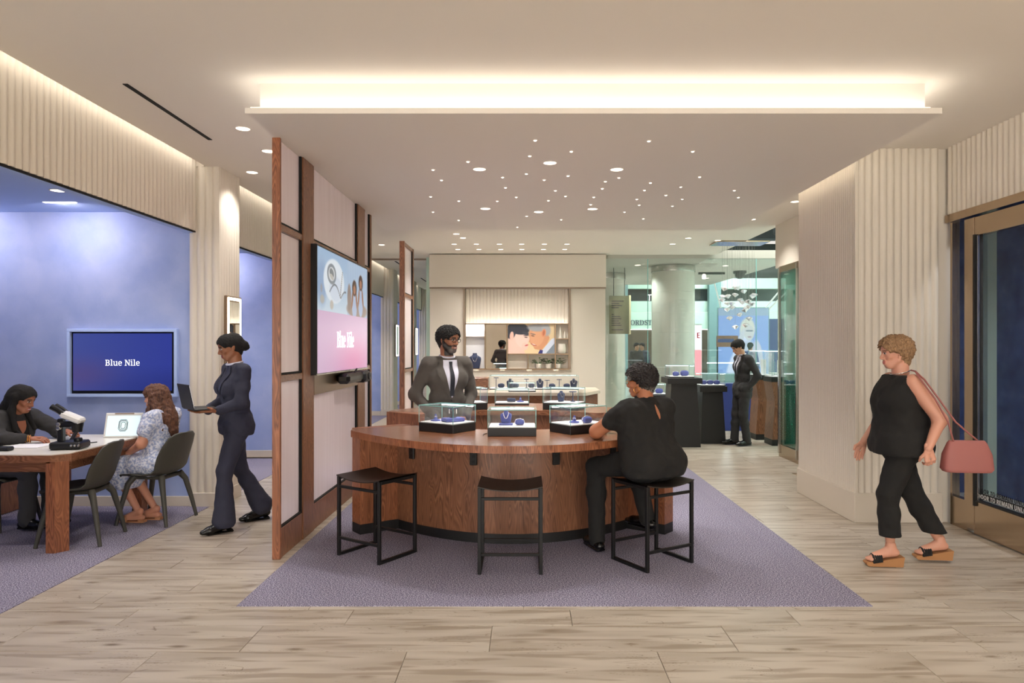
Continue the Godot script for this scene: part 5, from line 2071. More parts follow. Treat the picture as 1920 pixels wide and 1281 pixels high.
# ------------------------------------------------------------------ small things
func build_small_things() -> void:
	var m: MB
	# jewellery in the three front cases
	ring_cone(v3(-0.75, 0.979, 5.80), "small blue ring cone in the case before the standing man")
	m = MB.new()
	m.box_b(Vector3(0, 0.016, 0), Vector3(0.17, 0.03, 0.11), Basis(), 0.006)
	solid("jewellery_tray", m, M.blue_velvet, "flat blue velvet tray in the case before the standing man", "tray", v3(-0.60, 0.979, 5.75), "", 0.6)
	t_stand(v3(-0.60, 1.0085, 5.755), 0.075, "tiny earring stand on the blue velvet tray")
	var bt := bust("necklace_bust", v3(-0.155, 0.975, 5.56), 0.115, M.blue_velvet, "blue necklace bust with a broad silver chain in the middle case")
	m = MB.new()
	m.box(Vector3(0, 0.006, 0.02), Vector3(0.11, 0.012, 0.08), 0.003)
	part("foot_pad", m, M.blue_velvet, bt)
	pillow(v3(-0.045, 0.975, 5.53), 0.037, M.blue_velvet, "blue bracelet pillow beside the bust in the middle case")
	ring_cone(v3(0.40, 0.979, 5.66), "small blue ring cone in the case beside the seated woman")
	pillow(v3(0.50, 0.979, 5.64), 0.042, M.blue_velvet, "blue bracelet pillow in the case beside the seated woman", "", 0.5)
	m = MB.new()
	m.box(Vector3(0, 0.022, 0), Vector3(0.10, 0.04, 0.07), 0.006)
	solid("jewellery_tray", m, M.slate_velvet, "dark low tray in the far case of the rear counter", "tray", v3(-0.17, 0.93, 8.42))
	ring_cone(v3(-0.06, 0.93, 8.42), "ring cone in the far case of the rear counter")
	bust("necklace_bust", v3(0.40, 0.985, 7.76), 0.12, M.slate_velvet, "dark leaning neck form in the right rear counter case", "", 0.5)
	t_stand(v3(0.53, 0.985, 7.74), 0.11, "earring stand beside the dark neck form on the rear counter")
	# pen-thin cable on the front counter
	m = MB.new()
	m.tube([v3(-0.33, 0.903, 5.45), v3(-0.335, 0.903, 5.52), v3(-0.31, 0.903, 5.58)], 0.003, 6)
	solid("power_cable", m, M.black_plastic, "thin black cable beside the middle glass case", "cable")
	build_microscope()
	# tablet with a gem drawing
	var tb := thing("tablet", "white cased tablet showing a cut gem drawing", "tablet", v3(-3.70, 0.765, 6.36), "", 0.12)
	var lean := Basis(Vector3.RIGHT, -0.28)
	m = MB.new()
	m.box_b(lean * Vector3(0, 0.115, 0), Vector3(0.325, 0.23, 0.012), lean, 0.005)
	part("tablet_case", m, M.white_paint, tb)
	m = MB.new()
	m.box_b(lean * Vector3(0, 0.222, 0.004), Vector3(0.17, 0.012, 0.01), lean, 0.003)
	part("pen_holder", m, M.taupe_trim, tb)
	m = MB.new()
	m.box_b(lean * Vector3(0, 0.108, 0.0065), Vector3(0.285, 0.185, 0.001), lean)
	part("screen", m, glow("tablet_screen", sc(206, 226, 230), 0.55), tb)
	var gem := MB.new()
	for rr in [[0.038, 0.052], [0.030, 0.043], [0.018, 0.030]]:
		var c := []
		for p in [Vector2(-1, -0.6), Vector2(-1, 0.6), Vector2(-0.6, 1), Vector2(0.6, 1), Vector2(1, 0.6), Vector2(1, -0.6), Vector2(0.6, -1), Vector2(-0.6, -1), Vector2(-1, -0.6)]:
			c.append(lean * Vector3(p.x * rr[0], 0.112 + p.y * rr[1], 0.0078))
		for j in 8:
			gem.tube([c[j], c[j + 1]], 0.0024, 4)
	part("gem_drawing", gem, M.mall_dark, tb)
	m = MB.new()
	m.box_b(Vector3(0, 0.045, -0.075), Vector3(0.2, 0.008, 0.12), Basis(Vector3.RIGHT, -0.75), 0.002)
	part("kickstand", m, M.taupe_trim, tb)
	# second tablet seen from behind
	tb = thing("tablet", "black tablet on a folding stand, seen from behind", "tablet", v3(-3.93, 0.765, 5.98), "", -0.95)
	lean = Basis(Vector3.RIGHT, -0.45)
	m = MB.new()
	m.box_b(lean * Vector3(0, 0.09, 0), Vector3(0.25, 0.18, 0.012), lean, 0.005)
	part("tablet_case", m, M.black_laminate, tb)
	m = MB.new()
	m.box_b(Vector3(0, 0.006, 0.0), Vector3(0.25, 0.01, 0.16), Basis(), 0.004)
	part("stand_base", m, M.black_laminate, tb)
	# desk bits
	m = MB.new()
	m.box(Vector3(0, 0.003, 0), Vector3(0.30, 0.006, 0.22), 0.002)
	solid("desk_pad", m, M.white_board, "thin white pad under the resting hand", "pad", v3(-4.16, 0.765, 5.80))
	var cb := thing("card_reader", "small black box with a cable on the table edge", "card reader", v3(-4.18, 0.765, 5.56))
	m = MB.new()
	m.box(Vector3(0, 0.017, 0), Vector3(0.12, 0.032, 0.07), 0.008)
	part("reader_body", m, M.black_plastic, cb)
	m = MB.new()
	m.tube([Vector3(-0.05, 0.02, -0.02), Vector3(-0.14, 0.012, -0.06), Vector3(-0.26, 0.006, -0.07), Vector3(-0.40, 0.006, -0.04)], 0.004, 6)
	part("cable", m, M.black_plastic, cb)
	for k in 2:
		m = MB.new()
		m.tube([Vector3(-0.06, 0.005, 0), Vector3(0.06, 0.005, 0)], 0.0045, 8)
		solid("pen", m, M.steel if k == 0 else M.mall_dark, ["silver pen lying on the pale table top", "dark pen lying next to the silver one"][k], "pen", v3(-3.79 + k * 0.03, 0.765, 5.93 + k * 0.05), "", 0.9)
	# outlet on the blue wall
	m = MB.new()
	m.box(Vector3(0, 0, 0), Vector3(0.075, 0.12, 0.012), 0.003)
	solid("wall_outlet", m, M.white_paint, "white wall outlet below the table on the blue wall", "outlet", v3(-3.95, 0.56, 6.955))

func ring_cone(at: Vector3, label: String) -> void:
	var t := thing("ring_cone", label, "ring stand", at)
	var m := MB.new()
	m.lathe([Vector2(0.042, 0.0), Vector2(0.042, 0.010), Vector2(0.016, 0.014), Vector2(0.007, 0.055), Vector2(0.001, 0.058)], Vector3.ZERO, 16)
	part("cone", m, M.blue_velvet, t)
	m = MB.new()
	m.ring_tube(Vector3(0, 0.036, 0), Basis(Vector3.RIGHT, PI / 2 + 0.2), 0.012, 0.012, 0.0022, 18, 6)
	crystal_at(m, Vector3(0, 0.040, 0.013), 0.005)
	part("ring", m, M.silver, t)

func crystal_at(m: MB, at: Vector3, r: float) -> void:
	m.ball(at, Vector3(r, r, r), 8, 5)

func build_microscope() -> void:
	var t := thing("microscope", "black gem microscope with pale eyepiece housing on the table", "microscope", v3(-3.73, 0.765, 5.68), "", 0.15)
	var m := MB.new()
	m.box(Vector3(0, 0.032, 0), Vector3(0.235, 0.06, 0.19), 0.012)
	part("base", m, M.black_plastic, t)
	m = MB.new()
	m.lathe([Vector2(0.03, 0), Vector2(0.032, 0.02), Vector2(0.028, 0.03)], Vector3(0.075, 0.06, 0.03), 16)
	part("stage", m, M.black_metal, t)
	for k in 3:
		m = MB.new()
		m.lathe([Vector2(0.010, 0), Vector2(0.010, 0.012), Vector2(0.006, 0.014)], Vector3(0.055 + k * 0.026, 0.036, 0.094), 12, Basis(Vector3.RIGHT, PI / 2))
		part("control_knob", m, M.steel, t)
	m = MB.new()
	m.box(Vector3(-0.075, 0.15, -0.02), Vector3(0.045, 0.19, 0.06), 0.008)
	part("column", m, M.black_plastic, t)
	for s in [0.2, 0.17]:
		m = MB.new()
		m.lathe([Vector2(0.017, 0), Vector2(0.018, 0.018), Vector2(0.012, 0.02)], Vector3(-0.075, s, 0.012), 14, Basis(Vector3.RIGHT, PI / 2))
		part("focus_knob", m, M.steel, t)
	m = MB.new()
	m.box(Vector3(0.0, 0.20, -0.01), Vector3(0.16, 0.045, 0.07), 0.01)
	part("arm", m, M.black_plastic, t)
	m = MB.new()
	m.lathe([Vector2(0.036, 0.0), Vector2(0.04, 0.03), Vector2(0.046, 0.06), Vector2(0.046, 0.075)], Vector3(0.055, 0.135, 0.0), 18)
	part("objective", m, M.black_metal, t)
	m = MB.new()
	var tilt := Basis(Vector3(0, 0, 1), -0.42)
	m.box_b(Vector3(0.02, 0.255, 0.0), Vector3(0.17, 0.05, 0.11), tilt, 0.014)
	part("head_housing", m, M.white_paint, t)
	for s in [-1.0, 1.0]:
		m = MB.new()
		var a := Vector3(-0.035, 0.285, s * 0.032)
		m.tube([a, a + Vector3(-0.045, 0.035, 0), a + Vector3(-0.09, 0.062, 0)], 0.021, 14, 0.024)
		part("eyepiece", m, M.black_plastic, t)

# ------------------------------------------------------------------ people: smooth skins round jointed bones
var cloth_noise := FastNoiseLite.new()

func cap(a: Vector3, b: Vector3, ra: float, rb: float, n := Vector3.ZERO, flat := 1.0, cut := false) -> Array:
	return [a, b, ra, rb, n, flat, cut]

func prim_d(pr: Array, p: Vector3) -> float:
	var a: Vector3 = pr[0]
	var q := p - a
	var ab: Vector3 = pr[1] - a
	var n: Vector3 = pr[4]
	var fl: float = pr[5]
	if fl != 1.0:
		var s := 1.0 / fl - 1.0
		q += n * (q.dot(n) * s)
		ab += n * (ab.dot(n) * s)
	var l2 := ab.length_squared()
	var t := 0.0 if l2 < 1e-10 else clampf(q.dot(ab) / l2, 0.0, 1.0)
	return (q - ab * t).length() - lerpf(pr[2], pr[3], t)

func field(prims: Array, k: float, p: Vector3) -> float:
	var f := 1.0
	for pr in prims:
		var d := prim_d(pr, p)
		if pr[6]:
			f = maxf(f, -d)
		else:
			var h := maxf(k - absf(f - d), 0.0) / k
			f = minf(f, d) - h * h * k * 0.25
	return f

func blob(m: MB, prims: Array, cell: float, k: float, col = null, amp := 0.0, freq := 9.0, planes := []) -> void:
	var lo := Vector3(1e9, 1e9, 1e9)
	var hi := -lo
	for pr in prims:
		if pr[6]:
			continue
		var r: float = maxf(pr[2], pr[3]) + cell * 2.0 + k * 0.3 + amp
		var rv := Vector3(r, r, r)
		lo = lo.min(pr[0] - rv).min(pr[1] - rv)
		hi = hi.max(pr[0] + rv).max(pr[1] + rv)
	var nx := int((hi.x - lo.x) / cell) + 2
	var ny := int((hi.y - lo.y) / cell) + 2
	var nz := int((hi.z - lo.z) / cell) + 2
	var sy := nx
	var sz := nx * ny
	var f := PackedFloat32Array()
	f.resize(nx * ny * nz)
	f.fill(1.0)
	for pr in prims:
		var a: Vector3 = pr[0]
		var b: Vector3 = pr[1]
		var ra: float = pr[2]
		var rb: float = pr[3]
		var n: Vector3 = pr[4]
		var fl: float = pr[5]
		var cut: bool = pr[6]
		var pad := maxf(ra, rb) + k + cell * 2.0
		var l := (a.min(b) - Vector3(pad, pad, pad) - lo) / cell
		var u := (a.max(b) + Vector3(pad, pad, pad) - lo) / cell
		var x0 := maxi(0, int(l.x))
		var x1 := mini(nx, int(u.x) + 1)
		var y0 := maxi(0, int(l.y))
		var y1 := mini(ny, int(u.y) + 1)
		var z0 := maxi(0, int(l.z))
		var z1 := mini(nz, int(u.z) + 1)
		var s := 1.0 / fl - 1.0
		var ab := b - a
		ab += n * (ab.dot(n) * s)
		var l2 := ab.length_squared()
		var inv := 0.0 if l2 < 1e-10 else 1.0 / l2
		for iz in range(z0, z1):
			for iy in range(y0, y1):
				var id := iz * sz + iy * sy + x0
				var q := Vector3(lo.x + x0 * cell, lo.y + iy * cell, lo.z + iz * cell) - a
				for ix in range(x0, x1):
					var w := q
					if s != 0.0:
						w += n * (q.dot(n) * s)
					var t := clampf(w.dot(ab) * inv, 0.0, 1.0)
					var d := (w - ab * t).length() - ra - (rb - ra) * t
					var o := f[id]
					if cut:
						if -d > o:
							f[id] = -d
					elif d - o < k:
						var h := maxf(k - absf(o - d), 0.0) / k
						f[id] = minf(o, d) - h * h * k * 0.25
					id += 1
					q.x += cell
	if amp > 0.0 or planes:
		var id := 0
		var lim := cell * 4.0
		for iz in nz:
			for iy in ny:
				for ix in nx:
					var o := f[id]
					if o < lim:
						var p := Vector3(lo.x + ix * cell, lo.y + iy * cell, lo.z + iz * cell)
						if amp > 0.0 and o > -lim:
							o += cloth_noise.get_noise_3d(p.x * freq, p.y * freq, p.z * freq) * amp
						for pl in planes:
							o = maxf(o, (p - pl[0]).dot(pl[1]))
						f[id] = o
					id += 1
	# surface nets
	var vid := PackedInt32Array()
	vid.resize(f.size())
	vid.fill(-1)
	var base := m.v.size()
	var lim2 := cell * 3.2
	var colored: bool = col != null
	for iz in nz - 1:
		for iy in ny - 1:
			var id := iz * sz + iy * sy
			for ix in nx - 1:
				var f0 := f[id]
				if f0 < lim2 and f0 > -lim2:
					var f1 := f[id + 1]
					var f2 := f[id + sy]
					var f3 := f[id + sy + 1]
					var f4 := f[id + sz]
					var f5 := f[id + sz + 1]
					var f6 := f[id + sz + sy]
					var f7 := f[id + sz + sy + 1]
					var neg := int(f0 < 0) + int(f1 < 0) + int(f2 < 0) + int(f3 < 0) + int(f4 < 0) + int(f5 < 0) + int(f6 < 0) + int(f7 < 0)
					if neg > 0 and neg < 8:
						var p := Vector3.ZERO
						var c := 0
						if (f0 < 0) != (f1 < 0):
							p += Vector3(f0 / (f0 - f1), 0, 0)
							c += 1
						if (f2 < 0) != (f3 < 0):
							p += Vector3(f2 / (f2 - f3), 1, 0)
							c += 1
						if (f4 < 0) != (f5 < 0):
							p += Vector3(f4 / (f4 - f5), 0, 1)
							c += 1
						if (f6 < 0) != (f7 < 0):
							p += Vector3(f6 / (f6 - f7), 1, 1)
							c += 1
						if (f0 < 0) != (f2 < 0):
							p += Vector3(0, f0 / (f0 - f2), 0)
							c += 1
						if (f1 < 0) != (f3 < 0):
							p += Vector3(1, f1 / (f1 - f3), 0)
							c += 1
						if (f4 < 0) != (f6 < 0):
							p += Vector3(0, f4 / (f4 - f6), 1)
							c += 1
						if (f5 < 0) != (f7 < 0):
							p += Vector3(1, f5 / (f5 - f7), 1)
							c += 1
						if (f0 < 0) != (f4 < 0):
							p += Vector3(0, 0, f0 / (f0 - f4))
							c += 1
						if (f1 < 0) != (f5 < 0):
							p += Vector3(1, 0, f1 / (f1 - f5))
							c += 1
						if (f2 < 0) != (f6 < 0):
							p += Vector3(0, 1, f2 / (f2 - f6))
							c += 1
						if (f3 < 0) != (f7 < 0):
							p += Vector3(1, 1, f3 / (f3 - f7))
							c += 1
						p = p / c
						vid[id] = m.v.size()
						var pos := Vector3(lo.x + (ix + p.x) * cell, lo.y + (iy + p.y) * cell, lo.z + (iz + p.z) * cell)
						m.v.append(pos)
						var g := Vector3(f1 + f3 + f5 + f7 - f0 - f2 - f4 - f6, f2 + f3 + f6 + f7 - f0 - f1 - f4 - f5, f4 + f5 + f6 + f7 - f0 - f1 - f2 - f3)
						m.n.append(g.normalized())
						m.uv.append(Vector2(pos.x, pos.y))
						if colored:
							m.c.append(col.call(pos))
				id += 1
	for iz in range(1, nz - 1):
		for iy in range(1, ny - 1):
			var id := iz * sz + iy * sy + 1
			for ix in range(1, nx - 1):
				var f0 := f[id]
				if f0 < lim2 and f0 > -lim2:
					var inside := f0 < 0
					if inside != (f[id + 1] < 0):
						link(m, vid[id], vid[id - sy], vid[id - sy - sz], vid[id - sz], inside)
					if inside != (f[id + sy] < 0):
						link(m, vid[id], vid[id - sz], vid[id - sz - 1], vid[id - 1], inside)
					if inside != (f[id + sz] < 0):
						link(m, vid[id], vid[id - 1], vid[id - 1 - sy], vid[id - sy], inside)
				id += 1

func link(m: MB, a: int, b: int, c: int, d: int, inside: bool) -> void:
	if a < 0 or b < 0 or c < 0 or d < 0:
		return
	if inside:
		m.i.append_array([a, c, b, a, d, c])
	else:
		m.i.append_array([a, b, c, a, c, d])

# a strip of cloth laid on a field: rows of [x left, x right, y], looked for along -z (or +z from behind)
func strip_on(m: MB, rows: Array, prims: Array, k: float, lift: float, across := 6, from_back := false, basis := Basis(), origin := Vector3.ZERO) -> void:
	var rings := []
	var fine := []
	for a in rows.size() - 1:
		for s in 4:
			var t := s / 4.0
			fine.append([lerpf(rows[a][0], rows[a + 1][0], t), lerpf(rows[a][1], rows[a + 1][1], t), lerpf(rows[a][2], rows[a + 1][2], t)])
	fine.append(rows[-1])
	for r in fine:
		var ring := PackedVector3Array()
		for j in across + 1:
			var x := lerpf(r[0], r[1], float(j) / across)
			var dirv := Vector3(0, 0, 1) if from_back else Vector3(0, 0, -1)
			var p := origin + basis * (Vector3(x, r[2], 0) - dirv * 0.45)
			var w := basis * dirv
			for s in 26:
				var d := field(prims, k, p)
				if d < 0.001:
					break
				p += w * d * 0.75
			ring.append(p - w * lift)
		rings.append(ring)
	m.loft(rings, false, false)

func lin(c: Color) -> Color:
	return c.srgb_to_linear()

func hand(out: Array, wrist: Vector3, dirv: Vector3, palm: Vector3, thumb_side: Vector3, curl: float, point := false, s := 1.0) -> void:
	var d := dirv.normalized()
	var n := (palm - d * palm.dot(d)).normalized()
	var u := (thumb_side - d * thumb_side.dot(d)).normalized()
	out.append(cap(wrist - d * 0.02, wrist + d * 0.02, 0.024 * s, 0.024 * s, n, 0.75))
	out.append(cap(wrist + d * 0.02 + u * 0.012, wrist + d * 0.078 * s + u * 0.024, 0.021, 0.018, n, 0.62))
	out.append(cap(wrist + d * 0.02 - u * 0.012, wrist + d * 0.072 * s - u * 0.022, 0.021, 0.017, n, 0.62))
	var lens := [0.068, 0.076, 0.070, 0.055]
	for j in 4:
		var b := wrist + d * (0.084 - absf(j - 1.2) * 0.004) * s + u * (0.028 - j * 0.019) * s
		var cu := curl
		if point:
			cu = 0.08 if j == 0 else 1.5
		var p := b
		var rr := 0.0088 * s
		for g in 3:
			var an: float = cu * [0.45, 1.1, 1.6][g]
			var q: Vector3 = p + (d * cos(an) + n * sin(an)) * lens[j] * [0.45, 0.32, 0.26][g] * s
			out.append(cap(p, q, rr, rr * 0.9))
			p = q
			rr *= 0.9
	var t0 := wrist + d * 0.028 * s + u * 0.022 * s
	var t1 := t0 + (d * 0.62 + u * 0.66 + n * 0.35).normalized() * 0.042 * s
	var t2 := t1 + (d * 0.86 + u * 0.15 + n * 0.42 * (0.5 + curl)).normalized() * 0.034 * s
	out.append(cap(t0, t1, 0.0135 * s, 0.0105 * s))
	out.append(cap(t1, t2, 0.0105 * s, 0.0085 * s))

func head_prims(h: Transform3D, s: float) -> Array:
	var out := []
	var x := h.basis.x.normalized()
	var y := h.basis.y.normalized()
	var c := func(a: Vector3, b: Vector3, ra: float, rb: float, n := Vector3.ZERO, fl := 1.0, cut := false) -> void: out.append(cap(h * (a * s), h * (b * s), ra * s, rb * s, n, fl, cut))
	c.call(Vector3(0, 0.036, -0.034), Vector3(0, 0.036, 0.020), 0.092, 0.088, x, 0.86)
	c.call(Vector3(0, -0.02, 0.028), Vector3(0, -0.068, 0.040), 0.068, 0.052, x, 0.92)
	c.call(Vector3(-0.022, -0.098, 0.056), Vector3(0.022, -0.098, 0.056), 0.024, 0.024)
	c.call(Vector3(-0.05, -0.05, 0.0), Vector3(-0.024, -0.094, 0.046), 0.026, 0.022)
	c.call(Vector3(0.05, -0.05, 0.0), Vector3(0.024, -0.094, 0.046), 0.026, 0.022)
	c.call(Vector3(-0.034, 0.028, 0.082), Vector3(0.034, 0.028, 0.082), 0.016, 0.016)
	c.call(Vector3(-0.042, -0.022, 0.066), Vector3(-0.036, -0.03, 0.070), 0.022, 0.018)
	c.call(Vector3(0.042, -0.022, 0.066), Vector3(0.036, -0.03, 0.070), 0.022, 0.018)
	return out

func head_fine(h: Transform3D, s: float) -> Array:
	var out := []
	var x := h.basis.x.normalized()
	var c := func(a: Vector3, b: Vector3, ra: float, rb: float, n := Vector3.ZERO, fl := 1.0, cut := false) -> void: out.append(cap(h * (a * s), h * (b * s), ra * s, rb * s, n, fl, cut))
	c.call(Vector3(0, 0.016, 0.092), Vector3(0, -0.030, 0.114), 0.009, 0.013)
	c.call(Vector3(-0.012, -0.036, 0.098), Vector3(0.012, -0.036, 0.098), 0.011, 0.011)
	c.call(Vector3(-0.018, -0.064, 0.088), Vector3(0.018, -0.064, 0.088), 0.009, 0.009)
	c.call(Vector3(-0.014, -0.077, 0.086), Vector3(0.014, -0.077, 0.086), 0.010, 0.010)
	for q in [-1.0, 1.0]:
		c.call(Vector3(q * 0.031, 0.006, 0.077), Vector3(q * 0.031, 0.006, 0.078), 0.0135, 0.0135)
		c.call(Vector3(q * 0.080, 0.012, -0.012), Vector3(q * 0.076, -0.026, -0.004), 0.020, 0.012, x, 0.45)
	return out

# colours of a face in head space
func face_color(q: Vector3, skin: Color, o: Dictionary) -> Color:
	var ax := absf(q.x)
	var c := skin
	if q.z > 0.055:
		var e := Vector2((ax - 0.031) / 0.0155, (q.y - 0.006) / (0.0068 if not o.get("smile", false) else 0.0055))
		if e.length() < 1.0:
			c = lin(Color(0.86, 0.83, 0.80))
			if absf(ax - 0.031) < 0.0062:
				c = lin(Color(0.12, 0.08, 0.06))
		elif absf(q.y - 0.0135) < 0.0026 and absf(ax - 0.031) < 0.0175:
			c = lin(Color(0.10, 0.07, 0.06))
		elif absf(q.y - (0.029 - absf(ax - 0.03) * 0.12)) < 0.0052 and ax > 0.011 and ax < 0.052:
			c = o.get("brow", lin(Color(0.06, 0.05, 0.045)))
		elif q.y < -0.056 and q.y > -0.084 + (ax * 0.25) and ax < 0.0265:
			c = o.get("lip", skin * Color(0.9, 0.62, 0.6))
			if o.get("smile", false) and q.y < -0.065 and q.y > -0.0735 and ax < 0.021:
				c = lin(Color(0.88, 0.85, 0.82))
	if o.has("beard") and c == skin:
		var line := -0.048 - (0.028 if ax < 0.034 and q.z > 0.06 else 0.0) + maxf(0.0, 0.058 - q.z) * 0.85
		var mou := q.z > 0.07 and q.y < -0.046 and q.y > -0.057 and ax < 0.034
		if (q.y < line and q.y > -0.145 and q.z > -0.004) or mou:
			var g := clampf((q.z - 0.03) * 12.0, 0.0, 1.0) * clampf((-0.06 - q.y) * 30.0, 0.0, 1.0)
			var nz := cloth_noise.get_noise_3d(q.x * 900.0, q.y * 900.0, q.z * 900.0) * 0.5 + 0.5
			c = Color(o.beard).lerp(o.get("beard_grey", o.beard), g * (0.35 + 0.65 * nz))
	return c

func torso_prims(J: Dictionary, b: Dictionary, e: float) -> Array:
	var out := []
	var sd: Vector3 = (J.sl - J.sr).normalized()
	var hd: Vector3 = (J.hl - J.hr).normalized()
	var up: Vector3 = ((J.sl + J.sr) * 0.5 - (J.hl + J.hr) * 0.5).normalized()
	var fr := sd.cross(up).normalized()
	var sm: Vector3 = (J.sl + J.sr) * 0.5
	var hm: Vector3 = (J.hl + J.hr) * 0.5
	var ln := sm.distance_to(hm)
	var chest: Vector3 = hm + up * ln * 0.72 + fr * b.get("lean", 0.015)
	var waist: Vector3 = hm + up * ln * 0.36 + fr * b.get("belly", 0.0)
	var w: float = b.get("w", 0.185)
	out.append(cap(J.sr + sd * 0.035, J.sl - sd * 0.035, b.get("sh", 0.058) + e, b.get("sh", 0.058) + e))
	out.append(cap(chest - sd * w * 0.40, chest + sd * w * 0.40, b.get("ch", 0.108) + e, b.get("ch", 0.108) + e, fr, b.get("cf", 0.86)))
	out.append(cap(waist - sd * w * 0.30, waist + sd * w * 0.30, b.get("wa", 0.098) + e, b.get("wa", 0.098) + e, fr, b.get("wf", 0.88)))
	out.append(cap(hm - hd * w * 0.34, hm + hd * w * 0.34, b.get("hp", 0.108) + e, b.get("hp", 0.108) + e, fr, 0.92))
	out.append(cap(hm, chest, b.get("wa", 0.098) * 0.95 + e, b.get("ch", 0.108) * 0.95 + e, fr, 0.86))
	out.append(cap(sm + up * 0.0, J.neck, 0.062 + e, 0.05 + e * 0.4))
	if b.has("bust"):
		for q in [-1.0, 1.0]:
			out.append(cap(chest + sd * q * 0.075 + fr * 0.065 - up * 0.02, chest + sd * q * 0.07 + fr * 0.07 - up * 0.03, b.bust + e, b.bust + e))
	return out

func arm_prims(J: Dictionary, s: String, e: float, b: Dictionary, upto := 1.0) -> Array:
	var k: float = b.get("arm", 1.0)
	var sh: Vector3 = J["s" + s]
	var el: Vector3 = J["e" + s]
	var wr: Vector3 = J["w" + s]
	var out := [cap(sh, el, 0.052 * k + e, 0.040 * k + e)]
	if upto > 0.5:
		out.append(cap(el, el.lerp(wr, (upto - 0.5) * 2.0), 0.039 * k + e, lerpf(0.039 * k, 0.027, (upto - 0.5) * 2.0) + e))
	else:
		out = [cap(sh, sh.lerp(el, upto * 2.0), 0.052 * k + e, lerpf(0.052, 0.040, upto * 2.0) * k + e)]
	return out

func leg_prims(J: Dictionary, s: String, e: float, b: Dictionary, flare := 0.0) -> Array:
	var k: float = b.get("leg", 1.0)
	var hp: Vector3 = J["h" + s]
	var kn: Vector3 = J["k" + s]
	var an: Vector3 = J["a" + s]
	return [cap(hp, kn, 0.088 * k + e, 0.056 * k + e), cap(kn, kn.lerp(an, 0.35), 0.054 * k + e, 0.052 * k + e), cap(kn.lerp(an, 0.35), an, 0.052 * k + e, 0.036 + e + flare)]

func garment(called: String, prims: Array, mt: Material, parent: Node3D, cell := 0.013, k := 0.035, amp := 0.007, planes := [], freq := 9.0) -> MeshInstance3D:
	var m := MB.new()
	blob(m, prims, cell, k, null, amp, freq * 1.0, planes)
	return part(called, m, mt, parent)

func body(parent: Node3D, J: Dictionary, b: Dictionary, skin: Color, face: Dictionary, hands: Array, legs := true, arms := true, cell := 0.0048) -> Transform3D:
	# one mesh: head and neck, hands, and the covered torso and limbs, slimmer than the clothes
	var m := MB.new()
	var hs: float = face.get("scale", 0.9)
	var hb: Basis = Basis(Vector3.UP, face.get("yaw", 0.0)) * Basis(Vector3.RIGHT, face.get("pitch", 0.0)) * Basis(Vector3(0, 0, 1), face.get("roll", 0.0))
	var h := Transform3D(hb, J.head)
	var inv := h.affine_inverse()
	var hc := func(p: Vector3) -> Color: return face_color((inv * p) / hs, skin, face)
	var hp := head_prims(h, hs)
	hp.append(cap(h * (Vector3(0, -0.05, -0.03) * hs), J.neck, 0.054 * b.get("nk", 1.0), 0.060 * b.get("nk", 1.0)))
	# coarse head first with a soft join, then the fine features with a tight one
	var all := hp.duplicate()
	all.append_array(head_fine(h, hs))
	blob(m, all, cell, 0.013, hc)
	var flat := func(_p: Vector3) -> Color: return skin
	for hd in hands:
		var out := []
		hand(out, hd[0], hd[1], hd[2], hd[3], hd[4], hd[5] if hd.size() > 5 else false, hd[6] if hd.size() > 6 else 1.0)
		blob(m, out, 0.0042, 0.006, flat)
	var rest := torso_prims(J, b, -0.02)
	if arms:
		rest.append_array(arm_prims(J, "l", -0.004 if not b.get("bare_arms", false) else 0.0, b))
		rest.append_array(arm_prims(J, "r", -0.004 if not b.get("bare_arms", false) else 0.0, b))
	if legs:
		rest.append_array(leg_prims(J, "l", -0.008, b))
		rest.append_array(leg_prims(J, "r", -0.008, b))
	blob(m, rest, 0.014 if not b.get("bare_arms", false) else 0.011, 0.03, flat)
	if b.has("feet"):
		blob(m, b.feet, 0.007, 0.015, flat)
	part("body", m, M.skin, parent)
	return h

func hair_cap(h: Transform3D, s: float, e: float, line := 0.060, back := -0.06) -> Array:
	# close cropped shape over the skull, face cut away
	var x := h.basis.x.normalized()
	var c := []
	c.append(cap(h * (Vector3(0, 0.040, -0.036) * s), h * (Vector3(0, 0.044, 0.020) * s), (0.094 + e) * s, (0.090 + e) * s, x, 0.88))
	c.append(cap(h * (Vector3(0, 0.0, -0.05) * s), h * (Vector3(0, back, -0.05) * s), (0.080 + e * 0.6) * s, (0.055 + e * 0.4) * s, x, 0.95))
	c.append(cap(h * (Vector3(0, line - 0.118, 0.145) * s), h * (Vector3(0, line - 0.150, 0.145) * s), 0.118 * s, 0.130 * s, Vector3.ZERO, 1.0, true))
	for q in [-1.0, 1.0]:
		c.append(cap(h * (Vector3(q * 0.09, -0.03, 0.045) * s), h * (Vector3(q * 0.09, -0.09, 0.02) * s), 0.050 * s, 0.06 * s, Vector3.ZERO, 1.0, true))
	return c

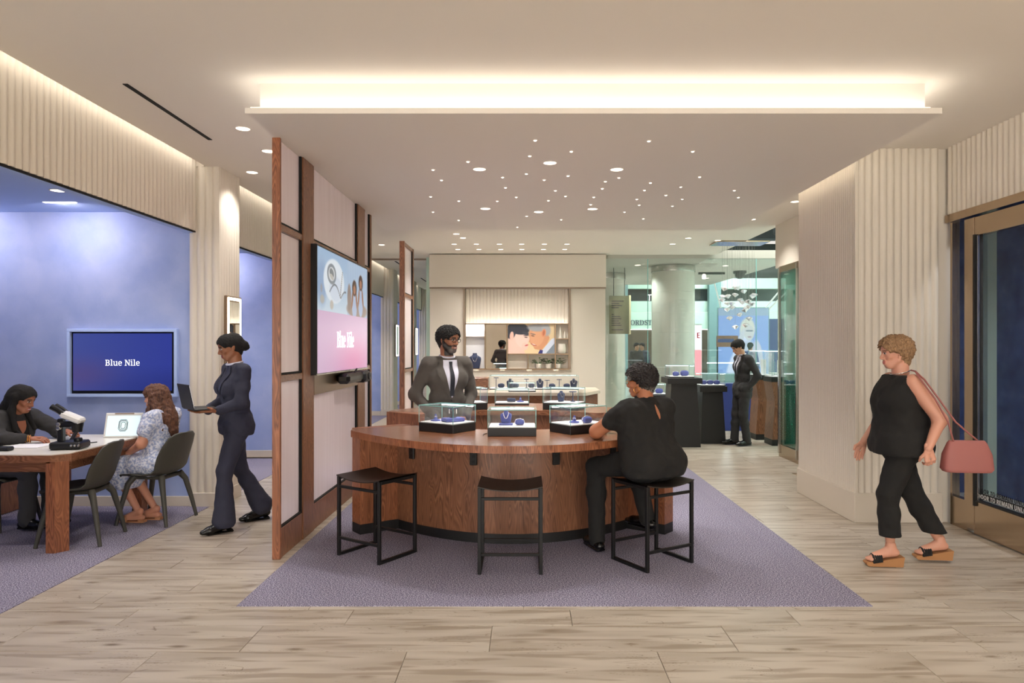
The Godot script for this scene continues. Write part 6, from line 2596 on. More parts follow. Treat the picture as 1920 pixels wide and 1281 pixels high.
func shoe(parent: Node3D, ankle: Vector3, dirv: Vector3, mt: Material, ln := 0.27, heel := 0.0, called := "shoe") -> void:
	var d := Vector3(dirv.x, 0, dirv.z).normalized()
	var y0 := ankle.y - 0.075 - heel
	var hl := Vector3(ankle.x, y0 + 0.036 + heel, ankle.z) - d * 0.045
	var bl := Vector3(ankle.x, y0 + 0.036, ankle.z) + d * (ln - 0.13)
	var tip := Vector3(ankle.x, y0 + 0.028, ankle.z) + d * (ln - 0.075)
	var pr := [cap(hl, bl, 0.036, 0.044, Vector3.UP, 0.8), cap(bl, tip, 0.044, 0.028, Vector3.UP, 0.75), cap(Vector3(ankle.x, ankle.y - 0.01, ankle.z), bl, 0.042, 0.03), cap(hl, ankle, 0.036, 0.042)]
	var m := MB.new()
	blob(m, pr, 0.008, 0.015, null, 0.0, 9.0, [[Vector3(0, y0, 0), Vector3.DOWN], [ankle + Vector3(0, 0.02, 0), Vector3.UP]])
	var w := Vector3.UP.cross(d)
	m.box_b(Vector3(ankle.x, y0 + 0.009, ankle.z) + d * (ln * 0.5 - 0.085), Vector3(0.074, 0.018, ln - 0.03), Basis(w, Vector3.UP, d), 0.006)
	if heel > 0.0:
		m.box_b(Vector3(hl.x, y0 + heel * 0.5, hl.z), Vector3(0.045, heel, 0.045), Basis(w, Vector3.UP, d), 0.004)
	part(called, m, mt, parent)

func glasses(parent: Node3D, h: Transform3D, s: float, mt: Material) -> void:
	var m := MB.new()
	for q in [-1.0, 1.0]:
		m.ring_tube(h * (Vector3(q * 0.033, 0.002, 0.108) * s), h.basis * Basis(Vector3.UP, q * 0.12), 0.025 * s, 0.021 * s, 0.0022, 20, 6)
		m.tube([h * (Vector3(q * 0.058, 0.008, 0.104) * s), h * (Vector3(q * 0.081, 0.010, 0.06) * s), h * (Vector3(q * 0.087, 0.010, -0.015) * s)], 0.0020, 6)
	m.tube([h * (Vector3(-0.009, 0.006, 0.111) * s), h * (Vector3(0.009, 0.006, 0.111) * s)], 0.0020, 6)
	part("glasses", m, mt, parent)

func suit_front(parent: Node3D, J: Dictionary, jp: Array, jm: Material, top: float, bottom: float) -> void:
	# shirt front, tie, collar and lapels lying on the jacket
	var m := MB.new()
	var hgt := top - bottom
	strip_on(m, [[-0.070, 0.070, top], [-0.076, 0.076, top - hgt * 0.2], [-0.062, 0.062, top - hgt * 0.5], [-0.032, 0.032, top - hgt * 0.8], [-0.004, 0.004, bottom]], jp, 0.035, 0.008, 8)
	part("shirt_front", m, M.shirt, parent)
	m = MB.new()
	strip_on(m, [[-0.017, 0.017, top - 0.015], [-0.013, 0.013, top - 0.05], [-0.022, 0.022, top - hgt * 0.5], [-0.020, 0.020, bottom + 0.015]], jp, 0.035, 0.015, 4)
	part("tie", m, M.tie_navy, parent)
	for q in [-1.0, 1.0]:
		m = MB.new()
		strip_on(m, [[q * 0.066, q * 0.088, top + 0.005], [q * 0.070, q * 0.122, top - hgt * 0.18], [q * 0.064, q * 0.134, top - hgt * 0.34], [q * 0.044, q * 0.098, top - hgt * 0.6], [q * 0.017, q * 0.05, top - hgt * 0.86], [q * 0.001, q * 0.016, bottom - 0.01]], jp, 0.035, 0.014, 5)
		part("lapel", m, jm, parent)
	m = MB.new()
	var ring := []
	for j in 15:
		var an := -0.42 * PI + TAU * 0.92 * j / 14.0 + PI * 0.96
		ring.append(J.neck + Vector3(sin(an) * 0.066, 0.012 - 0.012 * cos(an), cos(an) * 0.064))
	m.tube(ring, 0.010, 8)
	part("shirt_collar", m, M.shirt, parent)
	m = MB.new()
	for y in [bottom - 0.03, bottom - 0.13]:
		var pm := MB.new()
		strip_on(pm, [[-0.004, 0.006, y + 0.005], [-0.004, 0.006, y - 0.005]], jp, 0.035, 0.006, 2)
		m.ball(pm.v[0], Vector3(0.008, 0.008, 0.004), 8, 5)
	part("button", m, M.black_plastic, parent)

func build_people() -> void:
	cloth_noise.seed = 31
	cloth_noise.frequency = 1.0
	cloth_noise.fractal_octaves = 2
	man_at_counter()
	man_by_pedestals()
	woman_on_stool()
	woman_walking_right()
	woman_with_laptop()
	woman_in_dress()
	woman_in_blazer()
	passers_by()

func man_at_counter() -> void:
	var t := thing("person", "smiling bearded man with glasses in a charcoal suit behind the counter", "person", v3(-0.705, 0.006, 6.25), "", 0.50)
	var J := {"hl": Vector3(0.09, 0.95, 0), "hr": Vector3(-0.09, 0.95, 0), "kl": Vector3(0.1, 0.5, 0.02), "kr": Vector3(-0.1, 0.5, 0.02), "al": Vector3(0.1, 0.085, -0.02), "ar": Vector3(-0.1, 0.085, -0.02),
		"sl": Vector3(0.178, 1.44, -0.01), "sr": Vector3(-0.178, 1.44, -0.01), "el": Vector3(0.262, 1.16, -0.06), "er": Vector3(-0.285, 1.17, -0.06), "wl": Vector3(0.13, 0.95, 0.12), "wr": Vector3(-0.14, 0.95, 0.12),
		"neck": Vector3(0, 1.495, 0.0), "head": Vector3(0, 1.65, 0.03)}
	var b := {"w": 0.185}
	var sk := lin(sc(146, 98, 74))
	var face := {"scale": 0.93, "yaw": 0.42, "pitch": 0.04, "smile": true, "beard": lin(sc(38, 32, 30)), "beard_grey": lin(sc(150, 142, 136)), "lip": lin(sc(140, 84, 74))}
	var h := body(t, J, b, sk, face, [[J.wl, Vector3(-0.7, -0.5, 0.5), Vector3(-0.3, 0.2, -1), Vector3(0, 1, 0.2), 0.5], [J.wr, Vector3(0.7, -0.5, 0.5), Vector3(0.3, 0.2, -1), Vector3(0, 1, 0.2), 0.5]])
	var jp := torso_prims(J, b, 0.014)
	jp.append(cap(Vector3(-0.06, 0.86, 0), Vector3(0.06, 0.86, 0), 0.135, 0.135, Vector3(0, 0, 1), 0.85))
	jp.append_array(arm_prims(J, "l", 0.014, b, 0.97))
	jp.append_array(arm_prims(J, "r", 0.014, b, 0.97))
	garment("jacket", jp, M.suit_charcoal, t, 0.0115, 0.035, 0.007, [[Vector3(0, 0.78, 0), Vector3.DOWN], [Vector3(0, 1.508, 0), Vector3(0, 1, 0)]])
	suit_front(t, J, jp, M.suit_charcoal, 1.475, 1.14)
	var tp := [cap(J.hl, J.hr, 0.115, 0.115)]
	tp.append_array(leg_prims(J, "l", 0.012, b, 0.012))
	tp.append_array(leg_prims(J, "r", 0.012, b, 0.012))
	garment("trousers", tp, M.suit_charcoal, t, 0.014)
	shoe(t, J.al, Vector3(0.1, 0, 1), M.shoe_black)
	shoe(t, J.ar, Vector3(-0.1, 0, 1), M.shoe_black)
	var hc := hair_cap(h, 0.93, 0.014, 0.068, -0.04)
	garment("hair", hc, M.hair_black, t, 0.005, 0.015, 0.011, [], 70.0)
	glasses(t, h, 0.93, M.black_metal)

func man_by_pedestals() -> void:
	var t := thing("person", "man in a black suit looking down, hand in pocket, by the pedestals", "person", v3(3.52, 0, 11.25), "", -1.35)
	var J := {"hl": Vector3(0.085, 0.93, 0), "hr": Vector3(-0.085, 0.93, 0), "kl": Vector3(0.09, 0.5, 0.03), "kr": Vector3(-0.09, 0.5, 0.06), "al": Vector3(0.09, 0.085, -0.03), "ar": Vector3(-0.09, 0.085, 0.09),
		"sl": Vector3(0.172, 1.40, -0.02), "sr": Vector3(-0.172, 1.40, -0.02), "el": Vector3(0.25, 1.13, -0.13), "er": Vector3(-0.25, 1.13, -0.10), "wl": Vector3(0.175, 0.93, 0.0), "wr": Vector3(-0.175, 0.93, 0.0),
		"neck": Vector3(0, 1.46, 0.01), "head": Vector3(0, 1.585, 0.075)}
	var b := {"w": 0.18}
	var sk := lin(sc(196, 150, 122))
	var face := {"scale": 0.9, "yaw": 0.0, "pitch": 0.42}
	var h := body(t, J, b, sk, face, [[J.wl, Vector3(-0.2, -0.9, 0.4), Vector3(-1, 0, 0), Vector3(0, 0.3, 1), 0.3], [J.wr, Vector3(0.2, -0.9, 0.4), Vector3(1, 0, 0), Vector3(0, 0.3, 1), 0.3]], true, true, 0.006)
	var jp := torso_prims(J, b, 0.014)
	jp.append(cap(Vector3(-0.06, 0.84, 0), Vector3(0.06, 0.84, 0), 0.135, 0.135, Vector3(0, 0, 1), 0.88))
	jp.append_array(arm_prims(J, "l", 0.014, b, 0.95))
	jp.append_array(arm_prims(J, "r", 0.014, b, 0.95))
	garment("jacket", jp, M.suit_black, t, 0.013, 0.035, 0.009, [[Vector3(0, 0.76, 0), Vector3.DOWN], [Vector3(0, 1.475, 0), Vector3.UP]])
	suit_front(t, J, jp, M.suit_black, 1.44, 1.10)
	var tp := [cap(J.hl, J.hr, 0.115, 0.115)]
	tp.append_array(leg_prims(J, "l", 0.014, b, 0.016))
	tp.append_array(leg_prims(J, "r", 0.014, b, 0.016))
	garment("trousers", tp, M.suit_black, t, 0.014)
	shoe(t, J.al, Vector3(0.15, 0, 1), M.shoe_black)
	shoe(t, J.ar, Vector3(-0.15, 0, 1), M.shoe_black)
	garment("hair", hair_cap(h, 0.9, 0.012, 0.066, -0.035), M.hair_black, t, 0.006, 0.015, 0.003, [], 30.0)

func woman_on_stool() -> void:
	var t := thing("person", "woman in a black blouse seated on a stool at the counter, seen from behind", "person", v3(0.93, 0.006, 5.155), "", deg_to_rad(-145))
	var J := {"hl": Vector3(0.11, 0.75, -0.01), "hr": Vector3(-0.11, 0.75, -0.01), "kl": Vector3(0.17, 0.655, 0.42), "kr": Vector3(-0.20, 0.66, 0.36), "al": Vector3(0.15, 0.085, 0.43), "ar": Vector3(-0.20, 0.24, 0.235),
		"sl": Vector3(0.19, 1.125, 0.05), "sr": Vector3(-0.19, 1.125, 0.05), "el": Vector3(0.29, 0.955, 0.275), "er": Vector3(-0.29, 0.95, 0.26), "wl": Vector3(0.115, 0.94, 0.45), "wr": Vector3(-0.10, 0.94, 0.47),
		"neck": Vector3(0, 1.20, 0.055), "head": Vector3(0, 1.325, 0.10)}
	var b := {"w": 0.225, "ch": 0.145, "wa": 0.155, "hp": 0.155, "sh": 0.066, "arm": 1.25, "leg": 1.12, "bust": 0.075, "bare_arms": true, "belly": 0.03, "nk": 1.05}
	var sk := lin(sc(172, 112, 82))
	var face := {"scale": 0.92, "yaw": 0.40, "pitch": 0.02, "lip": lin(sc(150, 84, 76))}
	var h := body(t, J, b, sk, face, [[J.wl, Vector3(-0.75, 0.0, 0.6), Vector3(0, -1, 0.1), Vector3(0.3, 0.5, 0.8), 0.5], [J.wr, Vector3(0.75, 0.05, 0.5), Vector3(0, -1, 0.1), Vector3(-0.3, 0.5, 0.8), 0.5]])
	var bp := torso_prims(J, b, 0.016)
	bp.append(cap(Vector3(-0.10, 0.73, -0.04), Vector3(0.10, 0.73, -0.04), 0.17, 0.17))
	bp.append_array(arm_prims(J, "l", 0.022, b, 0.24))
	bp.append_array(arm_prims(J, "r", 0.022, b, 0.24))
	garment("blouse", bp, M.cloth_black, t, 0.0125, 0.05, 0.014, [[Vector3(0, 0.645, 0), Vector3.DOWN], [Vector3(0, 1.21, 0.05), Vector3(0, 0.9, 0.43)]], 8.0)
	var m := MB.new()
	strip_on(m, [[-0.004, 0.004, 1.165], [-0.013, 0.013, 1.13], [-0.016, 0.014, 1.10], [-0.010, 0.008, 1.075], [-0.002, 0.002, 1.062]], bp, 0.05, 0.005, 4, true)
	for j in m.v.size():
		m.c.append(sk)
	var kh := part("keyhole", m, M.skin, t)
	kh.set_meta("label", "bare keyhole at the nape")
	m = MB.new()
	m.ring_tube(J.neck + Vector3(0, 0.002, -0.002), Basis(Vector3.RIGHT, PI / 2 - 0.2), 0.070, 0.072, 0.012, 24, 8)
	part("collar_band", m, M.cloth_black, t)
	var tp := [cap(J.hl, J.hr, 0.158, 0.158)]
	tp.append_array(leg_prims(J, "l", 0.012, b, 0.014))
	tp.append_array(leg_prims(J, "r", 0.012, b, 0.014))
	garment("trousers", tp, M.cloth_black, t, 0.0135, 0.04, 0.008, [[Vector3(0, 0.60, 0), Vector3(0, -1, -1.2).normalized()]] if false else [])
	shoe(t, J.al, Vector3(-0.25, 0, 1), M.shoe_black)
	shoe(t, J.ar, Vector3(0.1, 0, 1), M.shoe_black)
	# cropped dark hair, greying at the temples and nape
	var hs := 0.92
	var inv := h.affine_inverse()
	var hp := hair_cap(h, hs, 0.020, 0.075, -0.045)
	hp.append(cap(h * Vector3(0, 0.075, 0.0), h * Vector3(0, 0.065, -0.05), 0.075, 0.075))
	m = MB.new()
	var hcol := func(p: Vector3) -> Color:
		var q := inv * p
		var nz := cloth_noise.get_noise_3d(p.x * 160.0, p.y * 60.0, p.z * 160.0) * 0.5 + 0.5
		var low := clampf((-0.03 - q.y) * 30.0, 0.0, 1.0) + clampf((q.z - 0.035) * 30.0, 0.0, 1.0) * clampf((0.075 - q.y) * 20.0, 0.0, 1.0)
		return lin(sc(30, 27, 26)).lerp(lin(sc(170, 160, 150)), clampf(low, 0.0, 1.0) * clampf(nz * 1.6 - 0.4, 0.0, 0.8))
	blob(m, hp, 0.0055, 0.015, hcol, 0.013, 60.0)
	part("hair", m, M.hair_mix, t)
	glasses(t, h, hs, M.gold)
	m = MB.new()
	for q in [-1.0, 1.0]:
		m.ring_tube(h * (Vector3(q * 0.084, -0.060, 0.004) * hs), h.basis * Basis(Vector3.UP, PI / 2), 0.021, 0.023, 0.0026, 20, 6)
	part("hoop_earring", m, M.gold, t)

func woman_walking_right() -> void:
	var t := thing("person", "woman in a black sleeveless top walking past the fluted pier", "person", v3(2.77, 0, 5.12), "", deg_to_rad(-96))
	var J := {"hl": Vector3(0.095, 0.90, 0), "hr": Vector3(-0.095, 0.90, 0), "kl": Vector3(0.085, 0.52, 0.12), "kr": Vector3(-0.07, 0.53, -0.10), "al": Vector3(0.075, 0.135, 0.10), "ar": Vector3(-0.06, 0.155, -0.30),
		"sl": Vector3(0.185, 1.345, -0.01), "sr": Vector3(-0.185, 1.345, 0.0), "el": Vector3(0.275, 1.09, -0.15), "er": Vector3(-0.255, 1.07, 0.02), "wl": Vector3(0.30, 0.89, -0.06), "wr": Vector3(-0.25, 0.86, 0.17),
		"neck": Vector3(0, 1.415, 0.0), "head": Vector3(0, 1.548, 0.035)}
	var b := {"w": 0.20, "ch": 0.138, "wa": 0.15, "hp": 0.15, "sh": 0.058, "arm": 1.15, "leg": 1.1, "bust": 0.075, "bare_arms": true, "cf": 0.95, "wf": 1.0}
	var sk := lin(sc(206, 150, 126))
	var feet := []
	for s in ["l", "r"]:
		var a: Vector3 = J["a" + s]
		var gy := 0.068 if s == "l" else 0.085
		feet.append(cap(a + Vector3(0, 0.02, 0), a + Vector3(0, -0.03, -0.015), 0.036, 0.034))
		feet.append(cap(a + Vector3(0, -0.035, -0.03), a + Vector3(0, -0.062, 0.11), 0.032, 0.028, Vector3.UP, 0.85))
		feet.append(cap(a + Vector3(0, -0.02, 0.01), a + Vector3(0, -0.060, 0.10), 0.034, 0.022))
		for j in 5:
			feet.append(cap(a + Vector3(-0.03 + j * 0.015, -0.078, 0.12), a + Vector3(-0.034 + j * 0.017, -0.088, 0.165 - absf(j - 1.4) * 0.008), 0.011, 0.0095))
	b.feet = feet
	var face := {"scale": 0.90, "yaw": 0.0, "pitch": 0.05, "brow": lin(sc(120, 84, 60)), "lip": lin(sc(186, 104, 98))}
	var h := body(t, J, b, sk, face, [[J.wl, Vector3(0.05, -0.9, -0.15), Vector3(-1, 0, 0.1), Vector3(0, 0, 1), 1.35], [J.wr, Vector3(0.1, -0.85, 0.35), Vector3(1, 0, 0), Vector3(0, 0.3, 1), 0.4]])
	var bp := torso_prims(J, b, 0.016)
	bp.append(cap(Vector3(-0.08, 0.86, 0.0), Vector3(0.08, 0.86, 0.0), 0.19, 0.19, Vector3(1, 0, 0), 0.95))
	bp.append(cap(Vector3(0, 1.16, 0.02), Vector3(0, 0.84, 0.0), 0.150, 0.195))
	garment("sleeveless_top", bp, M.cloth_black, t, 0.0125, 0.05, 0.012, [[Vector3(0, 0.815, 0), Vector3.DOWN], [Vector3(0, 1.39, 0.0), Vector3.UP]], 7.0)
	var tp := [cap(J.hl, J.hr, 0.14, 0.14)]
	tp.append_array(leg_prims(J, "l", 0.014, b, 0.026))
	tp.append_array(leg_prims(J, "r", 0.014, b, 0.026))
	var ml := [[J.al + Vector3(0, 0.085, 0), Vector3(0, -1, 0)]]
	garment("trousers", tp, M.cloth_black, t, 0.013, 0.035, 0.008, ml)
	for s in ["l", "r"]:
		var a: Vector3 = J["a" + s]
		var y := a.y - 0.098
		# cork wedge, drawn from the side and given a foot's width
		var pr := PackedVector2Array([Vector2(-0.075, y - 0.034), Vector2(0.165, y - 0.034), Vector2(0.18, y - 0.018), Vector2(0.175, y - 0.006), Vector2(0.10, y + 0.002), Vector2(0.02, y + 0.018), Vector2(-0.06, y + 0.034), Vector2(-0.085, y + 0.036)])
		var m := MB.new()
		m.plan(pr, -0.038, 0.038)
		for j in m.v.size():
			var q := m.v[j]
			m.v[j] = Vector3(a.x - q.y, -q.z, a.z + q.x)
			var nn := m.n[j]
			m.n[j] = Vector3(-nn.y, -nn.z, nn.x)
		var sh := part("wedge_sandal", m, M.cork, t)
		m = MB.new()
		for w in 5:
			var ring := []
			for j in 13:
				var an := PI * j / 12.0
				ring.append(a + Vector3(cos(an) * 0.042, -0.098 + sin(an) * 0.055 - w * 0.0025, 0.075 + w * 0.013))
			m.tube(ring, 0.0085, 6)
		part("strap", m, M.cloth_black, sh)
	# short fair brown hair
	var hp := hair_cap(h, 0.9, 0.022, 0.072, -0.06)
	var m2 := MB.new()
	var hcol := func(p: Vector3) -> Color:
		var nz := cloth_noise.get_noise_3d(p.x * 130.0, p.y * 40.0, p.z * 130.0) * 0.5 + 0.5
		return lin(sc(92, 66, 46)).lerp(lin(sc(172, 136, 98)), clampf(nz * 1.3 - 0.15, 0.0, 1.0))
	blob(m2, hp, 0.0055, 0.015, hcol, 0.012, 40.0)
	part("hair", m2, M.hair_mix, t)
	m2 = MB.new()
	m2.ring_tube(J.neck + Vector3(0, -0.005, 0.004), Basis(Vector3.RIGHT, PI / 2 + 0.25), 0.066, 0.068, 0.0035, 26, 6)
	part("necklace", m2, M.silver, t)
	# handbag in the trailing hand
	var bag := thing("handbag", "dusky pink handbag hanging from the walking woman's shoulder", "handbag", Vector3.ZERO)
	var bt := t.transform * Transform3D(Basis(), Vector3(0.325, 0.74, -0.30))
	bag.transform = bt
	var rings := []
	for p in [[0.0, 0.055, 0.15], [0.02, 0.065, 0.165], [0.12, 0.055, 0.155], [0.20, 0.03, 0.125], [0.215, 0.012, 0.115]]:
		var ring := PackedVector3Array()
		for s in 24:
			var an := -TAU * s / 24
			ring.append(Vector3(pow(absf(cos(an)), 0.5) * signf(cos(an)) * p[1], p[0], pow(absf(sin(an)), 0.5) * signf(sin(an)) * p[2]))
		rings.append(ring)
	m2 = MB.new()
	m2.loft(rings)
	part("bag_body", m2, M.bag_pink, bag)
	m2 = MB.new()
	for q in [-1.0, 1.0]:
		var path := []
		path = [Vector3(q * 0.012, 0.20, q * 0.09), Vector3(q * 0.012 + 0.03, 0.34, q * 0.03 + 0.11), Vector3(0.012, 0.50, 0.20 + q * 0.012), Vector3(-0.055, 0.63, 0.265 + q * 0.012), Vector3(-0.12, 0.685, 0.285), Vector3(-0.185, 0.69, 0.285)]
		m2.tube(path, 0.006, 6)
	part("handle", m2, M.bag_pink, bag)

func woman_with_laptop() -> void:
	var t := thing("person", "woman in a navy suit walking with an open laptop in her hands", "person", v3(-2.565, 0, 6.15), "", deg_to_rad(-48))
	var J := {"hl": Vector3(0.085, 0.93, 0), "hr": Vector3(-0.085, 0.93, 0), "kl": Vector3(0.095, 0.52, 0.13), "kr": Vector3(-0.10, 0.52, -0.06), "al": Vector3(0.11, 0.10, 0.14), "ar": Vector3(-0.12, 0.14, -0.27),
		"sl": Vector3(0.165, 1.39, 0.0), "sr": Vector3(-0.165, 1.39, 0.0), "el": Vector3(0.225, 1.12, 0.03), "er": Vector3(-0.225, 1.12, 0.03), "wl": Vector3(0.13, 1.05, 0.20), "wr": Vector3(-0.11, 1.035, 0.21),
		"neck": Vector3(0, 1.45, 0.01), "head": Vector3(0, 1.588, 0.05)}
	var b := {"w": 0.175, "ch": 0.115, "wa": 0.10, "hp": 0.125, "bust": 0.062}
	var sk := lin(sc(150, 98, 70))
	var face := {"scale": 0.89, "yaw": -0.1, "pitch": 0.22, "lip": lin(sc(150, 76, 70))}
	var h := body(t, J, b, sk, face, [[J.wl, Vector3(-0.15, -0.02, 1), Vector3(0, 1, 0), Vector3(1, 0.2, 0), 0.25], [J.wr, Vector3(0.1, -0.02, 1), Vector3(0, 1, 0), Vector3(-1, 0.2, 0), 0.25]])
	var jp := torso_prims(J, b, 0.013)
	jp.append(cap(Vector3(-0.06, 0.88, 0), Vector3(0.06, 0.88, 0), 0.14, 0.14, Vector3(0, 0, 1), 0.9))
	jp.append_array(arm_prims(J, "l", 0.014, b, 0.96))
	jp.append_array(arm_prims(J, "r", 0.014, b, 0.96))
	garment("jacket", jp, M.suit_navy, t, 0.0125, 0.035, 0.010, [[Vector3(0, 0.82, 0), Vector3.DOWN], [Vector3(0, 1.455, 0), Vector3.UP]])
	var m := MB.new()
	m.ring_tube(J.neck + Vector3(0, 0.004, 0.004), Basis(Vector3.RIGHT, PI / 2 + 0.2), 0.064, 0.066, 0.010, 24, 8)
	part("shirt_collar", m, M.shirt, t)
	for q in [-1.0, 1.0]:
		m = MB.new()
		strip_on(m, [[q * 0.045, q * 0.07, 1.43], [q * 0.05, q * 0.105, 1.37], [q * 0.035, q * 0.09, 1.27], [q * 0.01, q * 0.03, 1.12]], jp, 0.035, 0.009, 5)
		part("lapel", m, M.suit_navy, t)
	var tp := [cap(J.hl, J.hr, 0.12, 0.12)]
	tp.append_array(leg_prims(J, "l", 0.012, b, 0.050))
	tp.append_array(leg_prims(J, "r", 0.012, b, 0.050))
	garment("trousers", tp, M.suit_navy, t, 0.013, 0.035, 0.008, [[Vector3(0, 0.045, 0), Vector3.DOWN]])
	shoe(t, Vector3(0.11, 0.10, 0.14), Vector3(0.05, 0, 1), M.shoe_black, 0.25, 0.025)
	shoe(t, Vector3(-0.12, 0.10, -0.27), Vector3(-0.05, 0, 1), M.shoe_black, 0.25, 0.025)
	# hair drawn back into a low knot
	var hp := hair_cap(h, 0.89, 0.010, 0.070, -0.05)
	hp.append(cap(h * Vector3(0, 0.0, -0.115), h * Vector3(0, -0.015, -0.125), 0.042, 0.038))
	garment("hair", hp, M.hair_black, t, 0.0055, 0.018, 0.004, [], 40.0)
	# laptop
	var lp := thing("laptop", "dark open laptop held by the walking woman", "laptop", Vector3.ZERO)
	lp.transform = t.transform * Transform3D(Basis(), Vector3(0.0, 1.062, 0.285))
	m = MB.new()
	m.box(Vector3(0, 0.008, 0), Vector3(0.32, 0.014, 0.22), 0.004)
	part("laptop_base", m, M.black_laminate, lp)
	m = MB.new()
	m.box_b(Vector3(0, 0.115, 0.135), Vector3(0.32, 0.215, 0.008), Basis(Vector3.RIGHT, 0.2), 0.003)
	var lid := part("laptop_lid", m, M.black_laminate, lp)
	m = MB.new()
	m.box_b(Vector3(0, 0.118, 0.129), Vector3(0.30, 0.19, 0.001), Basis(Vector3.RIGHT, 0.2))
	part("screen", m, M.screen_white, lid)

func woman_in_dress() -> void:
	var t := thing("person", "woman with long brown hair in a pale blue patterned dress at the table", "person", v3(-3.37, 0.006, 6.36), "", deg_to_rad(-94))
	var J := {"hl": Vector3(0.095, 0.545, -0.03), "hr": Vector3(-0.095, 0.545, -0.03), "kl": Vector3(0.10, 0.52, 0.36), "kr": Vector3(-0.09, 0.53, 0.37), "al": Vector3(0.07, 0.095, 0.14), "ar": Vector3(-0.04, 0.095, 0.05),
		"sl": Vector3(0.155, 0.955, -0.04), "sr": Vector3(-0.155, 0.955, -0.04), "el": Vector3(0.215, 0.73, 0.02), "er": Vector3(-0.215, 0.73, 0.04), "wl": Vector3(0.10, 0.625, 0.22), "wr": Vector3(-0.08, 0.63, 0.24),
		"neck": Vector3(0, 1.015, -0.02), "head": Vector3(0, 1.125, 0.02)}
	var b := {"w": 0.165, "ch": 0.112, "wa": 0.115, "hp": 0.125, "sh": 0.05, "bust": 0.06, "bare_arms": true, "arm": 1.05, "belly": 0.015}
	var sk := lin(sc(206, 146, 120))
	var feet := []
	for s in ["l", "r"]:
		var a: Vector3 = J["a" + s]
		feet.append(cap(a + Vector3(0, 0, -0.01), a + Vector3(0, -0.06, 0.13), 0.034, 0.024))
		feet.append(cap(a + Vector3(0, -0.055, -0.03), a + Vector3(0, -0.068, 0.14), 0.030, 0.024, Vector3.UP, 0.8))
		feet.append(cap(a + Vector3(0, -0.072, 0.14), a + Vector3(0, -0.076, 0.17), 0.020, 0.014, Vector3.UP, 0.8))
	b.feet = feet
	var face := {"scale": 0.87, "yaw": 0.0, "pitch": 0.06, "smile": true, "brow": lin(sc(84, 54, 40)), "lip": lin(sc(190, 96, 92))}
	var h := body(t, J, b, sk, face, [[J.wl, Vector3(-0.4, -0.15, 0.8), Vector3(0, -1, -0.2), Vector3(-0.5, 0.7, 0.3), 0.5], [J.wr, Vector3(0.5, -0.1, 0.8), Vector3(0, -1, -0.2), Vector3(0.5, 0.7, 0.3), 0.5]])
	var dp := torso_prims(J, b, 0.012)
	for s in ["l", "r"]:
		var q := 1.0 if s == "l" else -1.0
		dp.append(cap(J["h" + s], J["k" + s] + Vector3(0, 0.0, -0.01), 0.112, 0.088))
		dp.append(cap(J["k" + s] + Vector3(0, -0.02, -0.02), Vector3(q * 0.075, 0.36, 0.28), 0.088, 0.085))
	dp.append(cap(Vector3(0, 0.52, 0.05), Vector3(0, 0.50, 0.32), 0.09, 0.09))
	dp.append(cap(Vector3(0, 0.44, 0.30), Vector3(0, 0.36, 0.26), 0.09, 0.09))
	dp.append_array(arm_prims(J, "l", 0.028, b, 0.26))
	dp.append_array(arm_prims(J, "r", 0.028, b, 0.26))
	garment("dress", dp, M.dress_print, t, 0.0115, 0.045, 0.014, [[Vector3(0, 0.30, 0.2), Vector3(0, -1, 0)], [Vector3(0, 1.0, 0), Vector3(0, 0.9, 0.45)]], 9.0)
	for s in ["l", "r"]:
		var a: Vector3 = J["a" + s]
		var m0 := MB.new()
		m0.box(a + Vector3(0, -0.092, 0.055), Vector3(0.066, 0.014, 0.24), 0.005)
		m0.box(a + Vector3(0, -0.083, -0.035), Vector3(0.055, 0.022, 0.055), 0.004)
		var so := part("sandal", m0, M.shoe_tan, t)
		m0 = MB.new()
		for w in 2:
			var ring := []
			for j in 11:
				var an := PI * j / 10.0
				ring.append(a + Vector3(cos(an) * 0.036, -0.085 + sin(an) * 0.05, 0.10 + w * 0.016))
			m0.tube(ring, 0.008, 6)
		part("strap", m0, M.shoe_tan, so)
	# long wavy hair, lighter towards the ends
	var hp := hair_cap(h, 0.87, 0.014, 0.070, -0.05)
	hp.append(cap(h * Vector3(0, 0.01, -0.065), Vector3(0, 0.93, -0.12), 0.075, 0.075, h.basis.z, 0.8))
	hp.append(cap(Vector3(0, 0.95, -0.12), Vector3(0.0, 0.82, -0.155), 0.085, 0.055, Vector3(0, 0, 1), 0.55))
	for q in [-1.0, 1.0]:
		hp.append(cap(h * Vector3(q * 0.065, 0.01, -0.02), Vector3(q * 0.10, 0.95, -0.075), 0.035, 0.042))
		hp.append(cap(Vector3(q * 0.10, 0.95, -0.075), Vector3(q * 0.11, 0.84, -0.10), 0.042, 0.026))
		hp.append(cap(h * Vector3(q * 0.07, 0.0, 0.0), Vector3(q * 0.085, 0.92, 0.055), 0.02, 0.026))
		hp.append(cap(Vector3(q * 0.085, 0.92, 0.055), Vector3(q * 0.08, 0.85, 0.075), 0.026, 0.014))
	var m := MB.new()
	var hcol := func(p: Vector3) -> Color:
		var nz := cloth_noise.get_noise_3d(p.x * 110.0, p.y * 14.0, p.z * 110.0) * 0.5 + 0.5
		var base := lin(sc(62, 38, 30)).lerp(lin(sc(124, 82, 58)), clampf(nz * 1.5 - 0.4, 0.0, 1.0))
		return base
	blob(m, hp, 0.0065, 0.025, hcol, 0.010, 22.0)
	part("hair", m, M.hair_mix, t)

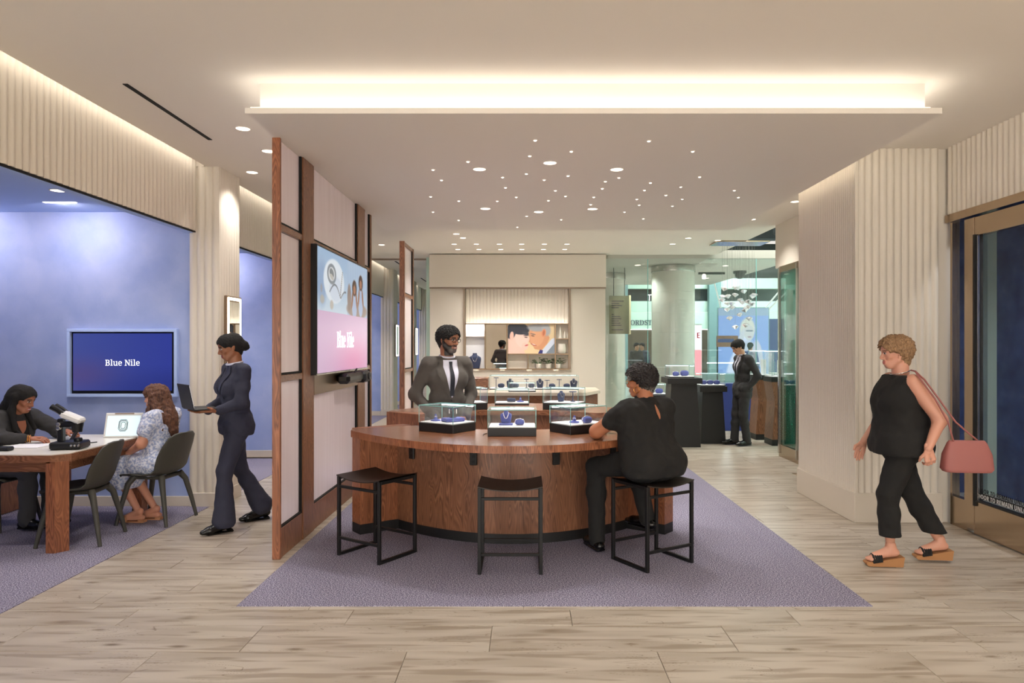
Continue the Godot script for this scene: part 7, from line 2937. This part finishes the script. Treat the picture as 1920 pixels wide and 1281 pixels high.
func woman_in_blazer() -> void:
	var t := thing("person", "woman with long black hair in a black blazer pointing at the tablet", "person", v3(-4.68, 0.006, 6.16), "", deg_to_rad(82))
	var J := {"hl": Vector3(0.10, 0.55, -0.02), "hr": Vector3(-0.10, 0.55, -0.02), "kl": Vector3(0.11, 0.53, 0.40), "kr": Vector3(-0.11, 0.53, 0.40), "al": Vector3(0.10, 0.09, 0.42), "ar": Vector3(-0.10, 0.09, 0.38),
		"sl": Vector3(0.175, 0.965, 0.14), "sr": Vector3(-0.175, 0.965, 0.13), "el": Vector3(0.235, 0.835, 0.38), "er": Vector3(-0.255, 0.815, 0.22), "wl": Vector3(0.10, 0.835, 0.60), "wr": Vector3(-0.12, 0.80, 0.43),
		"neck": Vector3(0, 1.02, 0.17), "head": Vector3(-0.01, 1.125, 0.245)}
	var b := {"w": 0.195, "ch": 0.128, "wa": 0.13, "hp": 0.14, "bust": 0.07, "arm": 1.15}
	var sk := lin(sc(158, 102, 74))
	var face := {"scale": 0.90, "yaw": 0.1, "pitch": 0.28, "lip": lin(sc(160, 82, 76)), "smile": true}
	var h := body(t, J, b, sk, face, [[J.wl, Vector3(-0.1, -0.12, 1), Vector3(0, -1, 0), Vector3(-1, 0.2, 0), 0.6, true, 0.95], [J.wr, Vector3(0.35, -0.05, 0.8), Vector3(0, -1, 0), Vector3(1, 0.3, 0), 0.6]])
	var jp := torso_prims(J, b, 0.016)
	jp.append(cap(Vector3(-0.08, 0.58, -0.02), Vector3(0.08, 0.58, -0.02), 0.155, 0.155))
	jp.append_array(arm_prims(J, "l", 0.017, b, 0.86))
	jp.append_array(arm_prims(J, "r", 0.017, b, 0.88))
	garment("blazer", jp, M.suit_black, t, 0.0125, 0.04, 0.012, [[Vector3(0, 0.47, 0), Vector3.DOWN], [J.neck + Vector3(0, 0.01, 0.0), Vector3(0, 0.95, 0.3).normalized()]])
	# dark top in the open front
	var up: Vector3 = ((J.sl + J.sr) * 0.5 - (J.hl + J.hr) * 0.5).normalized()
	var sd := Vector3(1, 0, 0)
	var bs := Basis(sd, up, sd.cross(up))
	var og: Vector3 = (J.hl + J.hr) * 0.5
	var m := MB.new()
	strip_on(m, [[-0.05, 0.05, 0.43], [-0.06, 0.06, 0.36], [-0.04, 0.04, 0.25], [-0.02, 0.02, 0.15]], jp, 0.04, 0.004, 6, false, bs, og)
	part("top_front", m, M.cloth_black, t)
	m = MB.new()
	strip_on(m, [[-0.045, 0.045, 0.45], [-0.040, 0.040, 0.41], [-0.022, 0.022, 0.375], [-0.004, 0.004, 0.35]], jp, 0.04, 0.006, 6, false, bs, og)
	for j in m.v.size():
		m.c.append(sk)
	part("neckline", m, M.skin, t)
	for q in [-1.0, 1.0]:
		m = MB.new()
		strip_on(m, [[q * 0.05, q * 0.075, 0.45], [q * 0.058, q * 0.11, 0.39], [q * 0.05, q * 0.105, 0.28], [q * 0.02, q * 0.045, 0.13]], jp, 0.04, 0.011, 5, false, bs, og)
		part("lapel", m, M.suit_black, t)
	var tp := [cap(J.hl, J.hr, 0.135, 0.135)]
	tp.append_array(leg_prims(J, "l", 0.012, b, 0.018))
	tp.append_array(leg_prims(J, "r", 0.012, b, 0.018))
	garment("trousers", tp, M.trouser_grey, t, 0.014, 0.04, 0.008)
	shoe(t, J.al, Vector3(0, 0, 1), M.shoe_black, 0.25)
	shoe(t, J.ar, Vector3(0, 0, 1), M.shoe_black, 0.25)
	var hp := hair_cap(h, 0.90, 0.012, 0.075, -0.05)
	hp.append(cap(h * Vector3(0, 0.0, -0.06), Vector3(0, 0.93, 0.02), 0.078, 0.08, Vector3(0, 0, 1), 0.85))
	hp.append(cap(Vector3(0, 0.95, 0.03), Vector3(0, 0.78, -0.06), 0.085, 0.06, Vector3(0, 0, 1), 0.6))
	for q in [-1.0, 1.0]:
		hp.append(cap(h * Vector3(q * 0.072, 0.03, -0.01), h * Vector3(q * 0.080, -0.10, -0.005), 0.022, 0.024))
		hp.append(cap(h * Vector3(q * 0.080, -0.10, -0.005), Vector3(q * 0.10, 0.86, 0.265), 0.026, 0.018))
	garment("hair", hp, M.hair_black, t, 0.0065, 0.035, 0.003, [], 24.0)
	m = MB.new()
	for k in 3:
		m.ring_tube(J.wr + Vector3(-0.012 + k * 0.006, 0.0, -0.03 + k * 0.014), Basis(Vector3.UP, 0.6), 0.033, 0.033, 0.004, 18, 6)
	part("bracelet", m, M.gold, t)

func passers_by() -> void:
	for k in 3:
		var at: Vector3 = [v3(3.62, 0, 22.6), v3(3.95, 0, 23.4), v3(7.0, 0, 21.6)][k]
		var t := thing("person", ["distant shopper in dark clothes, the nearer of the pair left of the tiled column", "distant shopper in dark clothes, the farther of the pair left of the tiled column", "distant shopper with dark hair below the large poster"][k], "person", at, "", [0.4, -0.6, 2.4][k])
		var J := {"hl": Vector3(0.09, 0.92, 0), "hr": Vector3(-0.09, 0.92, 0), "kl": Vector3(0.1, 0.5, 0.06), "kr": Vector3(-0.1, 0.5, 0.0), "al": Vector3(0.1, 0.085, 0.06), "ar": Vector3(-0.1, 0.085, -0.1),
			"sl": Vector3(0.175, 1.40, 0), "sr": Vector3(-0.175, 1.40, 0), "el": Vector3(0.24, 1.12, 0.0), "er": Vector3(-0.24, 1.12, 0.0), "wl": Vector3(0.22, 0.90, 0.12), "wr": Vector3(-0.22, 0.90, 0.12),
			"neck": Vector3(0, 1.46, 0), "head": Vector3(0, 1.60, 0.03)}
		var sk := lin(sc(176, 128, 100))
		var h := body(t, J, {}, sk, {"scale": 0.9}, [[J.wl, Vector3(0, -0.8, 0.5), Vector3(-1, 0, 0), Vector3(0, 0, 1), 0.5], [J.wr, Vector3(0, -0.8, 0.5), Vector3(1, 0, 0), Vector3(0, 0, 1), 0.5]], true, true, 0.012)
		var jp := torso_prims(J, {}, 0.014)
		jp.append_array(arm_prims(J, "l", 0.013, {}, 0.9))
		jp.append_array(arm_prims(J, "r", 0.013, {}, 0.9))
		garment("shirt", jp, [M.suit_black, M.sign_navy, M.royal_blue][k], t, 0.022)
		var tp := [cap(J.hl, J.hr, 0.115, 0.115)]
		tp.append_array(leg_prims(J, "l", 0.012, {}, 0.01))
		tp.append_array(leg_prims(J, "r", 0.012, {}, 0.01))
		garment("trousers", tp, [M.suit_navy, M.suit_black, M.suit_navy][k], t, 0.024)
		shoe(t, J.al, Vector3(0, 0, 1), M.shoe_black)
		shoe(t, J.ar, Vector3(0, 0, 1), M.shoe_black)
		garment("hair", hair_cap(h, 0.9, 0.014), M.hair_black, t, 0.012, 0.015, 0.0)
